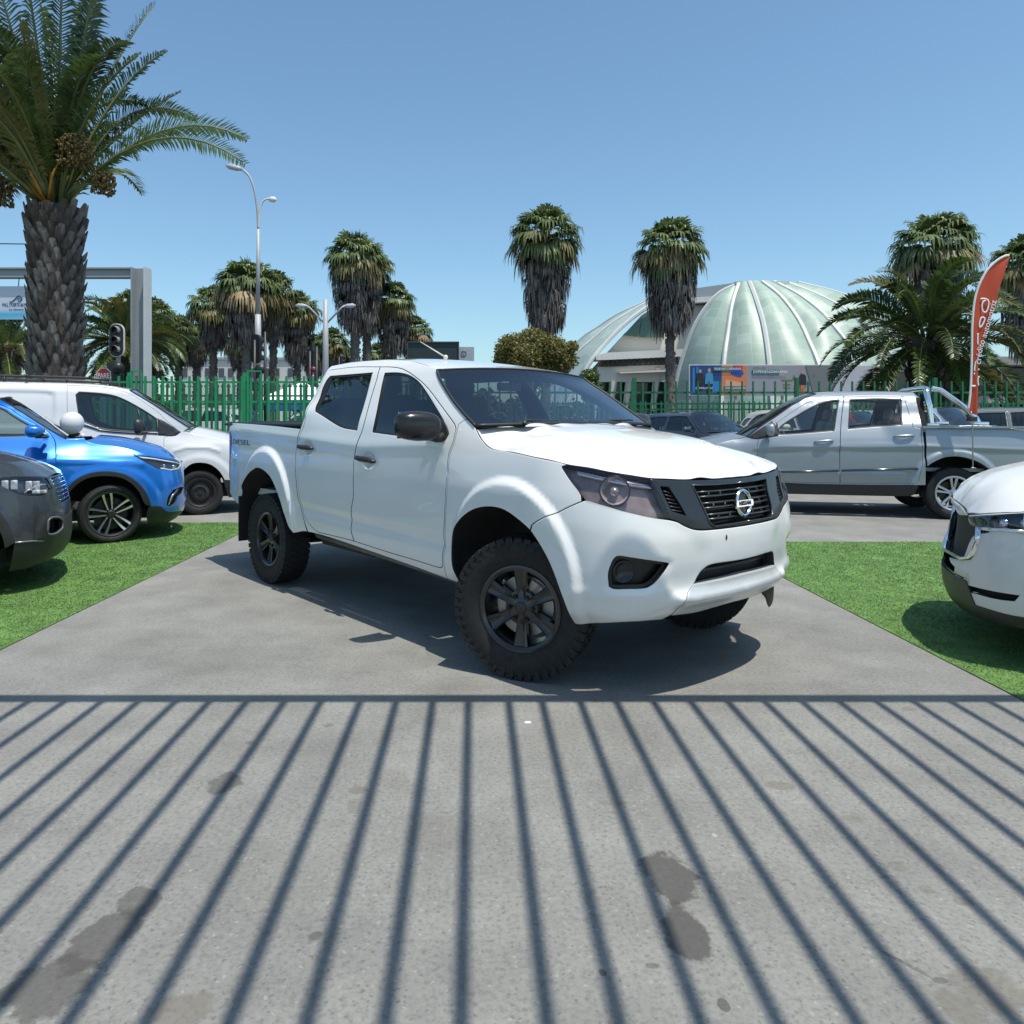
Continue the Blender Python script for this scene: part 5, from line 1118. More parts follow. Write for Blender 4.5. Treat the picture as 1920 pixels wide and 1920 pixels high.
def build_silver():
    bf,ps,_=CARS['silver']; B=bf(); s1=B.s1
    t=place('pickup_truck','silver double cab pickup with chrome roll bar parked crosswise behind the white pickup','pickup truck',ps)
    P=paint('silver_paint',(.30,.335,.37),metal=.5,rough=.40,coat=.6,cr=.08); gm=glass('silver_glass',(.86,.90,.88),.55)
    arch=TS['arch']; fa=ellipse_arch(0,.40,.47,-10,190,18)
    fd=[(-.44,1.12),(-.415,.99),(-.432,.755),(-.50,.57),(-.60,.49),(-1.562,.488),(-1.556,.665),(-1.556,.982),(-1.58,1.256),(-1.623,1.512),(-1.678,1.768),(-1.473,1.757),(-1.285,1.72),(-1.117,1.655),(-.904,1.513),(-.669,1.345),(-.54,1.235)]
    rd=[(-1.68,1.769),(-1.623,1.512),(-1.58,1.256),(-1.556,.982),(-1.556,.665),(-1.566,.488),(-2.58,.503),(-2.61,.664),(-2.643,.848),(-2.637,1.095),(-2.642,1.295),(-2.535,1.317),(-2.532,1.426),(-2.506,1.616),(-2.487,1.763),(-2.325,1.773),(-1.936,1.776)]
    fg=TS['front_glass']; fg=fg[:5]+[(-.775,1.34),(-.72,1.285),(-.72,1.19)]+fg[8:]
    rg=TS['rear_glass']
    cabr=[(-2.672,.49),(-2.672,.70),(-2.654,1.301),(-2.648,1.363),(-2.650,1.51),(-2.640,1.679),(-2.648,1.82)]
    rail=[(-2.648,1.82),(-2.356,1.834),(-1.963,1.838),(-1.559,1.830),(-1.308,1.809)]
    pil=TS['pillar_top']; he=[(-.276,1.164),(-.02,1.105),(.25,1.035),(.55,.975),(.85,.93),(1.2,.90),(s1,.895)]
    out=cabr+rail[1:]+pil[1:-1]+he+[(s1,.35),(.9,.33),(.48,.36)]+fa[1:-1]+[(-.66,.475)]+TS['sill'][1:-1]
    bskin('cab_shell',B,out,P,t,holes=[fd,rd],both=True,joinx=s1,res=.06)
    bed=[(-2.69,1.29)]+TS['bed_top'][1:]+[(-4.3,1.23),(-4.6,1.20),(-4.62,.9),(-4.6,.62),(-4.2,.58),(-3.64,.54)]+arch[::-1][:7]+[(-2.71,.765),(-2.69,.80)]
    G=screens(B,t,pil,None,gm,(.03,.05))
    for mir in (1,-1):
        bskin('bed_side',B,bed,P,t,gap=.003,mir=mir,res=.022)
        for nm,o,w,h in (('front_door',fd,fg,('handle_f')),('rear_door',rd,rg,'handle_r')):
            d=bskin(nm,B,o,P,t,holes=[w],gap=.004,mir=mir,res=.05)
            side_window(B,d,w,mir,gm,seal=.018)
            q=TS[h]; door_handle(B,d,((q[0][0]),(q[0][1]+q[3][1])/2),(q[1][0],(q[1][1]+q[2][1])/2),mir,P)
            x0,x1=((-1.54,-.60) if nm=='front_door' else (-2.58,-1.58)); z=lambda x:np.interp(x,[-2.584,-1.556,-.755],[.721,.676,.641])
            b=sweep_on(B,[(x0,z(x0)),((x0+x1)/2,z((x0+x1)/2)),(x1,z(x1))],.016,.004,mir=mir); b.build('door_moulding',mat('trim_dark',(.10,.11,.12),.2,metal=.8),d)
        bskin('window_corner',B,[(-.285,1.155),(-.65,1.405),(-.72,1.36),(-.72,1.18),(-.42,1.13)],black(),t,extra=.004,rim=.01,edge=0,mir=mir)
        mirror_shell(t,(-.60,-1.06,1.27),(.07,.12,.095),mir,P,[(-.56,-.87,1.20),(-.58,-.96,1.215)])
        backing(B,t,[(-.35,1.08),(-.55,.62),(-.7,.56),(-2.6,.58),(-2.70,.95),(-2.70,1.25),(-.42,1.15)],[],mir); backing(B,t,[(-2.45,1.35),(-2.72,1.32),(-2.75,1.78),(-2.45,1.74)],[],mir)
        arch_liner('wheel_arch_liner',B,arch,t,.40,mir); arch_liner('wheel_arch_liner',B,fa,t,.4,mir)
        bskin('sill_cladding',B,[(-.68,.455)]+[(x,z-.006) for x,z in TS['sill'][1:]]+[(-2.53,.34),(-2.3,.31),(-.55,.31)],black(),t,extra=-.004,mir=mir,res=.08)
        b=MB(); b.tube([(-2.82,-.72*mir,1.36),(-2.80,-.71*mir,1.60),(-2.77,-.69*mir,1.80),(-2.79,-.64*mir,1.865),(-2.80,-.50*mir,1.885),(-2.80,0,1.89)],.040,12); b.tube([(-2.84,-.68*mir,1.875),(-2.95,-.69*mir,1.85),(-3.24,-.74*mir,1.60),(-3.38,-.76*mir,1.44),(-3.41,-.76*mir,1.37)],.040,12); b.box((-2.82,-.74*mir,1.345),(.16,.16,.05),bev=.01); b.box((-3.42,-.77*mir,1.36),(.20,.14,.06),bev=.01)
        b.build('roll_bar',chrome(),t,auto=40)
        bskin('tail_light',B,[(-4.44,1.18),(-4.44,.80),(-4.66,.80),(-4.70,1.18)],mat('tail_red',(.22,.012,.012),.12,coat=1),t,extra=.006,mir=mir)
        bskin('headlight',B,[(.50,.97),(.9,.90),(1.05,.88),(1.0,.74),(.7,.78)],mat('fog_glass',(.45,.48,.5),.1,metal=.5),t,extra=.006,mir=mir)
    b=MB(); b.tube([(-2.84,-.62,1.62),(-2.87,-.50,1.66),(-2.87,.50,1.66),(-2.84,.62,1.62)],.036,10); b.box((-2.90,0,1.60),(.03,.95,.085),bev=.012); pl=b.build('roll_bar_plate',chrome(),t,auto=40)
    tx=text_mesh('plate_lettering','ACTYON',.075,mat('badge_blue',(.05,.08,.2),.4),pl,.001); map_mesh(tx,lambda x,y,z:(-2.917-z,-x,1.60+y))
    b=MB(); b.box((-3.5,0,.70),(1.7,1.5,.05)); b.box((-4.24,0,.95),(.05,1.5,.55),bev=.02); b.box((-3.45,.885,1.315),(1.6,.10,.03)); b.box((-3.45,-.885,1.315),(1.6,.10,.03)); b.build('tailgate',P,t)
    q=catmull(np.array(cabr[2:]),3); PP=lift_pts(B,q); u=np.linspace(-1,1,11); G2=np.stack([np.stack([PP[:,0]-.02*(1-k*k),-PP[:,1]*k,PP[:,2]],1) for k in u],1); grid('cab_rear_wall',G2[:2],P,t); grid('rear_window',G2[1:],gm,t)
    r0=lift_pts(B,[rail[0]])[0]; rear=[(r0[0]-.02*(1-(y/r0[1])**2),y,r0[2]+.02*(1-(y/r0[1])**2)) for y in np.linspace(r0[1],-r0[1],9)]
    top_roof(B,t,rail,G[0],rear,P)
    fx=B.lift(np.array([s1]),np.array([.895]))[0,0]
    bonnet(B,t,he,[(-.13,1.21),(.1,1.175),(.35,1.12),(.62,1.03),(fx,.895)],P,[(-.23,-.72),(-.15,-.45),(-.12,0)])
    under(t,-4.1,.8,.8,.36,.50); cabin(t,(-1.25,-2.15),.78,.66,dash_x=-.60,sc=mat('seat_beige',(.24,.23,.21),.85,bump=.2))
    for x,y in ((0,-.80),(0,.80),(-3.06,-.80),(-3.06,.80)): make_wheel(t,(x,y,.372),.372,.245,.24,'silver5',0,-1 if y<0 else 1)
    b=MB(); b.cyl((-3.06,-.8,.372),(-3.06,.8,.372),.05); b.sphere((-3.06,0,.372),.14); b.build('axle',mat('chassis_black',(.02,.019,.018),.7),t)
    return t
build_blue(); build_grey(); build_mazda(); build_van(); build_silver()

# ------------------------------------------------------------------ the place
F_,CX_,YH_,H_=1410.,890.,787.,1.42
def at(u,v,D): return Vector(((u-CX_)/F_*D, D, H_-(v-YH_)*D/F_))
def gat(u,v):
    D=F_*H_/(v-YH_); return Vector(((u-CX_)/F_*D,D,0))
def fast_mesh(name,V,F,m,parent=None,smooth=False,mi=None):
    V=np.asarray(V,np.float32); F=np.asarray(F,np.int32); k=F.shape[1]
    me=bpy.data.meshes.new(name); me.vertices.add(len(V)); me.vertices.foreach_set('co',V.ravel()); me.loops.add(F.size); me.loops.foreach_set('vertex_index',F.ravel())
    me.polygons.add(len(F)); me.polygons.foreach_set('loop_start',np.arange(0,F.size,k,dtype=np.int32))
    if mi is not None: me.polygons.foreach_set('material_index',np.asarray(mi,np.int32))
    if smooth: me.polygons.foreach_set('use_smooth',np.ones(len(F),bool))
    me.update(calc_edges=True); me.validate(); return link(name,me,m,parent)
def leafmat(name,col,var=.35,scale=3,trans=.35,hue2=None,rough=.5):
    if name in MATS: return MATS[name]
    m,t,p=_nodes(name); n=noise(t,scale,5,.6); hi=hue2 or tuple(min(1,c*(1+var)) for c in col)
    r=ramp(t,n.outputs[0],[(.35,tuple(c*(1-var) for c in col)),(.68,hi)]); t.links.new(r.outputs[0],p.inputs['Base Color']); p.inputs['Roughness'].default_value=rough
    tr=t.nodes.new('ShaderNodeBsdfTranslucent'); t.links.new(r.outputs[0],tr.inputs[0]); mx=t.nodes.new('ShaderNodeMixShader'); mx.inputs[0].default_value=trans
    o=t.nodes['Material Output']; t.links.new(p.outputs[0],mx.inputs[1]); t.links.new(tr.outputs[0],mx.inputs[2]); t.links.new(mx.outputs[0],o.inputs[0]); return m
# ---- ground
def concrete_mat():
    m,t,p=_nodes('concrete'); L=t.links
    big=noise(t,.35,5,.6); mid=noise(t,2.2,6,.62); fine=noise(t,55,4,.7)
    r=ramp(t,big.outputs[0],[(.3,(.198,.200,.190)),(.7,(.238,.237,.222))])
    r2=ramp(t,mid.outputs[0],[(.34,(.82,.82,.82)),(.66,(1.10,1.10,1.09))])
    r3=ramp(t,fine.outputs[0],[(.30,(.72,.72,.72)),(.5,(1,1,1)),(.74,(1.16,1.16,1.15))])
    def mul(a,b):
        x=t.nodes.new('ShaderNodeMix'); x.data_type='RGBA'; x.blend_type='MULTIPLY'; x.inputs[0].default_value=1; L.new(a,x.inputs[6]); L.new(b,x.inputs[7]); return x.outputs[2]
    c=mul(mul(r.outputs[0],r2.outputs[0]),r3.outputs[0])
    tc=t.nodes.new('ShaderNodeTexCoord')
    v=t.nodes.new('ShaderNodeTexVoronoi'); v.inputs['Scale'].default_value=58; v.inputs['Randomness'].default_value=1; wv=noise(t,60,3,.6); va=t.nodes.new('ShaderNodeVectorMath'); va.operation='MULTIPLY_ADD'; va.inputs[1].default_value=(.022,.022,.022); L.new(wv.outputs['Color'],va.inputs[0]); L.new(tc.outputs['Object'],va.inputs[2]); L.new(va.outputs[0],v.inputs['Vector'])
    sel=t.nodes.new('ShaderNodeSeparateColor'); L.new(v.outputs['Color'],sel.inputs[0])
    a=t.nodes.new('ShaderNodeMath'); a.operation='LESS_THAN'; a.inputs[1].default_value=.0052; 
    mlt=t.nodes.new('ShaderNodeMath'); mlt.operation='MULTIPLY'; mlt.inputs[1].default_value=1/58; L.new(v.outputs['Distance'],mlt.inputs[0]); L.new(mlt.outputs[0],a.inputs[0])
    g=t.nodes.new('ShaderNodeMath'); g.operation='GREATER_THAN'; g.inputs[1].default_value=.42; L.new(sel.outputs[0],g.inputs[0])
    chip=t.nodes.new('ShaderNodeMath'); chip.operation='MULTIPLY'; L.new(a.outputs[0],chip.inputs[0]); L.new(g.outputs[0],chip.inputs[1])
    sc=t.nodes.new('ShaderNodeMath'); sc.operation='MULTIPLY'; sc.inputs[1].default_value=.46; L.new(chip.outputs[0],sc.inputs[0])
    tone=ramp(t,sel.outputs[1],[(.0,(.075,.075,.072)),(.70,(.13,.125,.12)),(.86,(.34,.335,.32))])
    c=mixc(t,sc.outputs[0],c,tone.outputs[0])
    # spilled oil and water marks: soft edged patches with ragged outline
    sep=t.nodes.new('ShaderNodeSeparateXYZ'); L.new(tc.outputs['Object'],sep.inputs[0]); rag=noise(t,11,7,.62); rag2=noise(t,26,5,.65)
    def M(op,a,b=None,clamp=False):
        x=t.nodes.new('ShaderNodeMath'); x.operation=op; x.use_clamp=clamp
        for i,q in enumerate((a,b)):
            if q is None: continue
            if hasattr(q,'links'): L.new(q,x.inputs[i])
            else: x.inputs[i].default_value=q
        return x.outputs[0]
    wob=M('ADD',M('MULTIPLY',M('SUBTRACT',rag.outputs[0],.5),2.6),M('MULTIPLY',M('SUBTRACT',rag2.outputs[0],.5),1.0))
    def stain(u,v,ru,rv,rot,col,amt,soft=.22):
        nonlocal c
        P=gat(u,v); Q=gat(u+ru,v); T=gat(u,v-rv); rx=abs(Q.x-P.x); ry=abs(T.y-P.y); ca,sa=math.cos(rot),math.sin(rot)
        dx=M('SUBTRACT',sep.outputs[0],P.x); dy=M('SUBTRACT',sep.outputs[1],P.y)
        a=M('DIVIDE',M('ADD',M('MULTIPLY',dx,ca),M('MULTIPLY',dy,sa)),rx); b=M('DIVIDE',M('SUBTRACT',M('MULTIPLY',dy,ca),M('MULTIPLY',dx,sa)),ry)
        d=M('ADD',M('ADD',M('MULTIPLY',a,a),M('MULTIPLY',b,b)),wob)
        k=M('MULTIPLY',M('DIVIDE',M('SUBTRACT',1.0,d),soft*1.6,True),amt); c=mixc(t,k,c,col)
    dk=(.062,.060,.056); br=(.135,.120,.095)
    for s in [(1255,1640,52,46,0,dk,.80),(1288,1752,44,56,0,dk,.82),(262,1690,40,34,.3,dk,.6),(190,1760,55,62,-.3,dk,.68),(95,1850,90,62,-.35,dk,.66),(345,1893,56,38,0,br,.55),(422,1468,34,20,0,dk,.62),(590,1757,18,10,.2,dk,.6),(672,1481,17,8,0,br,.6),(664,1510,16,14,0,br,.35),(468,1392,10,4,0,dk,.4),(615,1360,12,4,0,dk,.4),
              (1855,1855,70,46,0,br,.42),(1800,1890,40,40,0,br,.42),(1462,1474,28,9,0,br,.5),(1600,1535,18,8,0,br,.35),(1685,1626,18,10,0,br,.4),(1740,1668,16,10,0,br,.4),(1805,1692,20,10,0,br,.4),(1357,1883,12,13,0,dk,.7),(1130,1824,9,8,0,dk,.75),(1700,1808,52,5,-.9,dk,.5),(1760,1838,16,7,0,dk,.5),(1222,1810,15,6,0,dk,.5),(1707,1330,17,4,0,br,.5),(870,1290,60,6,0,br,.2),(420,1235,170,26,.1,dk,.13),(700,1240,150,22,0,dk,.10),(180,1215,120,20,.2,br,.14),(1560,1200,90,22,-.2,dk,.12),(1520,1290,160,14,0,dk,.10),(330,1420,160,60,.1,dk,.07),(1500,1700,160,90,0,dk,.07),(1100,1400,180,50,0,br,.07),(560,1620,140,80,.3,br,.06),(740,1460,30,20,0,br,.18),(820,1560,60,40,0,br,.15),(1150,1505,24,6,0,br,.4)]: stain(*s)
    for s in [(990,1354,7,2.2,0,(.8,.8,.78),.8),(1340,1566,5,4,0,(.5,.5,.48),.4),(1406,1610,3,2,0,(.6,.6,.58),.5)]: stain(*s)
    L.new(c,p.inputs['Base Color']); p.inputs['Roughness'].default_value=.88; p.inputs['Specular IOR Level'].default_value=.3
    b=t.nodes.new('ShaderNodeBump'); b.inputs['Strength'].default_value=.35; b.inputs['Distance'].default_value=.004; L.new(fine.outputs[0],b.inputs['Height']); L.new(b.outputs[0],p.inputs['Normal'])
    return m
def sheet(name,x0,x1,y0,y1,z,m):
    return struct(mesh(name,[(x0,y0,z),(x1,y0,z),(x1,y1,z),(x0,y1,z)],[(0,1,2,3)],m))
sheet('ground',-900,900,-300,1600,-.03,mat('earth',(.20,.19,.165),.9,var=.2,scale=.05))
sheet('street',-120,120,19.6,70,-.012,mat('asphalt',(.12,.12,.12),.85,var=.2,scale=.4,bump=.2,bscale=30))
sheet('concrete_yard',-60,60,-12,19.6,0,concrete_mat())
def turf(name,x0,x1,y0,y1,cut,vis,n,label):
    gm=mat('turf_backing',(.095,.19,.045),.9,var=.35,scale=5,bump=.3,bscale=120)
    base=mesh(name,[(x0,y0,.006),(x1,y0,.006),(x1,y1,.006),(x0,y1,.006)],[(0,1,2,3)],gm); base['kind']='structure'
    bx=RNG.uniform(vis[0],vis[1],n); by=vis[2]+(vis[3]-vis[2])*RNG.random(n)**1.35
    keep=(bx>x0+.005)&(bx<x1-.005)&(by>y0)&(by<y1-.01); bx,by=bx[keep],by[keep]; k=len(bx)
    a=RNG.uniform(0,2*np.pi,k); h=RNG.uniform(.005,.012,k); w=RNG.uniform(.0018,.0032,k)*(1+by*.10); lx=RNG.normal(0,.008,k)+.004; ly=RNG.normal(0,.008,k)
    V=np.empty((k,3,3),np.float32); V[:,0]=np.stack([bx-np.cos(a)*w,by-np.sin(a)*w,np.full(k,.006)],1); V[:,1]=np.stack([bx+np.cos(a)*w,by+np.sin(a)*w,np.full(k,.006)],1); V[:,2]=np.stack([bx+lx,by+ly,.006+h],1)
    mi=RNG.choice([0,1,2],k,p=[.74,.21,.05])
    o=fast_mesh('turf_blades',V.reshape(-1,3),np.arange(3*k).reshape(-1,3),[leafmat('turf_green',(.115,.235,.055),.3,2.0,.3),leafmat('turf_light',(.17,.30,.09),.25,2.0,.3),leafmat('turf_dry',(.20,.25,.11),.25,2.0,.3)],None,False,mi); o['kind']='stuff'; o['label']=label; o['category']='grass'
turf('turf_left',-14,-2.92,1.2,10.35,0,(-8.4,-2.92,3.2,10.4),215000,'short green artificial grass under the blue and grey cars')
turf('turf_right',2.77,14,1.2,8.72,0,(2.77,8.5,1.4,8.75),235000,'short green artificial grass under the white car with chrome grille')
# ---- overhead slatted pergola whose shadow falls on the yard in front of the camera
def pergola():
    t=thing('pergola','slatted steel pergola overhead casting striped shadow on the concrete yard','pergola',(0,0,0)); m=mat('pergola_steel',(.10,.11,.12),.5,metal=.3)
    h=3.35; dx,dy=.2315*h,-.2405*h
    xs=[49,117,187,256,326,390,460,531,600,674,742,811,878,954,1017,1089,1157,1227,1297,1367,1437,1507,1577,1647,1717,1787,1860]
    X=[(x-CX_)/531*H_ for x in xs]; X=[X[0]-.187*k for k in range(9,0,-1)]+X+[X[-1]+.187*k for k in range(1,10)]
    b=MB(); b.box(((X[0]+X[-1])/2+dx,3.83+dy,h),(X[-1]-X[0]+.4,.085,.06)); b.build('beam',m,t)
    b=MB(); b.box(((X[0]+X[-1])/2+dx,-2.6,h),(X[-1]-X[0]+.4,.085,.06)); b.build('beam',m,t)
    q=MB(); q.box((0,0,0),(.034,3.83+dy+2.6,.034)); s0=None
    for x in X:
        if s0 is None: s0=q.build('slat',m,t); o=s0
        else: o=s0.copy(); COL.objects.link(o)
        o.location=(x+dx,(3.83+dy-2.6)/2-.0,h-.012)
    for x in (X[0]+dx,X[-1]+dx):
        for y in (-2.6,):
            b=MB(); b.box((x,y,h/2),(.1,.1,h)); b.build('post',m,t)
pergola()
# ---- fences
def fence(name,label,D,x0,x1,pitch,top,rails,m,w=.035,spear=False,posts=(),x_off=0,skew=0):
    t=thing(name,label,'fence',((x0+x1)/2,D,0)); cx=(x0+x1)/2
    b=MB(); b.box((0,0,top/2),(w,w,top))
    if spear: b.V=[];b.F=[];b.S=[];b.M=[]; b.prism([(-w/2,0),(w/2,0),(w/2,top-.14),(w*.95,top-.12),(0,top),(-w*.95,top-.12),(-w/2,top-.14)],lambda u,v,d:(u,d,v),-.006,.006)
    else: b.box((0,0,top),(w*.8,w*.8,.02))
    p0=b.build('picket',m,t); n=0; x=x0; k=0
    while x<=x1 and n<300:
        o=p0 if n==0 else p0.copy()
        if n: COL.objects.link(o)
        o.location=(x-cx,-.03,0); x+=pitch; n+=1
    for z in rails:
        b=MB(); b.box((0,.01,z),(x1-x0,.03,.05)); b.build('rail',m,t)
    for x in posts:
        b=MB(); b.box((x-cx,.0,top/2+.05),(.09,.09,top+.1)); b.build('post',m,t)
    return t
GREEN=mat('fence_green',(.018,.25,.105),.42,var=.15,scale=3,rvar=.08); DGREEN=mat('fence_dark_green',(.010,.12,.05),.5,var=.2)
fl=fence('picket_fence','bright green picket fence behind white van with framed gate posts',18.8,-13.5,-.4,.22,2.50,[2.36,1.87,.35],GREEN,.05,posts=(-8.62,-5.75,-2.4))
b=MB()
for x0,x1 in ((-5.65,-5.32),(-8.55,-8.30)):
    b=MB(); b.box((x0-fl.location.x,-.06,2.56/2),(.05,.05,2.76)); b.box((x1-fl.location.x,-.06,2.5/2),(.04,.04,2.70)); b.box(((x0+x1)/2-fl.location.x,-.06,2.63),(x1-x0,.06,.035)); b.build('gate_frame',GREEN,fl)
fence('picket_fence','dark green palisade fence seen through gaps of the bright green one, on the left',23,-15,0,.17,2.55,[2.15,1.9,.4],DGREEN,.075,True)
fr=fence('picket_fence','thin green picket fence behind silver pickup, standing before the glass dome',18.8,-.2,17.5,.275,2.37,[2.10,.35],DGREEN,.038,posts=(3.99,8.05,11.5))
fence('palisade_fence','dark green spear topped palisade fence farther back, before the glass dome',24,1,20,.165,2.03,[1.93,1.75,.3],DGREEN,.05,True)
# ---- trees
def frond(P0,P1,P2,n,leaf,V,F,M,rng,mi=0,width=.048,droop=.45,vee=.42,start=.12,rach=None,roll=None):
    P0,P1,P2=map(np.array,(P0,P1,P2)); t=np.linspace(0,1,n)[:,None]
    C=(1-t)**2*P0+2*t*(1-t)*P1+t**2*P2; T=np.gradient(C,axis=0); T/=np.linalg.norm(T,axis=1)[:,None]
    up=np.array([0,0,1.]); side=np.cross(T,up); l=np.linalg.norm(side,axis=1)[:,None]; side=np.where(l>1e-3,side/np.maximum(l,1e-3),np.array([1,0,0])); nrm=np.cross(side,T)
    roll=rng.normal(0,.45) if roll is None else roll; cr,sr=math.cos(roll),math.sin(roll); side,nrm=side*cr+nrm*sr,nrm*cr-side*sr
    for i in range(n):
        k=i/(n-1)
        if k<start: continue
        ll=leaf*(math.sin(math.pi*min(1,(k-start)/(1-start)*.80+.17))**.6)*rng.uniform(.8,1.12)
        for s in (-1,1):
            d=T[i]*rng.uniform(.55,.85)+side[i]*s*rng.uniform(.8,1.0)+nrm[i]*vee*rng.uniform(.5,1.3); d/=np.linalg.norm(d)
            a=C[i]; b=a+d*ll*.55; c=a+d*ll+np.array([0,0,-droop*ll*rng.uniform(.4,1.3)]); w=T[i]*width*.5+nrm[i]*width*.15
            q=len(V); V+= [a-w*.5,a+w*.5,b+w,b-w,c,c+w*.12]
            F+= [(q,q+1,q+2,q+3),(q+3,q+2,q+5,q+4)]; M+=[mi,mi]
    if rach is not None: rach.tube([tuple(p) for p in C[::max(1,n//10)]],[.030*(1-.8*j/10)+.006 for j in range(len(C[::max(1,n//10)]))],5)
def palm_trunk(h,r0,r1,rows,per,parent,boot=.16,top_flare=1.12,rng=None):
    rng=rng or RNG; b=MB(); zs=np.linspace(0,h,14); b.tube([(0,0,z) for z in zs],[np.interp(z/h,[0,.1,.85,1],[r0*1.1,r0,r1,r1*top_flare])*.93 for z in zs],20); tr=b.build('trunk',mat('palm_bark',(.055,.045,.038),.9,var=.4,scale=6,bump=.5,bscale=14),parent)
    V=[];F=[];M=[]
    for i in range(rows):
        z=h*(i+.5)/rows; R_=np.interp(z/h,[0,.1,.85,1],[r0*1.1,r0,r1,r1*top_flare])*.90
        for j in range(per):
            q=2*math.pi*(j+.5*(i%2)+rng.uniform(-.18,.18))/per; dz=rng.uniform(-.3,.3)*h/rows; w=math.pi*R_/per*rng.uniform(.75,1.05); hh=h/rows*rng.uniform(1.0,1.5); out=boot*rng.uniform(.45,1.2)
            er=np.array([math.cos(q),math.sin(q),0]); et=np.array([-math.sin(q),math.cos(q),0]); c=er*R_+np.array([0,0,z+dz]); zz=np.array([0,0,1.])
            tip=c+er*out+zz*hh*.62; k=len(V)
            V+= [c-et*w-zz*hh*.05,c-zz*hh*.62,c+et*w-zz*hh*.05,tip+et*w*.62,tip+zz*hh*.10,tip-et*w*.62,c+er*out*.75-zz*hh*.12]
            F+= [(k,k+1,k+6,k+6),(k+1,k+2,k+6,k+6),(k,k+6,k+5,k+5),(k+6,k+2,k+3,k+3),(k+6,k+3,k+4,k+5),(k,k+5,k+4,k+2)]; mm=0 if rng.random()<.6 else 1; M+=[mm]*6
    F=[tuple(dict.fromkeys(f)) for f in F]
    me=bpy.data.meshes.new('leaf_scars'); me.from_pydata([tuple(map(float,v)) for v in V],[],F); me.polygons.foreach_set('material_index',M); me.update()
    link('leaf_scars',me,[mat('boot_grey',(.135,.12,.11),.9,var=.45,scale=9,bump=.5,bscale=30),mat('boot_brown',(.07,.056,.046),.9,var=.45,scale=9,bump=.5,bscale=30)],parent); return tr
PALM_GREEN=lambda:[leafmat('palm_green',(.066,.118,.030),.4,1.2,.32,(.11,.175,.045),.38),leafmat('palm_yellow',(.12,.135,.035),.3,1.5,.3,(.17,.17,.05),.42),leafmat('palm_dark',(.038,.066,.024),.4,1.2,.25,(.07,.11,.04),.38)]
def feather_crown(parent,z0,keys,nrand,length,rng,leaf=.42,nl=58,emin=-18,emax=86,az0=0,skip=None,lw=.055,ld=.25):
    V=[];F=[];M=[];rb=MB()
    for i,(P1,P2,mi) in enumerate(keys): frond((P1[0]*.06,0,z0+.05),P1,P2,nl,leaf,V,F,M,rng,mi,rach=rb,width=.042,droop=.12 if i<2 else .3,vee=.25 if i<2 else .42,roll=-1.15 if i<2 else (rng.choice([-.9,.9])*rng.uniform(.4,1) if i<6 else None))
    for i in range(nrand):
        az=az0+i*2.39996+rng.uniform(-.25,.25); k=i/max(1,nrand-1); el=R(emax+(emin-emax)*k**.85+rng.uniform(-6,6)); L=length*rng.uniform(.85,1.08)*(.8+.2*math.sin(math.pi*min(1,k+.15)))
        d=np.array([math.cos(az)*math.cos(el),math.sin(az)*math.cos(el),math.sin(el)]); h=np.array([math.cos(az),math.sin(az),0])
        p0=np.array([0,0,z0])+h*.15; p1=p0+d*L*.62; p2=p0+d*L*.60+h*L*(.10+.24*math.sin(max(0,el)))+np.array([0,0,-L*(.02+.34*max(0,math.cos(el))**1.2)])
        if skip and skip(p2): continue
        frond(p0,p1,p2,nl,leaf*rng.uniform(.9,1.1),V,F,M,rng,int(rng.choice([0,1,2],p=[.62,.10,.28])),rach=rb,width=lw,droop=ld)
    fast_mesh('crown',V,F,PALM_GREEN(),parent,False,M)
    rb.build('frond_stalks',mat('stalk_green',(.13,.145,.045),.5,var=.35,scale=2),parent)
def fruit(parent,c,r,n,rng):
    b=MB()
    for i in range(n):
        a=rng.uniform(0,2*math.pi); q=r*rng.random()**.5; x,y=q*math.cos(a),q*math.sin(a); z=rng.uniform(-1.2,.5)*r
        b.sphere((c[0]+x,c[1]+y,c[2]+z),rng.uniform(.018,.032),6,4)
    for i in range(26):
        a=rng.uniform(0,2*math.pi); q=r*rng.random()**.5; b.tube([(c[0],c[1],c[2]+r*.8),(c[0]+q*math.cos(a)*.8,c[1]+q*math.sin(a)*.8,c[2]+r*.4),(c[0]+q*math.cos(a),c[1]+q*math.sin(a),c[2]-r*rng.uniform(.4,1.2))],.008,4)
    b.build('date_cluster',mat('dates',(.13,.09,.022),.6,var=.5,scale=20),parent)
rg=np.random.default_rng(3)
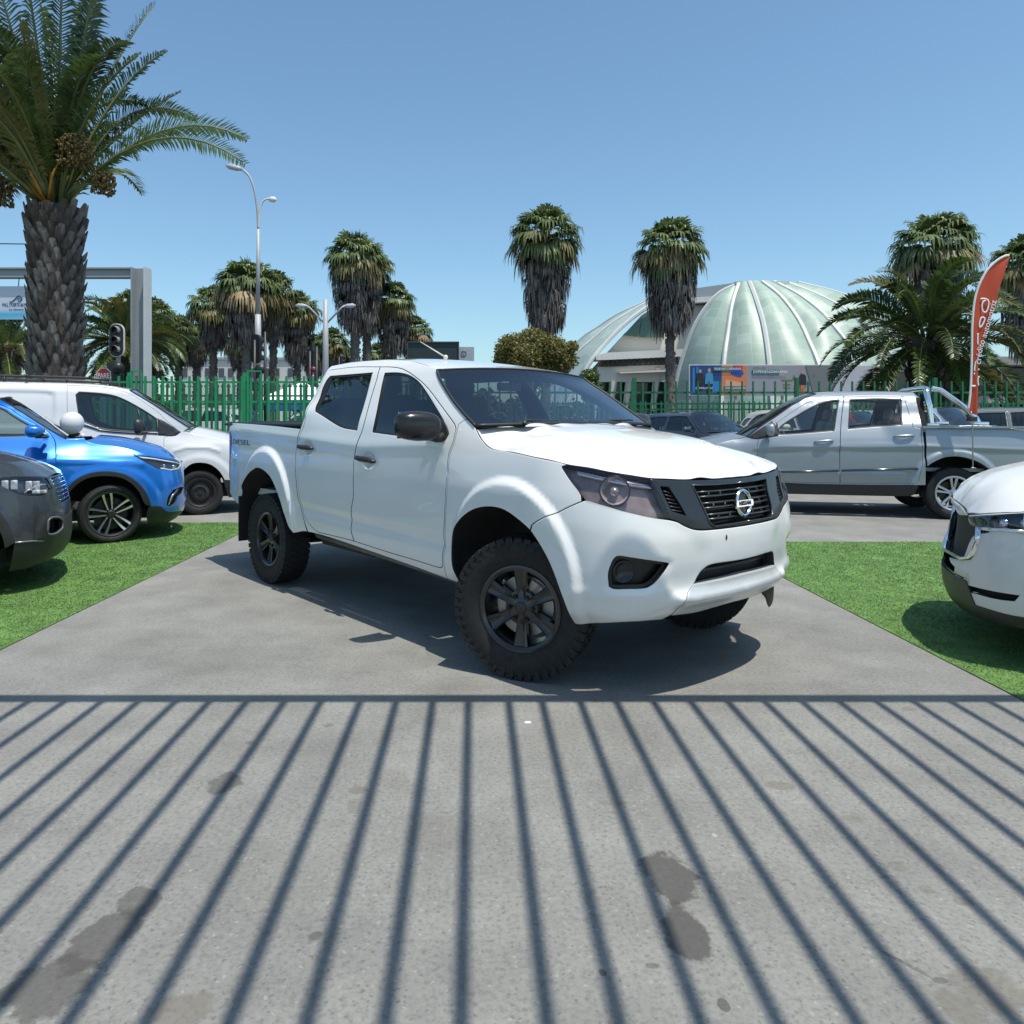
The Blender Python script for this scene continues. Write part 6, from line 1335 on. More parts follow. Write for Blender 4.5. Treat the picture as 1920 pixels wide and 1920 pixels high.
def left_palm():
    D=13.5; base=gat(105,787+F_*H_/D); t=thing('date_palm','tall date palm with thick scaly trunk and drooping feather fronds, at far left','palm tree',(base.x,base.y,0)); h=5.20
    palm_trunk(h,.43,.45,29,15,t,.10,1.12,rg)
    s=D/F_; L=lambda u,v,y=0:((u-105)*s,y,H_-(v-YH_)*s)
    keys=[(L(305,196,-.4),L(478,328,-.6),0),(L(292,160,.3),L(449,245,.4),0),(L(172,205,-.5),L(303,148,-.9),0),(L(190,215,.5),L(300,132,.9),2),(L(190,140,.3),L(287,72,.5),0),(L(180,110,-.5),L(229,2,-.9),2),(L(150,140,-.7),L(190,-70,-1.2),0),(L(135,200,-1.3),L(165,150,-2.0),1),(L(130,130,-.9),L(125,-90,-1.6),0),(L(90,140,-.8),L(55,-60,-1.4),0),(L(60,180,-1.0),L(10,20,-1.8),1),(L(20,200,-.3),L(-120,120,-.5),0),(L(40,240,.4),L(-150,260,.6),2),(L(70,240,-1.1),L(60,140,-2.0),1),(L(0,220,.2),L(-200,330,.3),0),(L(120,60,.6),L(140,-160,1.0),2),(L(100,80,1.0),L(80,-150,1.8),2),(L(60,90,.9),L(-10,-70,1.5),2),(L(150,60,1.0),L(215,-90,1.7),2)]
    feather_crown(t,h,keys,74,4.5,rg,.42,92,emin=40,az0=.6,lw=.040,skip=lambda p:p[0]>.7 and p[2]<h+2.1)
    for u,v,y,r in ((45,272,-.55,.32),(165,292,-.45,.30),(70,300,.3,.3),(205,345,-.2,.20),(14,360,-.3,.26)): fruit(t,L(u,v,y),r,230,rg)
    b=MB()
    for u,v,y in ((48,290,-.5),(80,315,-.6),(138,320,-.5),(20,310,-.4)): b.tube([L(105,395,-.25),L((105+u)/2+4,(395+v)/2-8,y),L(u,v,y)],[.030,.024,.014],6)
    b.build('fruit_stalks',mat('stalk_orange',(.34,.15,.02),.5,var=.3),t)
left_palm()
def feather_palm(label,u,v_crown,D,scale,trunk_r,rng,group='date palms in the background',n=64):
    c=at(u,v_crown,D); t=thing('date_palm',label,'palm tree',(c.x,c.y,0),0,group); h=c.z
    palm_trunk(h,trunk_r,trunk_r*1.05,max(6,int(h/.28)),14,t,.14,1.15,rng)
    feather_crown(t,h,[],n,4.7*scale,rng,.50*scale,64,emin=-44,emax=88,lw=.085*scale,ld=.15)
    for k in range(3): fruit(t,(math.cos(k*2.1-1.2)*.6*scale,math.sin(k*2.1-1.2)*.6*scale,h+.15),.30*scale,90,rng)
    return t
feather_palm('spreading date palm with short thick trunk behind silver pickup and orange flag',1738,640,27,1.02,.60,rg,n=86)
feather_palm('dark green date palm right behind the traffic light and the grey steel post',232,640,28,.66,.45,rg,n=80)
feather_palm('small date palm at left edge under the hanging mall sign',10,660,30,.66,.4,rg,n=40)
# fan palms: prototypes share crowns and skirts
def fan_leaf(V,F,M,base,d,up,rad,rng,mi,nseg=15,spread=2.5,droop=.4):
    d=np.array(d)/np.linalg.norm(d); side=np.cross(d,up); side/=max(1e-6,np.linalg.norm(side)); nrm=np.cross(side,d)
    for i in range(nseg):
        a=(i/(nseg-1)-.5)*spread+rng.uniform(-.04,.04); L=rad*(1-.18*abs(a))*rng.uniform(.85,1.1); e=d*math.cos(a)+side*math.sin(a)
        w=np.cross(e,nrm)*rad*.070; fold=nrm*rad*.02*(1 if i%2 else -1)
        p0=base; p1=base+e*L*.55+nrm*L*.06+fold; p2=base+e*L*.85+nrm*L*.0+np.array([0,0,-droop*L*.30*rng.uniform(.6,1.4)]); p3=p2+e*L*.10+np.array([0,0,-droop*L*.55*rng.uniform(.3,1.5)])
        q=len(V); V+=[p0,p1-w,p1+w,p2-w*.7,p2+w*.7,p3-w*.15,p3+w*.15]; F+=[(q,q+2,q+1,q+1),(q+1,q+2,q+4,q+3),(q+3,q+4,q+6,q+5)]; M+=[mi]*3
def fan_crown(rng,skirt,skirt_r,seed_tilt=0):
    """live crown centred at z=0 (about 4 m wide), dead skirt hanging below"""
    V=[];F=[];M=[]; n=74
    for i in range(n):
        k=i/(n-1); az=i*2.39996+rng.uniform(-.2,.2); el=R(90-122*k**.95+rng.uniform(-10,10)); pl=rng.uniform(.75,1.15)*(.85+.2*k)
        d=np.array([math.cos(az)*math.cos(el),math.sin(az)*math.cos(el),math.sin(el)]); b=np.array([0,0,-.35*k])+d*pl
        dd=d+np.array([0,0,-.75*max(0,k-.25)]); mi=0 if k<.72 else (int(rng.choice([0,1,2],p=[.3,.4,.3])))
        fan_leaf(V,F,M,b,dd,np.array([0,0,1.])if abs(d[2])<.95 else np.array([1.,0,0]),rng.uniform(.78,1.02),rng,mi,droop=.10+1.0*k)
        w=np.array([-math.sin(az),math.cos(az),0])*.025; q=len(V); V+=[np.array([0,0,-.35*k])-w,np.array([0,0,-.35*k])+w,b+w,b-w]; F.append((q,q+1,q+2,q+3)); M.append(mi)
    cr=(V,F,M); V=[];F=[];M=[]
    for i in range(int(300*skirt/3)):
        k=rng.random()**.9; az=rng.uniform(0,2*math.pi); r=.86*skirt_r*(1.05-.20*k-.22*k**4)*rng.uniform(.45,1.05); z=-.55-skirt*k*.82
        h=np.array([math.cos(az),math.sin(az),0]); tt=np.array([-math.sin(az),math.cos(az),0]); b=h*r*.55+np.array([0,0,z+.55]); mi=3 if k>.22 else int(rng.choice([2,3]))
        L=rng.uniform(.8,1.25)
        for j in range(6):
            o=tt*rng.uniform(-.26,.26)+h*rng.uniform(-.05,.14); ll=L*rng.uniform(.6,1.1); w=tt*rng.uniform(.018,.045)+h*rng.uniform(-.02,.02)
            p1=b+h*r*.34+o*.6+np.array([0,0,-ll*.30]); p2=b+h*r*.32+o+np.array([0,0,-ll]); q=len(V)
            V+=[b-w*.4,b+w*.4,p1+w,p1-w,p2+w*.25,p2-w*.25]; F+=[(q,q+1,q+2,q+3),(q+3,q+2,q+4,q+5)]; M+=[mi,mi]
    return cr,(V,F,M)
FANM=lambda:[leafmat('fan_green',(.115,.18,.058),.4,1.0,.32,(.20,.26,.09),.45),leafmat('fan_olive',(.19,.185,.06),.35,1.0,.3,(.30,.27,.11),.5),leafmat('fan_straw',(.36,.26,.13),.35,1.2,.3,(.48,.38,.22),.6),leafmat('fan_dead',(.15,.13,.118),.5,1.5,.2,(.30,.27,.25),.8)]
FPROTO=[]
for sk,sr,seed in ((5.6,1.35,11),(3.6,1.35,12),(5.0,1.5,13),(3.0,1.2,14)):
    rr=np.random.default_rng(seed); c,s=fan_crown(rr,sk,sr); FPROTO.append((c,s,sk,{}))
def fan_palm(label,u,vtop,D,proto,scale,trunk_r=.24,vx=0,rot=0):
    top=at(u,vtop,D); cz=top.z-1.75*scale; t=thing('fan_palm',label,'palm tree',(top.x,D,0),rot,'fan palms along the avenue'); c,s,sk,me=FPROTO[proto]
    for nm,d in (('crown',c),('dead_skirt',s)):
        if nm not in me:
            F=np.array([f if len(f)==4 else f+(f[-1],) for f in d[1]]); V=np.array(d[0]); tri=F[:,2]==F[:,3]
            P=bpy.data.meshes.new(nm); P.from_pydata([tuple(map(float,v)) for v in V],[],[tuple(f[:3]) if k else tuple(f) for f,k in zip(F.tolist(),tri)]); P.polygons.foreach_set('material_index',d[2]); 
            for k in FANM(): P.materials.append(k)
            me[nm]=P
        o=bpy.data.objects.new(nm,me[nm]); COL.objects.link(o); o.parent=t; o.location=(0,0,cz); o.scale=(scale*1.32,scale*1.32,scale*1.06)
    b=MB(); n=26; h=cz+.2
    rr=np.random.default_rng(int(abs(u))+5); b.tube([(rr.normal(0,.012),rr.normal(0,.012),h*i/n) for i in range(n+1)],[trunk_r*(1.25-.35*min(1,i/n*2))*(1+rr.uniform(-.10,.12)) for i in range(n+1)],12); 
    for i in range(int(h*26)):
        a=rr.uniform(0,2*math.pi); z=rr.uniform(.4,h); r=trunk_r*.95; b.box((r*math.cos(a),r*math.sin(a),z),(.08,.09,.10),rz=a)
    b.build('trunk',mat('fan_bark',(.13,.115,.10),.9,var=.45,scale=7,bump=.5,bscale=16),t); return t
fan_palm('lone tall fan palm with long grey dead skirt above the white pickup and olive tree',1023,382,42,0,.98,rot=.4)
fan_palm('fan palm with shaggy grey skirt and bare trunk in front of the glass dome',1257,407,42,2,.95,.27,rot=1.7)
fan_palm('fan palm rising behind the date palm and the orange flag',1757,394,40,1,1.02,rot=2.6)
fan_palm('fan palm cut off by the right edge of the photo',1930,436,42,0,.95,rot=.9)
fan_palm('tallest fan palm left of the white pickup roof, with two bare trunks below',666,432,44,2,.86,.30,rot=.3)
fan_palm('fan palm half hidden right behind the tallest one, left of pickup roof',688,455,47,0,.78,.28,rot=2.2)
fan_palm('fan palm with straw skirt just right of the tallest one',737,527,48,2,.70,rot=1.2)
fan_palm('smaller fan palm left of the dark billboard',777,590,50,1,.58,rot=.7)
fan_palm('broad fan palm right behind the tall street lamp',462,480,43,1,.92,rot=.2)
fan_palm('fan palm close to the right side of the tall street lamp',512,505,45,1,.78,rot=1.9)
fan_palm('fan palm left of the tall street lamp, lower than its neighbour',400,532,46,1,.72,rot=2.9)
fan_palm('fan palm between tall street lamp and twin arm lamp',557,543,46,2,.66,rot=.6)
fan_palm('low fan palm behind the twin arm street lamp',622,612,52,3,.62,rot=1.4)
fan_palm('low fan palm between twin arm lamp and the bare trunks',648,648,54,3,.5,rot=2.4)
fan_palm('fan palm just right of the grey steel post',288,556,44,3,.66,rot=.1)
fan_palm('low straw coloured fan palm between steel post and lamp',335,588,48,3,.66,rot=1.1)
fan_palm('low straw coloured fan palm over the pale apartment block',368,606,52,3,.6,rot=2.0)
fan_palm('fan palm crown behind beam of the steel frame',252,540,46,3,.6,rot=2.7)
fan_palm('small fan palm below the hanging mall sign',18,606,50,3,.7,rot=.8)
fan_palm('distant fan palm between the traffic lights and the pickup bed',450,600,58,3,.75,rot=.8)
fan_palm('distant low fan palm under the smallest lamp arm',590,625,60,3,.7,rot=1.8)
fan_palm('distant fan palm behind bare twin trunks left of pickup roof',712,640,60,3,.62,rot=2.5)
def bush(name,label,cat,c,blobs,n,leaf,mats,rng,trunk=True):
    t=thing(name,label,cat,(c.x,c.y,0)); N=rng.normal(size=(n,3)); N/=np.linalg.norm(N,axis=1)[:,None]
    B_=np.array(blobs); w=B_[:,3]**2; pick=rng.choice(len(B_),n,p=w/w.sum()); rad=B_[pick,3]*(rng.random(n)**.33)*rng.uniform(.8,1.12,n)
    C=B_[pick,:3]+N*rad[:,None]*np.array([1,1,.8])
    a=rng.normal(size=(n,3)); a/=np.linalg.norm(a,axis=1)[:,None]; b=np.cross(a,rng.normal(size=(n,3))); b/=np.linalg.norm(b,axis=1)[:,None]; s=leaf*rng.uniform(.6,1.4,n)[:,None]
    V=np.stack([C-a*s,C-b*s*.5,C+a*s,C+b*s*.5],1).reshape(-1,3); fast_mesh('crown',V,np.arange(4*n).reshape(-1,4),mats,t,False,rng.choice(len(mats),n))
    if trunk:
        m=MB(); z=min(B_[:,2]); 
        m.tube([(0,0,0),(.05,0,z*.5),(0,.1,z)],[.22,.17,.13],8)
        for q in B_[:6]: m.tube([(0,.1,z*.8),tuple((q[:3]+np.array([0,0,z]))/2),tuple(q[:3])],[.12,.07,.03],6)
        m.build('trunk',mat('tree_bark',(.09,.07,.055),.9,var=.4,scale=6,bump=.4),t)
    return t
c=at(1000,760,38); s=38/F_
bush('tree','rounded olive green tree behind the windshield of the white pickup','tree',c,[((u-1000)*s,y,H_-(v-YH_)*s,r*s) for u,v,r,y in ((962,652,34,0),(1000,640,34,.4),(1030,655,32,-.4),(1058,675,26,.2),(985,672,36,-.5),(1040,690,30,.3),(945,672,22,.1),(1010,700,36,0),(1072,650,14,0))],26000,.075,[leafmat('olive_leaf',(.24,.225,.055),.45,.5,.45,(.38,.34,.10)),leafmat('olive_dark',(.14,.14,.04),.4,.8,.2)],rg)
c=at(1105,760,30); s=30/F_
bush('shrub','small bright green shrub at right end of the pickup windshield','shrub',c,[((u-1105)*s,y,H_-(v-YH_)*s,r*s) for u,v,r,y in ((1105,708,20,0),(1098,722,18,.2),(1112,728,18,-.2),(1106,745,16,0))],5000,.055,[leafmat('shrub_leaf',(.075,.12,.028),.4,1.5,.25)],rg)
# a far row of low trees that closes the horizon
def far_wood():
    V=[];k=0; n=26000; x=RNG.uniform(-90,60,n); y=RNG.uniform(95,125,n); hh=3.2+1.6*np.sin(x*.21)+1.1*np.sin(x*.57+1)+.8*np.sin(x*1.3); z=hh*RNG.random(n)**.6+.2
    a=RNG.normal(size=(n,3)); a/=np.linalg.norm(a,axis=1)[:,None]; b=np.cross(a,RNG.normal(size=(n,3))); b/=np.linalg.norm(b,axis=1)[:,None]; C=np.stack([x,y,z],1); s=.38
    V=np.stack([C-a*s,C-b*s*.6,C+a*s,C+b*s*.6],1).reshape(-1,3); o=fast_mesh('far_wood',V,np.arange(4*n).reshape(-1,4),[leafmat('wood_leaf',(.055,.065,.03),.4,.2,.2)]); o['kind']='stuff'; o['label']='far low trees closing the horizon behind the palms'; o['category']='trees'
far_wood()

# ------------------------------------------------------------------ buildings
def pane_mat(name,a,b,rough=.15,sx=1.5,sz=1.1,var=.10,mort=(.44,.50,.46)):
    # greenish glazing in a regular grid of panes
    m,t,p=_nodes(name); br=t.nodes.new('ShaderNodeTexBrick'); tc=t.nodes.new('ShaderNodeTexCoord'); t.links.new(tc.outputs['UV'],br.inputs['Vector'])
    br.offset=0; br.inputs['Color1'].default_value=(*a,1); br.inputs['Color2'].default_value=(*b,1); br.inputs['Mortar'].default_value=(*mort,1); br.inputs['Scale'].default_value=1; br.inputs['Brick Width'].default_value=sx; br.inputs['Row Height'].default_value=sz; br.inputs['Mortar Size'].default_value=.014
    n=noise(t,.35,4); mx=t.nodes.new('ShaderNodeMix'); mx.data_type='RGBA'; mx.blend_type='MULTIPLY'; mx.inputs[0].default_value=1; r=ramp(t,n.outputs[0],[(.3,1-var),(.7,1+var)]); t.links.new(br.outputs[0],mx.inputs[6]); t.links.new(r.outputs[0],mx.inputs[7]); t.links.new(mx.outputs[2],p.inputs['Base Color'])
    p.inputs['Roughness'].default_value=rough; p.inputs['Specular IOR Level'].default_value=.35; return m
WHITE=lambda:mat('stucco_white',(.66,.65,.61),.8,var=.06,scale=.6,bump=.05,bscale=8); CREAM=lambda:mat('stucco_cream',(.60,.57,.50),.85,var=.06,scale=.5)
RIBM=lambda:mat('rib_white',(.52,.54,.53),.5,var=.05,scale=.8)
def shell(t,ribs,pm,rw=.35,n=26):
    """ribs: list of 3-D polylines from crown to foot; glazing between them, each rib a part"""
    C=[]
    for q in ribs:
        c=catmull(np.array(q,float),10); L=np.r_[0,np.cumsum(np.linalg.norm(np.diff(c,axis=0),axis=1))]; s=np.linspace(0,L[-1],n); C.append(np.stack([np.interp(s,L,c[:,k]) for k in range(3)],1))
    ctr=np.mean([c[-1] for c in C],0)+np.array([0,6,0])
    for c in C:
        out=c-ctr; out/=np.linalg.norm(out,axis=1)[:,None]; b=MB(); b.tube([tuple(p) for p in c+out*.10],rw*.46,6,smooth=False); b.build('rib',RIBM(),t)
    for a,b in zip(C[:-1],C[1:]):
        m=6; V=[]; 
        for i in range(n):
            for k in range(m+1): 
                p=a[i]*(1-k/m)+b[i]*k/m; o=p-ctr; o/=np.linalg.norm(o); V.append(p+o*.55*math.sin(math.pi*k/m)*math.sin(math.pi*min(1,.15+i/n*.85)))
        F=[(i*(m+1)+k,i*(m+1)+k+1,(i+1)*(m+1)+k+1,(i+1)*(m+1)+k) for i in range(n-1) for k in range(m)]
        o=mesh('glazing',V,F,pm,t,True); uv=o.data.uv_layers.new(name='UVMap'); q=np.zeros((len(o.data.loops),2),np.float32)
        for l in o.data.loops: i,k=divmod(l.vertex_index,m+1); q[l.index]=(k/m*3,i/(n-1)*15)
        uv.data.foreach_set('uv',q.ravel())
def dome():
    D=60; t=thing('glass_dome','pale green glass dome with curved white ribs behind the fence on the right','dome',(0,0,0))
    pm=pane_mat('dome_glass',(.27,.36,.30),(.36,.45,.39),.45,1,1)
    def rib(pts,d0,d1): 
        n=len(pts); return [tuple(at(u,v,d0+(d1-d0)*(k/(n-1))**1.0)) for k,(u,v) in enumerate(pts)]
    ribs=[rib([(1384,535),(1345,556),(1310,602),(1288,655),(1270,720),(1262,790)],62,63),
      rib([(1386,533),(1374,572),(1366,627),(1359,682),(1352,790)],61.8,57),
      rib([(1406,531),(1419,565),(1433,614),(1443,682),(1452,790)],61.6,54),
      rib([(1430,531),(1465,559),(1496,600),(1516,641),(1536,690),(1560,790)],61.6,53),
      rib([(1451,531),(1496,555),(1537,586),(1562,614),(1604,672),(1655,790)],62,54.5),
      rib([(1472,533),(1523,552),(1571,576),(1606,602),(1674,676),(1735,790)],62.5,57.5),
      rib([(1495,533),(1545,545),(1592,559),(1636,578),(1692,616),(1745,668),(1800,750),(1815,790)],63,63)]
    shell(t,ribs,pm,.42)
    b=MB(); b.box(at(1425,533,62.2),(4.4,1.2,.28)); b.build('crown_ring',RIBM(),t)
dome()
def hall():
    D=66; t=thing('exhibition_hall','white curved exhibition hall with slanted glass wing and railed balcony left of the dome','building',(0,0,0))
    pm=pane_mat('wing_glass',(.28,.36,.32),(.38,.46,.42),.4,1,1)
    def rib(pts,d0,d1): n=len(pts); return [tuple(at(u,v,d0+(d1-d0)*k/(n-1))) for k,(u,v) in enumerate(pts)]
    shell(t,[rib([(1262,548),(1204,583),(1165,614),(1133,647),(1105,682),(1062,760)],67,65),rib([(1258,545),(1200,576),(1147,608),(1104,644),(1077,672),(1030,760)],68.5,70),rib([(1255,542),(1204,570),(1162,589),(1123,614),(1075,652),(1005,760)],70,76)],pm,.40)
    w=WHITE(); s=D/F_
    def quad(name,pts,m,dep=.5,D=D):
        b=MB(); V=[at(u,v,D) for u,v in pts]+[at(u,v,D)+Vector((0,dep,0)) for u,v in pts]; n=len(pts); b.add([tuple(v) for v in V],[tuple(range(n)),tuple(range(2*n-1,n-1,-1))]+[(i,i+n,(i+1)%n+n,(i+1)%n) for i in range(n)]); return b.build(name,m,t)
    quad('wall',[(1112,690),(1205,590),(1262,553),(1345,548),(1345,800),(1112,800)],CREAM(),.5,D+1.5)
    quad('roof',[(1300,541),(1400,527),(1400,552),(1300,556)],mat('roof_grey',(.30,.33,.36),.5),3,D+.5)
    quad('roof',[(1296,557),(1400,552),(1400,560),(1296,568)],w,2,D+.4)
    for q in ([(1168,628),(1204,595),(1196,631)],[(1203,600),(1245,572),(1245,632),(1199,632)],[(1302,560),(1314,558),(1312,572),(1300,572)],[(1317,558),(1335,557),(1326,571),(1314,572)]): quad('window',q,mat('hall_window',(.05,.12,.09),.08),.2,D+1.2)
    quad('slab',[(1118,667),(1138,661),(1282,654),(1282,668),(1128,675),(1118,675)],w,2.0,D-1)
    quad('wall',[(1120,688),(1345,684),(1345,716),(1120,716)],CREAM(),.6,D-.6)
    quad('ledge',[(1160,698),(1250,693),(1250,697),(1164,700)],CREAM(),.8,D-1.3)
    quad('window',[(1128,676),(1282,669),(1282,684),(1128,687)],mat('balcony_glass',(.16,.22,.27),.1),.2,D+.9)
    b=MB()
    for k in range(16): 
        u=1128+k*10.2; b.tube([at(u,675-k*.45,D-.9),at(u,687-k*.2,D-.9)],.06,5)
    for k in range(5): b.tube([at(1128,676.5+k*2.6,D-.9),at(1282,670+k*3.2,D-.9)],.03,4)
    b.build('railing',mat('rail_black',(.02,.02,.02),.5),t)
    quad('window',[(1105,716),(1345,716),(1345,800),(1105,800)],mat('ground_glass',(.020,.045,.032),.08),.3,D+.5)
    for a,bb in (((1180,716),(1172,770)),((1233,690),(1224,770)),((1290,716),(1285,770)),((1150,716),(1144,770)),((1120,700),(1112,790))):
        b=MB(); b.tube([at(*a,D-.4),at(*bb,D-.4)],[.36,.22],6,smooth=False); b.build('column',CREAM(),t)
hall()
def hoarding():
    D=44; t=thing('hoarding','long printed hoarding with blue, orange and grey panels at foot of the dome','billboard',(0,0,0))
    def P(u,v,o=0): 
        p=at(u,v,D); p.y-=o; return p
    def quad(name,pts,m,o,parent=t):
        V=[P(u,v,o) for u,v in pts]; n=len(V); b=MB(); b.add([tuple(v) for v in V]+[tuple(v+Vector((0,.02,0))) for v in V],[tuple(range(n)),tuple(range(2*n-1,n-1,-1))]+[(i,i+n,(i+1)%n+n,(i+1)%n) for i in range(n)]); return b.build(name,m,parent)
    fl=lambda n,c:mat(n,c,.55,var=.05,scale=1)
    quad('backing',[(1292,683.5),(1637,684),(1637,742),(1292,742)],fl('hoarding_white',(.7,.7,.7)),0)
    bl=quad('panel',[(1294,685),(1353,685),(1353,740),(1294,740)],fl('print_blue',(.01,.055,.19)),.03); og=quad('panel',[(1353,685),(1400,685),(1400,740),(1353,740)],fl('print_orange',(.55,.20,.09)),.03); gr=quad('panel',[(1400,685),(1557,685),(1557,740),(1400,740)],fl('print_grey',(.27,.28,.31)),.03); quad('panel',[(1557,686),(1636,686),(1636,742),(1557,742)],fl('print_pale',(.46,.47,.52)),.03)
    quad('print_shade',[(1510,685),(1557,685),(1557,740),(1525,740)],fl('print_grey2',(.16,.18,.18)),.06,gr)
    for q,m in (([(1298,690),(1302,690),(1302,738),(1298,738)],fl('print_cyan',(.02,.20,.45))),([(1305,688),(1309,688),(1309,700),(1305,700)],fl('print_cyan',(.02,.20,.45))),([(1335,715),(1352,715),(1352,738),(1335,738)],fl('print_cyan',(.02,.20,.45)))): quad('print_block',q,m,.05,bl)
    def person(u,v,h,top,leg,skin,parent):
        s=h; quad('print_figure',[(u-.13*s,v+.22*s),(u-.05*s,v+.17*s),(u+.05*s,v+.17*s),(u+.13*s,v+.22*s),(u+.16*s,v+.60*s),(u+.07*s,v+.60*s),(u-.07*s,v+.60*s),(u-.16*s,v+.60*s)],top,.08,parent); quad('print_figure',[(u-.085*s,v+.58*s),(u+.085*s,v+.58*s),(u+.08*s,v+s),(u+.02*s,v+s),(u,v+.66*s),(u-.02*s,v+s),(u-.08*s,v+s)],leg,.07,parent); quad('print_figure',[(u+.06*s*math.cos(q),v+.09*s+.08*s*math.sin(q)) for q in np.linspace(0,2*math.pi,10,endpoint=False)],skin,.09,parent)
    sk=fl('print_skin',(.45,.27,.19)); dk=fl('print_dark',(.015,.018,.025))
    person(1312,692,46,dk,dk,sk,bl); person(1329,690,50,fl('print_shirt',(.05,.25,.42)),dk,sk,bl); person(1504,694,46,dk,fl('print_orange2',(.55,.16,.07)),sk,gr)
    quad('print_block',[(1370,692),(1378,686),(1388,690),(1394,700),(1388,706),(1378,704),(1370,700)],fl('print_cobalt',(.02,.07,.35)),.05,og); quad('print_block',[(1374,685),(1392,685),(1392,692),(1380,690)],fl('print_red',(.45,.06,.05)),.06,og); quad('print_block',[(1360,712),(1392,718),(1397,738),(1358,738)],fl('print_peach',(.68,.34,.20)),.045,og)
    def lab(txt,u,v,h,m,box=None,parent=None):
        if box: quad('print_label',box,fl('print_teal',(.03,.16,.17)),.06,parent)
        o=text_mesh('hoarding_lettering',txt,h*D/F_*1.35,m,parent,.002,align='LEFT'); p=P(u,v,.11); map_mesh(o,lambda x,y,z:(p.x+x,p.y-z,p.z+y))
    wt=fl('print_letter',(.8,.8,.8)); bk=fl('print_ink',(.03,.035,.05))
    lab('EXPERIENCIA',1411,697.5,5.2,wt,[(1409.5,693.5),(1437,693.5),(1437,701),(1409.5,701)],gr); lab('TOMASINA',1440,697.5,5.2,wt,[(1438.5,693.5),(1461,693.5),(1461,701),(1438.5,701)],gr); lab('SOMOS UNA',1410,690.5,3.2,bk,None,gr)
    lab('NUEVAS CARRERAS',1338.5,692,4.2,wt,[(1337,688.5),(1371,688.5),(1371,695.5),(1337,695.5)],bl); lab('COMPROMISO',1303,728,3.6,wt,None,bl); lab('POSTULACIONES',1359,728,3.6,wt,[(1357,724),(1398,724),(1398,732),(1357,732)],og)
    for q in ([(1465,710),(1486,710),(1486,713),(1465,713)],[(1468,719),(1482,719),(1482,721),(1468,721)],[(1468,725),(1482,725),(1482,727),(1468,727)]): quad('print_block',q,fl('print_olive',(.25,.26,.10)),.05,gr)
    for u,v in ((1488,706),(1493,712),(1490,724),(1525,702),(1516,716)): quad('print_block',[(u-2.5,v+2),(u,v-3),(u+3,v+1),(u,v+3)],fl('print_leaf',(.10,.20,.14)),.07,gr)
    for u in (1294,1380,1468,1557,1636):
        b=MB(); p=P(u,712,-.1); b.box((p.x,p.y,1.9),(.12,.12,3.8)); b.build('post',mat('hoarding_post',(.3,.3,.3),.6),t)
hoarding()
def office():
    D=46; t=thing('office_building','grey two storey building with white columns and dark glazing at right edge','building',(0,0,0)); g=mat('office_grey',(.34,.35,.34),.8,var=.08,scale=.5); dk=mat('office_glass',(.022,.028,.032),.10); w=WHITE()
    p0=at(1800,787,D); x0=p0.x; x1=x0+16
    b=MB(); b.box(((x0+x1)/2,D+4.5,2.4),(x1-x0,8,4.8)); b.build('wall',dk,t)
    for z,h,e in ((4.95,.5,.9),(2.62,.45,.5)):
        b=MB(); b.box(((x0+x1)/2,D+4,z),(x1-x0+.6,9.2+e,h)); b.build('slab',g,t)
    for k in range(9):
        b=MB(); b.box((x0+.9+k*1.15,D-.1,1.25),(.38,.3,2.4)); b.build('column',w,t)
    for k in range(6):
        b=MB(); b.box((x0+.7+k*2.1,D+.42,3.75),(.10,.14,2.0)); b.build('mullion',mat('mullion_pale',(.55,.56,.56),.5),t)
office()
def apartments():
    D=85; t=thing('apartment_block','pale apartment block with small dark windows behind the palms on the left','building',(0,0,0))
    a=at(330,674,D); c=at(545,700,D); w=mat('block_white',(.50,.50,.48),.8,var=.05,scale=.4)
    b=MB(); b.box(((a.x+c.x)/2,D+5,a.z/2),(c.x-a.x,10,a.z)); b.build('wall',w,t); b=MB(); b.box(((a.x+c.x)/2,D+5,a.z+.1),(c.x-a.x+.4,10.4,.25)); b.build('roof',mat('roof_grey',(.30,.33,.36),.5),t)
    m=MB(); m.box((0,0,0),(.6,.12,1.0)); w0=None
    for k in range(10):
        for z in (a.z-1.5,a.z-4.4):
            o=m.build('window',mat('block_window',(.06,.07,.09),.15),t) if w0 is None else w0.copy()
            if w0 is not None: COL.objects.link(o)
            w0=w0 or o; o.location=(a.x+1.0+k*1.3+(k%2)*.25,D-.02,z)
apartments()
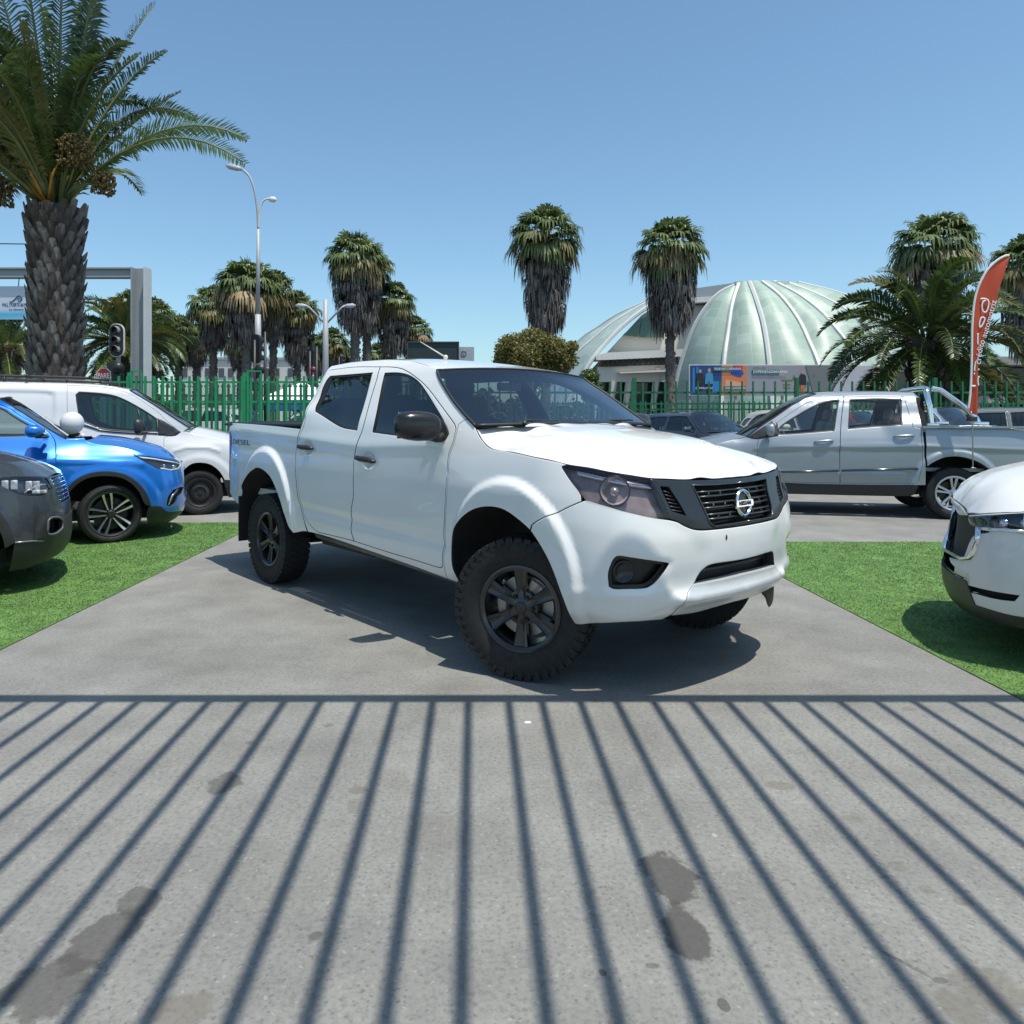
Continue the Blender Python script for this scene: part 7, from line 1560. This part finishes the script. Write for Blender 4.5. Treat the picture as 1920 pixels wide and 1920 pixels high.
# ------------------------------------------------------------------ street furniture
STEEL=lambda:mat('galvanised',(.36,.38,.40),.55,metal=.1,var=.08,scale=2); BK=lambda:mat('post_black',(.014,.015,.017),.45)
def lamp_head(b,p,d,L=.7):
    d=Vector(d).normalized(); b.tube([p,p+d*L*.3,p+d*L*.75,p+d*L],[.05,.11,.12,.03],8,flat=.6)
def street_lamps():
    D=30; P=lambda u,v:at(u,v,D)
    t=thing('street_lamp','tall grey street lamp with two curved arms beside the big date palm','street lamp',(P(484,787).x,D,0)); o=Vector((P(484,787).x,D,0)); Q=lambda u,v:P(u,v)-o
    b=MB(); b.tube([Q(485,900)*0+Vector((0,0,0)),Q(484,640),Q(483.5,590)],[.13,.12,.12],10); b.tube([Q(483.5,590),Q(484,500),Q(484,430)],[.085,.08,.07],10); b.build('pole',STEEL(),t)
    b=MB(); b.tube([tuple(p) for p in catmull(np.array([Q(484,430),Q(482.5,395),Q(477,357),Q(467.5,331),Q(455,318)]),6)],.045,8); lamp_head(b,Q(455,318),(-1,0,.25)); b.build('lamp_arm',STEEL(),t)
    b=MB(); b.tube([tuple(p) for p in catmull(np.array([Q(484.5,430),Q(486.5,402),Q(491,381),Q(499,373.5),Q(505,373)]),6)],.04,8); lamp_head(b,Q(503,373),(1,0,-.12),.34); b.build('lamp_arm',mat('lamp_pale',(.62,.62,.58),.4),t)
    D2=38; P2=lambda u,v:at(u,v,D2); o2=Vector((P2(610.5,787).x,D2,0)); Q=lambda u,v:P2(u,v)-o2
    t=thing('street_lamp','grey street lamp with twin straight arms in a vee, left of pickup roof','street lamp',tuple(o2))
    b=MB(); b.tube([(0,0,0),tuple(Q(610.5,660)),tuple(Q(610.5,561))],[.20,.15,.12],10); b.build('pole',STEEL(),t)
    for s in (-1,1):
        b=MB(); b.tube([Q(610.5+s*1.5,607),Q(610.5+s*30,577),Q(610.5+s*36,573)],.05,6); lamp_head(b,Q(610.5+s*34,574),(s,0,.05),.62); b.build('lamp_arm',STEEL(),t)
street_lamps()
def gantry():
    D=20; P=lambda u,v:at(u,v,D); s=D/F_; m=mat('gantry_grey_shaded',(.30,.33,.36),.45,metal=.2,var=.08,scale=1); lt=mat('gantry_grey_lit',(.52,.54,.55),.45,var=.05)  # same steel in two greys: shaded web and lit flange put into colour
    o=Vector((P(265,787).x,D,0)); t=thing('steel_frame','grey steel portal frame of I beams standing behind the big date palm','frame',tuple(o)); zt=P(0,503).z
    b=MB(); b.box((-.015,.04,zt/2),(.33,.05,zt)); b.box((-.19,0,zt/2),(.03,.36,zt)); b.build('post_web',m,t); b=MB(); b.box((.165,0,zt/2),(.05,.40,zt)); b.build('post',lt,t)
    b=MB(); x0=-8; b.box((x0/2-.2,0,zt-.02),(-x0,.30,.035)); b.box((x0/2-.2,0,zt-.245),(-x0,.30,.035)); b.box((x0/2-.2,0,zt-.13),(-x0,.05,.22)); b.build('beam',m,t); 
    b=MB(); b.box((-8.2,0,zt/2),(.3,.3,zt)); b.build('post',lt,t)
    # hanging sign
    c=P(12,568); t2=thing('hanging_sign','pale blue hanging mall sign with wave logo left of palm trunk','sign',tuple(c)); w=104*s; h=62*s
    def grad():
        mm,tt,p=_nodes('sign_face'); tc=tt.nodes.new('ShaderNodeTexCoord'); wv=tt.nodes.new('ShaderNodeTexWave'); wv.wave_type='BANDS'; wv.bands_direction='Z'; wv.inputs['Scale'].default_value=.55; wv.inputs['Distortion'].default_value=2; wv.inputs['Detail'].default_value=1; tt.links.new(tc.outputs['Object'],wv.inputs[0]); sp=tt.nodes.new('ShaderNodeSeparateXYZ'); tt.links.new(tc.outputs['Object'],sp.inputs[0])
        mr=tt.nodes.new('ShaderNodeMapRange'); mr.inputs[1].default_value=-.12; mr.inputs[2].default_value=-.30; tt.links.new(sp.outputs[2],mr.inputs[0]); ml=tt.nodes.new('ShaderNodeMath'); ml.operation='MULTIPLY'; tt.links.new(mr.outputs[0],ml.inputs[0]); tt.links.new(wv.outputs[0],ml.inputs[1]); tt.links.new(mixc(tt,ml.outputs[0],(.50,.56,.66),(.08,.40,.62)),p.inputs['Base Color']); p.inputs['Roughness'].default_value=.4; return mm
    b=MB(); b.box((0,0,0),(w,.05,h)); pn=b.build('sign_panel',grad(),t2)
    ink=mat('sign_ink',(.02,.04,.12),.5); bl=mat('sign_logo',(.015,.07,.22),.5); u=lambda U,V:((U-12)*s,-.03,(568-V)*s)
    b=MB(); pts=[(19,566.5),(24,565.5),(30,560.5),(34,556.5),(37.5,555.5),(41,557.5),(42,561),(40,564.3),(37,564.8),(35,562.8),(35.3,560.5),(37.5,559.8)]
    q=catmull(np.array(pts),6); b.tube([u(*p) for p in q],[.010+.008*math.sin(math.pi*min(1,k/len(q)*1.2)) for k in range(len(q))],6); b.build('sign_logo',bl,pn)
    for txt,U,V,hh in (('MALL | PUERTA del MAR',31,572,8.2),('La Serena',32,580.5,4.2)):
        o=text_mesh('sign_lettering',txt,hh*s,ink,pn,.002); wd=max(v.co.x for v in o.data.vertices)*2; k=(51*s if hh>6 else 27*s)/wd; cc=u(U,V); map_mesh(o,lambda x,y,z:(cc[0]+x*k,cc[1]-z,cc[2]+y*(1.15 if hh>6 else 1)))
    for U in (36,-20):
        b=MB(); p=u(U,537); b.tube([p,(p[0],0,(568-520)*s)],.012,5); b.build('hanger',BK(),t2)
gantry()
def cable():
    b=MB(); b.tube([tuple(at(-60,456,16)),tuple(at(0,457,16)),tuple(at(40,457.5,16)),tuple(at(90,458,16))],.012,5); tag(b.build('power_cable',BK()),'thin black overhead cable running into the big palm trunk','cable')
cable()
def traffic_light(label,u,v0,v1,D,lit,facing=0,group=None,post_top=None,extra=True,dark=False,ring=True):
    s=D/F_; h=(v1-v0)*s; c=at(u,(v0+v1)/2,D); t=thing('traffic_light',label,'traffic light',(c.x,D,0),facing,'traffic lights along the street'); w=h*.42
    b=MB()
    def rr(w,h,y0,y1,mi=0):
        pts=[]; r=w*.49
        for cx,cz,a0 in ((w/2-r,h/2-r,0),(-w/2+r,h/2-r,90),(-w/2+r,-h/2+r,180),(w/2-r,-h/2+r,270)): pts+=[(cx+r*math.cos(R(a)),cz+r*math.sin(R(a))) for a in np.linspace(a0,a0+90,6)]
        b.prism(pts,lambda p,q,d:(p,d,c.z+q),y0,y1,mi)
    rr(w,h,-.02,.10,0)
    if ring: rr(w*1.14,h*1.06,.02,.06,1)
    hd=b.build('signal_head',[BK(),mat('backing_white',(.7,.7,.7),.5)],t)
    for k in range(3):
        z=c.z+h*(.30-.30*k); col={0:(.9,.05,.03)}.get(k) if lit and k==0 else None
        q=MB(); q.lathe([(.001,-.03),(w*.30,-.025),(w*.30,-.02)],(0,0,z),'Y',18); q.build('signal_lens',emit('red_lamp',(1,.05,.03),2.2) if col else mat('lens_dark',(.03,.032,.03),.15),hd)
        q=MB(); V=[];n=12
        for i in range(n+1):
            a=math.pi*(-.15+1.3*i/n); V+=[(w*.34*math.cos(a),-.02,z+w*.34*math.sin(a)),(w*.34*math.cos(a),-.02-w*.45,z+w*.34*math.sin(a)-.02)]
        q.add(V,[(2*i,2*i+1,2*i+3,2*i+2) for i in range(n)],True); q.build('signal_visor',mat('visor_grey',(.25,.25,.25),.4) if not dark else BK(),hd)
    b=MB(); b.tube([(0,.12,0),(0,.12,c.z+h*.3)],.055,8); b.build('post',STEEL() if not dark else BK(),t)
    if extra:
        b=MB(); b.box((-.06,.02,c.z-h*.86),(.30,.22,.30),bev=.03); b.sphere((.08,-.06,c.z-h*.86),.15,10,8); b.box((.02,.02,c.z-h*1.28),(.24,.22,.34),bev=.03); b.build('pedestrian_signal',BK(),t)
    return t
traffic_light('three lamp traffic light with white edged backing beside the stop sign',218,608,668,19.5,False)
traffic_light('small traffic light glowing red above the bright green fence',290,683,705,30,True,extra=False)
traffic_light('black traffic light cluster on the tall street lamp, turned away',482,627,682,29,False,R(150),dark=True,ring=False)
traffic_light('black traffic light seen from behind, below the twin arm lamp',584,652,688,33,False,R(160),dark=True,ring=False)
traffic_light('smallest black traffic light right of the twin arm lamp pole',640,664,690,40,False,R(120),dark=True,ring=False,extra=False)
def mast(label,u,v0,D):
    p=at(u,v0,D); b=MB(); b.tube([(p.x,D,0),(p.x,D,p.z)],.06,8); tag(b.build('sign_post',BK()),label,'post')
mast('thin black post right of the tall street lamp',497,622,31); mast('thin black post right of the dark traffic light',594,650,34)
def round_sign(label,u,v,r,D,col):
    p=at(u,v,D); t=thing('road_sign',label,'road sign',(p.x,D,0)); b=MB(); b.lathe([(.001,0),(r*D/F_,0),(r*D/F_,.02),(.001,.02)],(0,0,p.z),'Y',24); b.build('sign_disc',col,t); b=MB(); b.tube([(0,.05,0),(0,.05,p.z)],.03,6); b.build('post',STEEL(),t)
round_sign('round black sign disc seen from behind over the green fence',487,693,10,27,BK()); round_sign('round red and white road sign near the pickup cab',587,693,5.5,30,mat('sign_maroon',(.16,.015,.015),.4))
def stop_sign():
    D=17; p=at(194,703,D); s=D/F_; t=thing('stop_sign','red octagonal stop sign reading PARE above the white van roof','road sign',(p.x,D,0)); oc=lambda r:[(r*math.cos(R(22.5+45*k)),r*math.sin(R(22.5+45*k))) for k in range(8)]
    b=MB(); b.prism(oc(14.5*s),lambda u,v,d:(u,d,p.z+v),0,.012); b.build('sign_border',mat('sign_white',(.75,.75,.75),.4),t); b=MB(); b.prism(oc(13.2*s),lambda u,v,d:(u,d,p.z+v),-.006,-.001); f=b.build('sign_face',mat('sign_red',(.45,.02,.02),.4),t)
    o=text_mesh('sign_lettering','PARE',13*s,mat('sign_white',(.75,.75,.75),.4),f,.001,bold=.004); w=max(v.co.x for v in o.data.vertices)*2; k=22*s/w; map_mesh(o,lambda x,y,z:(x*k,-.009-z,p.z-.02+y)); b=MB(); b.tube([(0,.04,0),(0,.04,p.z)],.03,8); b.build('post',STEEL(),t)
stop_sign()
def billboard():
    D=36; a,c=at(765,642,D),at(860,676,D); t=thing('billboard','blank dark billboard just above the white pickup roof','billboard',((a.x+c.x)/2,D,0)); w=c.x-a.x; z=(a.z+c.z)/2; h=a.z-c.z+.3
    b=MB(); b.box((0,0,z-.15),(w,.25,h)); b.build('board',mat('board_dark',(.018,.030,.034),.5,var=.1),t); b=MB()
    b.box((0,-.03,z-.15+h/2),(w+.05,.32,.05)); b.box((-w/2,-.03,z-.15),(.05,.32,h)); b.box((w/2,-.03,z-.15),(.05,.32,h)); b.build('board_frame',mat('board_frame',(.04,.07,.07),.4),t)
    for k in (-.3,.3):
        b=MB(); b.box((k*w,.2,z/2),(.2,.2,z)); b.build('post',BK(),t)
    a,c=at(861,651,D+1),at(889,678,D+1); t=thing('totem_sign','light grey sign block with round emblem right of the dark billboard','sign',((a.x+c.x)/2,D+1,0)); w=c.x-a.x; b=MB(); b.box((0,0,a.z/2),(w,.3,a.z)); pn=b.build('sign_panel',mat('totem_grey',(.36,.40,.44),.4),t)
    q=[(.13*math.cos(x),-.16,a.z-.32+.13*math.sin(x)) for x in np.linspace(0,2*math.pi,24,endpoint=False)]; b=MB(); b.tube([(x-.14,y,z) for x,y,z in q],.018,6,closed=True); b.tube([(-.14,-.16,a.z-.22),(-.19,-.16,a.z-.34),(-.09,-.16,a.z-.42)],.014,5); b.build('emblem',mat('totem_ink',(.14,.20,.22),.4),pn)
billboard()
# ------------------------------------------------------------------ feather flag on the silver pickup's bed
def flag():
    D=10.42; zF=lambda x,y:(1760+.22917*x,460+.22917*y); P=lambda x,y:at(*zF(x,y),D); o=P(280,1465)
    t=thing('feather_flag','orange feather flag with white lettering on a pole at silver pickup bed','flag',(o.x,o.y,0)); L=lambda x,y,d=0:(P(x,y).x-o.x,d,P(x,y).z)
    left=[(243,1365),(258,1250),(266,1160),(272,1000),(275,850),(277,700),(285,560),(300,440),(335,325),(400,205),(480,125),(548,88),(580,84)]
    right=[(575,112),(535,225),(490,350),(470,440),(450,505),(400,690),(350,870),(330,970),(325,1100),(320,1200),(308,1390)]
    lc=catmull(np.array(left,float),6); rc=catmull(np.array(right[::-1],float),6); n=60
    def res(c): s=np.r_[0,np.cumsum(np.linalg.norm(np.diff(c,axis=0),axis=1))]; k=np.linspace(0,s[-1],n); return np.stack([np.interp(k,s,c[:,0]),np.interp(k,s,c[:,1])],1)
    a,b_=res(lc),res(rc); m=10; G=np.zeros((n,m+1,3))
    for i in range(n):
        for j in range(m+1):
            q=a[i]*(1-j/m)+b_[i]*j/m; G[i,j]=L(q[0],q[1],.020*math.sin(j/m*5+i*.13)*(j/m))
    grid('flag_cloth',G,leafmat('flag_orange',(.56,.075,.035),.06,3,.25,None,.7),t)
    sl=MB(); sl.tube([L(x-5,y,-.004) for x,y in lc[::2]],.017,6,flat=.5); sl.build('pole_sleeve',mat('sleeve_white',(.62,.63,.64),.6),t)
    pl=MB(); pl.tube([L(280,1820),L(277,1400),L(262,1360)],.009,8); pl.tube([L(262,1818,-.01),L(300,1824,-.01)],.010,6); pl.build('pole',mat('pole_metal',(.45,.46,.48),.3,metal=.8),t)
    bx=MB(); bx.box((L(280,1420)[0],.02,L(280,1420)[2]),(.11,.08,.06),bev=.008); bx.build('clamp',black(),t)
    wm=mat('flag_print',(.72,.72,.76),.6); st=MB()
    def stroke(pts,r=.011): 
        b=MB(); b.tube([L(x,y,-.012) for x,y in catmull(np.array(pts,float),6)],r,6,flat=.35); b.build('flag_logo',wm,t)
    stroke([(338,440),(372,438),(402,455),(402,500),(385,545),(362,545),(350,515),(355,470),(378,450)]); stroke([(352,588),(372,600),(360,640),(335,672),(328,650),(338,605),(352,588)]); stroke([(316,722),(314,770),(316,815)]); stroke([(312,940),(298,960),(290,1000),(288,1030)]); stroke([(284,1052),(290,1052)],.016); stroke([(266,1152),(296,1152)],.013); stroke([(326,1070),(316,1105),(322,1150)],.010); stroke([(320,1010),(322,1022)],.012)
    tx=text_mesh('flag_lettering','crédito automotriz',.115,wm,t,.001,align='LEFT')
    w=max(v.co.x for v in tx.data.vertices); path=catmull(np.array([(312,975),(322,880),(345,790),(372,710),(392,640),(410,580),(425,520),(443,452)],float),8); ss=np.r_[0,np.cumsum(np.linalg.norm(np.diff(path,axis=0),axis=1))]
    def f(x,y,z):
        k=x/w*ss[-1]; px,py=np.interp(k,ss,path[:,0]),np.interp(k,ss,path[:,1]); k2=min(ss[-1],k+2); tx_,ty_=np.interp(k2,ss,path[:,0])-np.interp(k2-4,ss,path[:,0]),np.interp(k2,ss,path[:,1])-np.interp(k2-4,ss,path[:,1]); l=math.hypot(tx_,ty_); nx,ny=-ty_/l,tx_/l
        s=D/F_*.22917; q=L(px,py,-.028-z); return (q[0]-nx*y*-1*1.0 if False else q[0]+(-ny*0+nx*-y*1.0)*-1*-1*1.0 if False else q[0]-nx*y*-1, q[1], q[2]-ny*y*1)
    map_mesh(tx,lambda x,y,z:flagpt(x,y,z,w,path,ss,L))
def flagpt(x,y,z,w,path,ss,L):
    k=np.clip(x/w*ss[-1],1,ss[-1]-1); px,py=np.interp(k,ss,path[:,0]),np.interp(k,ss,path[:,1]); a=np.array([np.interp(k+1,ss,path[:,0])-np.interp(k-1,ss,path[:,0]),np.interp(k+1,ss,path[:,1])-np.interp(k-1,ss,path[:,1])]); a/=np.linalg.norm(a)
    # reading upward: glyph 'up' points to the left of travel
    q=L(px,py,-.028-z); up=np.array([a[1],-a[0]]); return (q[0]+up[0]*y,q[1],q[2]-up[1]*y)
flag()
def balloon():
    p=at(135,793,8.75); t=thing('balloon','white round balloon tied on the bonnet of the blue SUV','balloon',(p.x,p.y,0)); b=MB(); b.sphere((0,0,p.z),.128,32,20,(1,1,1.03)); b.build('balloon_skin',leafmat('balloon_white',(.78,.79,.80),.02,3,.25,None,.3),t)
    q=at(155,817,8.75); b=MB(); b.sphere((q.x-p.x,0,q.z),.024,10,8,(1,1,1.2)); b.tube([(0,0,p.z-.13),((q.x-p.x)*.5,0,q.z-.02),(q.x-p.x,0,q.z)],.006,5); b.build('balloon_knot',mat('knot_white',(.7,.7,.7),.4),t)
    b=MB(); q=at(142,816,8.75); b.tube([at(128,818,8.75)-p+Vector((0,0,p.z)),at(140,815,8.75)-p+Vector((0,0,p.z)),at(150,813,8.75)-p+Vector((0,0,p.z))],[.012,.025,.01],6,flat=.4); b.build('ribbon',mat('ribbon_black',(.02,.02,.02),.5),t)
balloon()
# ------------------------------------------------------------------ parked cars in the background
def hatch_proto():
    bf=blue_body; B=bf(); s1=B.s1; t=thing('parked_car','x','car'); P=paint('hatch_paint',(.06,.07,.10),metal=.5); gm=glass('hatch_glass',(.30,.36,.36),1.3)
    he=[(-.30,1.20)]+TB['hood_edge'][1:]; arch=ellipse_arch(0,.38,.43,0,180,12)
    front=[(-.451,1.206)]+he+[(s1,.88),(s1,.80),(1.1,.80),(1.0,.66),(1.1,.52),(s1,.52),(s1,.24),(.75,.24),(.45,.34)]
    out=suv_half_outline(B,front,arch,None)+TB['pillar_top'][1:-1]
    bskin('body_shell',B,out,P,t,holes=[SUV_DOOR,SUV_RDOOR,SUV_W3,TB['headlight']],both=True,joinx=s1,res=.09)
    bskin('grille',B,[(s1,.82),(1.08,.82),(.98,.66),(1.08,.5),(s1,.5)],black(),t,both=True,joinx=s1,extra=-.03,rim=0,edge=0)
    for mir in (1,-1):
        bskin('headlight',B,TB['headlight'],mat('fog_glass',(.45,.48,.5),.1,metal=.5),t,mir=mir,res=.06)
        arch_liner('wheel_arch_liner',B,arch[::-1],t,.36,mir)
        mirror_shell(t,(-.70,-1.00,1.27),(.07,.11,.06),mir,P,[(-.64,-.84,1.22),(-.67,-.93,1.23)])
        for nm,o,w in (('front_door',SUV_DOOR,SUV_W1),('rear_door',SUV_RDOOR,SUV_W2)):
            d=bskin(nm,B,o,P,t,holes=[w],gap=.004,mir=mir,res=.10); side_window(B,d,w,mir,gm,res=.1)
        side_window(B,t,SUV_W3,mir,gm,res=.1); arch_liner('wheel_arch_liner',B,ellipse_arch(-2.585,.38,.42,180,0,12)[::-1],t,.35,mir)
        bskin('tail_light',B,[(-3.30,1.04),(-3.36,.80),(-3.62,.80),(-3.80,.98),(-3.70,1.04)],mat('tail_red',(.22,.012,.012),.12,coat=1),t,extra=.008,mir=mir)
    bonnet(B,t,he+[(1.2,.888)],[(-.12,1.222),(.05,1.205),(.25,1.165),(.45,1.11),(.62,1.045),(.73,.965),(.80,.892)],P,[(-.26,-.72),(-.17,-.45),(-.13,0)])
    G=screens(B,t,TB['pillar_top'],[(-2.95,1.60),(-3.14,1.50),(-3.30,1.30),(-3.38,1.10)],gm); top_roof(B,t,[(-2.95,1.60),(-2.5,1.645),(-1.9,1.657),(-1.30,1.659),(-1.146,1.657)],G[0],G[1],P)
    under(t,-3.2,.7,.8); cabin(t,(-1.35,-2.25),.78,.62,dash_x=-.62)
    for x,y in ((0,-.80),(0,.80),(-2.585,-.80),(-2.585,.80)): make_wheel(t,(x,y,.32),.32,.215,.21,'plain',0,-1 if y<0 else 1)
    return t
def all_children(o): return [c for c in bpy.data.objects if c.parent==o]
KIDS={}
def copy_tree(o,parent=None):
    c=o.copy(); COL.objects.link(c)
    if parent is not None: c.parent=parent
    for k in KIDS.get(o,[]): copy_tree(k,c)
    return c
def background_cars():
    t0=hatch_proto()
    for o in bpy.data.objects:
        if o.parent: KIDS.setdefault(o.parent,[]).append(o)
    pm=MATS['hatch_paint']
    cars=[('dark blue grey hatchback left of silver pickup, seen over the white bonnet',5.75,16.2,62,(.045,.055,.085),.55,.95),
     ('cream hatchback showing through front side window of silver pickup',7.75,15.6,80,(.50,.47,.40),.0,1.0),
     ('red hatchback showing through rear side window of silver pickup',9.35,16.2,62,(.42,.03,.025),.2,.95),
     ('silver hatchback behind the chrome roll bar and the flag foot',10.6,15.0,66,(.48,.50,.51),.6,1.0),
     ('grey green car at right edge behind the bed of silver pickup',12.55,14.6,40,(.17,.20,.19),.5,1.0),
     ('white car with red tail lamp beyond the fence, right of pickup windshield',5.6,28,205,(.70,.70,.70),.0,.95),
     ('silver car beyond the fence, left of the dark blue grey hatchback',9.0,28.5,30,(.45,.47,.48),.6,.95),
     ('pale blue car beyond the fence, over the roof of the dark hatchback',11.0,31,200,(.30,.38,.45),.4,1.0),
     ('silver grey car behind green fence near the steel post',-11.2,27,190,(.40,.41,.42),.3,1.1),
     ('grey car behind green fence in front of pale apartment block',-8.0,29,170,(.22,.23,.24),.5,1.0),
     ('dark green car behind green fence left of pickup bed',-5.6,30,185,(.04,.07,.06),.0,1.05)]
    for i,(lab,x,y,a,col,met,sc) in enumerate(cars):
        o=t0 if i==0 else copy_tree(t0); o.location=(x,y,0); o.rotation_euler=(0,0,-R(a)); o.scale=(sc,)*3; o['label']=lab; o['category']='car'; o['group']='parked cars in the background'
        if i==0: pending=col; continue
        m=pm.copy(); m.name='hatch_paint_%d'%i; r=[n for n in m.node_tree.nodes if n.type=='VALTORGB'][0]; 
        for e in r.color_ramp.elements: e.color=(*col,1)
        m.node_tree.nodes['Principled BSDF'].inputs['Metallic'].default_value=met
        st=[o]
        while st:
            q=st.pop(); st+= list(q.children)
            if q.type=='MESH':
                for s in q.material_slots:
                    if s.material==pm: s.link='OBJECT'; s.material=m
    r=[n for n in pm.node_tree.nodes if n.type=='VALTORGB'][0]
    for e in r.color_ramp.elements: e.color=(*pending,1)
background_cars()
def tent():
    D=33; p=at(568,787,D); t=thing('market_tent','white and blue canopy tent behind green fence left of pickup cab','tent',(p.x,D,0)); b=MB(); w,z0,z1=1.7,at(0,752,D).z,at(0,722,D).z+.15
    V=[(-w,-w,z0),(w,-w,z0),(w,w,z0),(-w,w,z0),(0,0,z1)]; b.add(V,[(0,1,4),(1,2,4),(2,3,4),(3,0,4)]); b.build('canopy',mat('tent_white',(.72,.74,.78),.7),t); b=MB(); b.box((0,-w,z0-.2),(2*w,.03,.42)); b.box((0,w,z0-.2),(2*w,.03,.42)); b.box((-w,0,z0-.2),(.03,2*w,.42)); b.box((w,0,z0-.2),(.03,2*w,.42)); b.build('valance',mat('tent_blue',(.03,.13,.45),.7),t)
    for x in (-w,w):
        for y in (-w,w):
            b=MB(); b.tube([(x*.98,y*.98,0),(x*.98,y*.98,z0)],.03,6); b.build('leg',STEEL(),t)
tent()
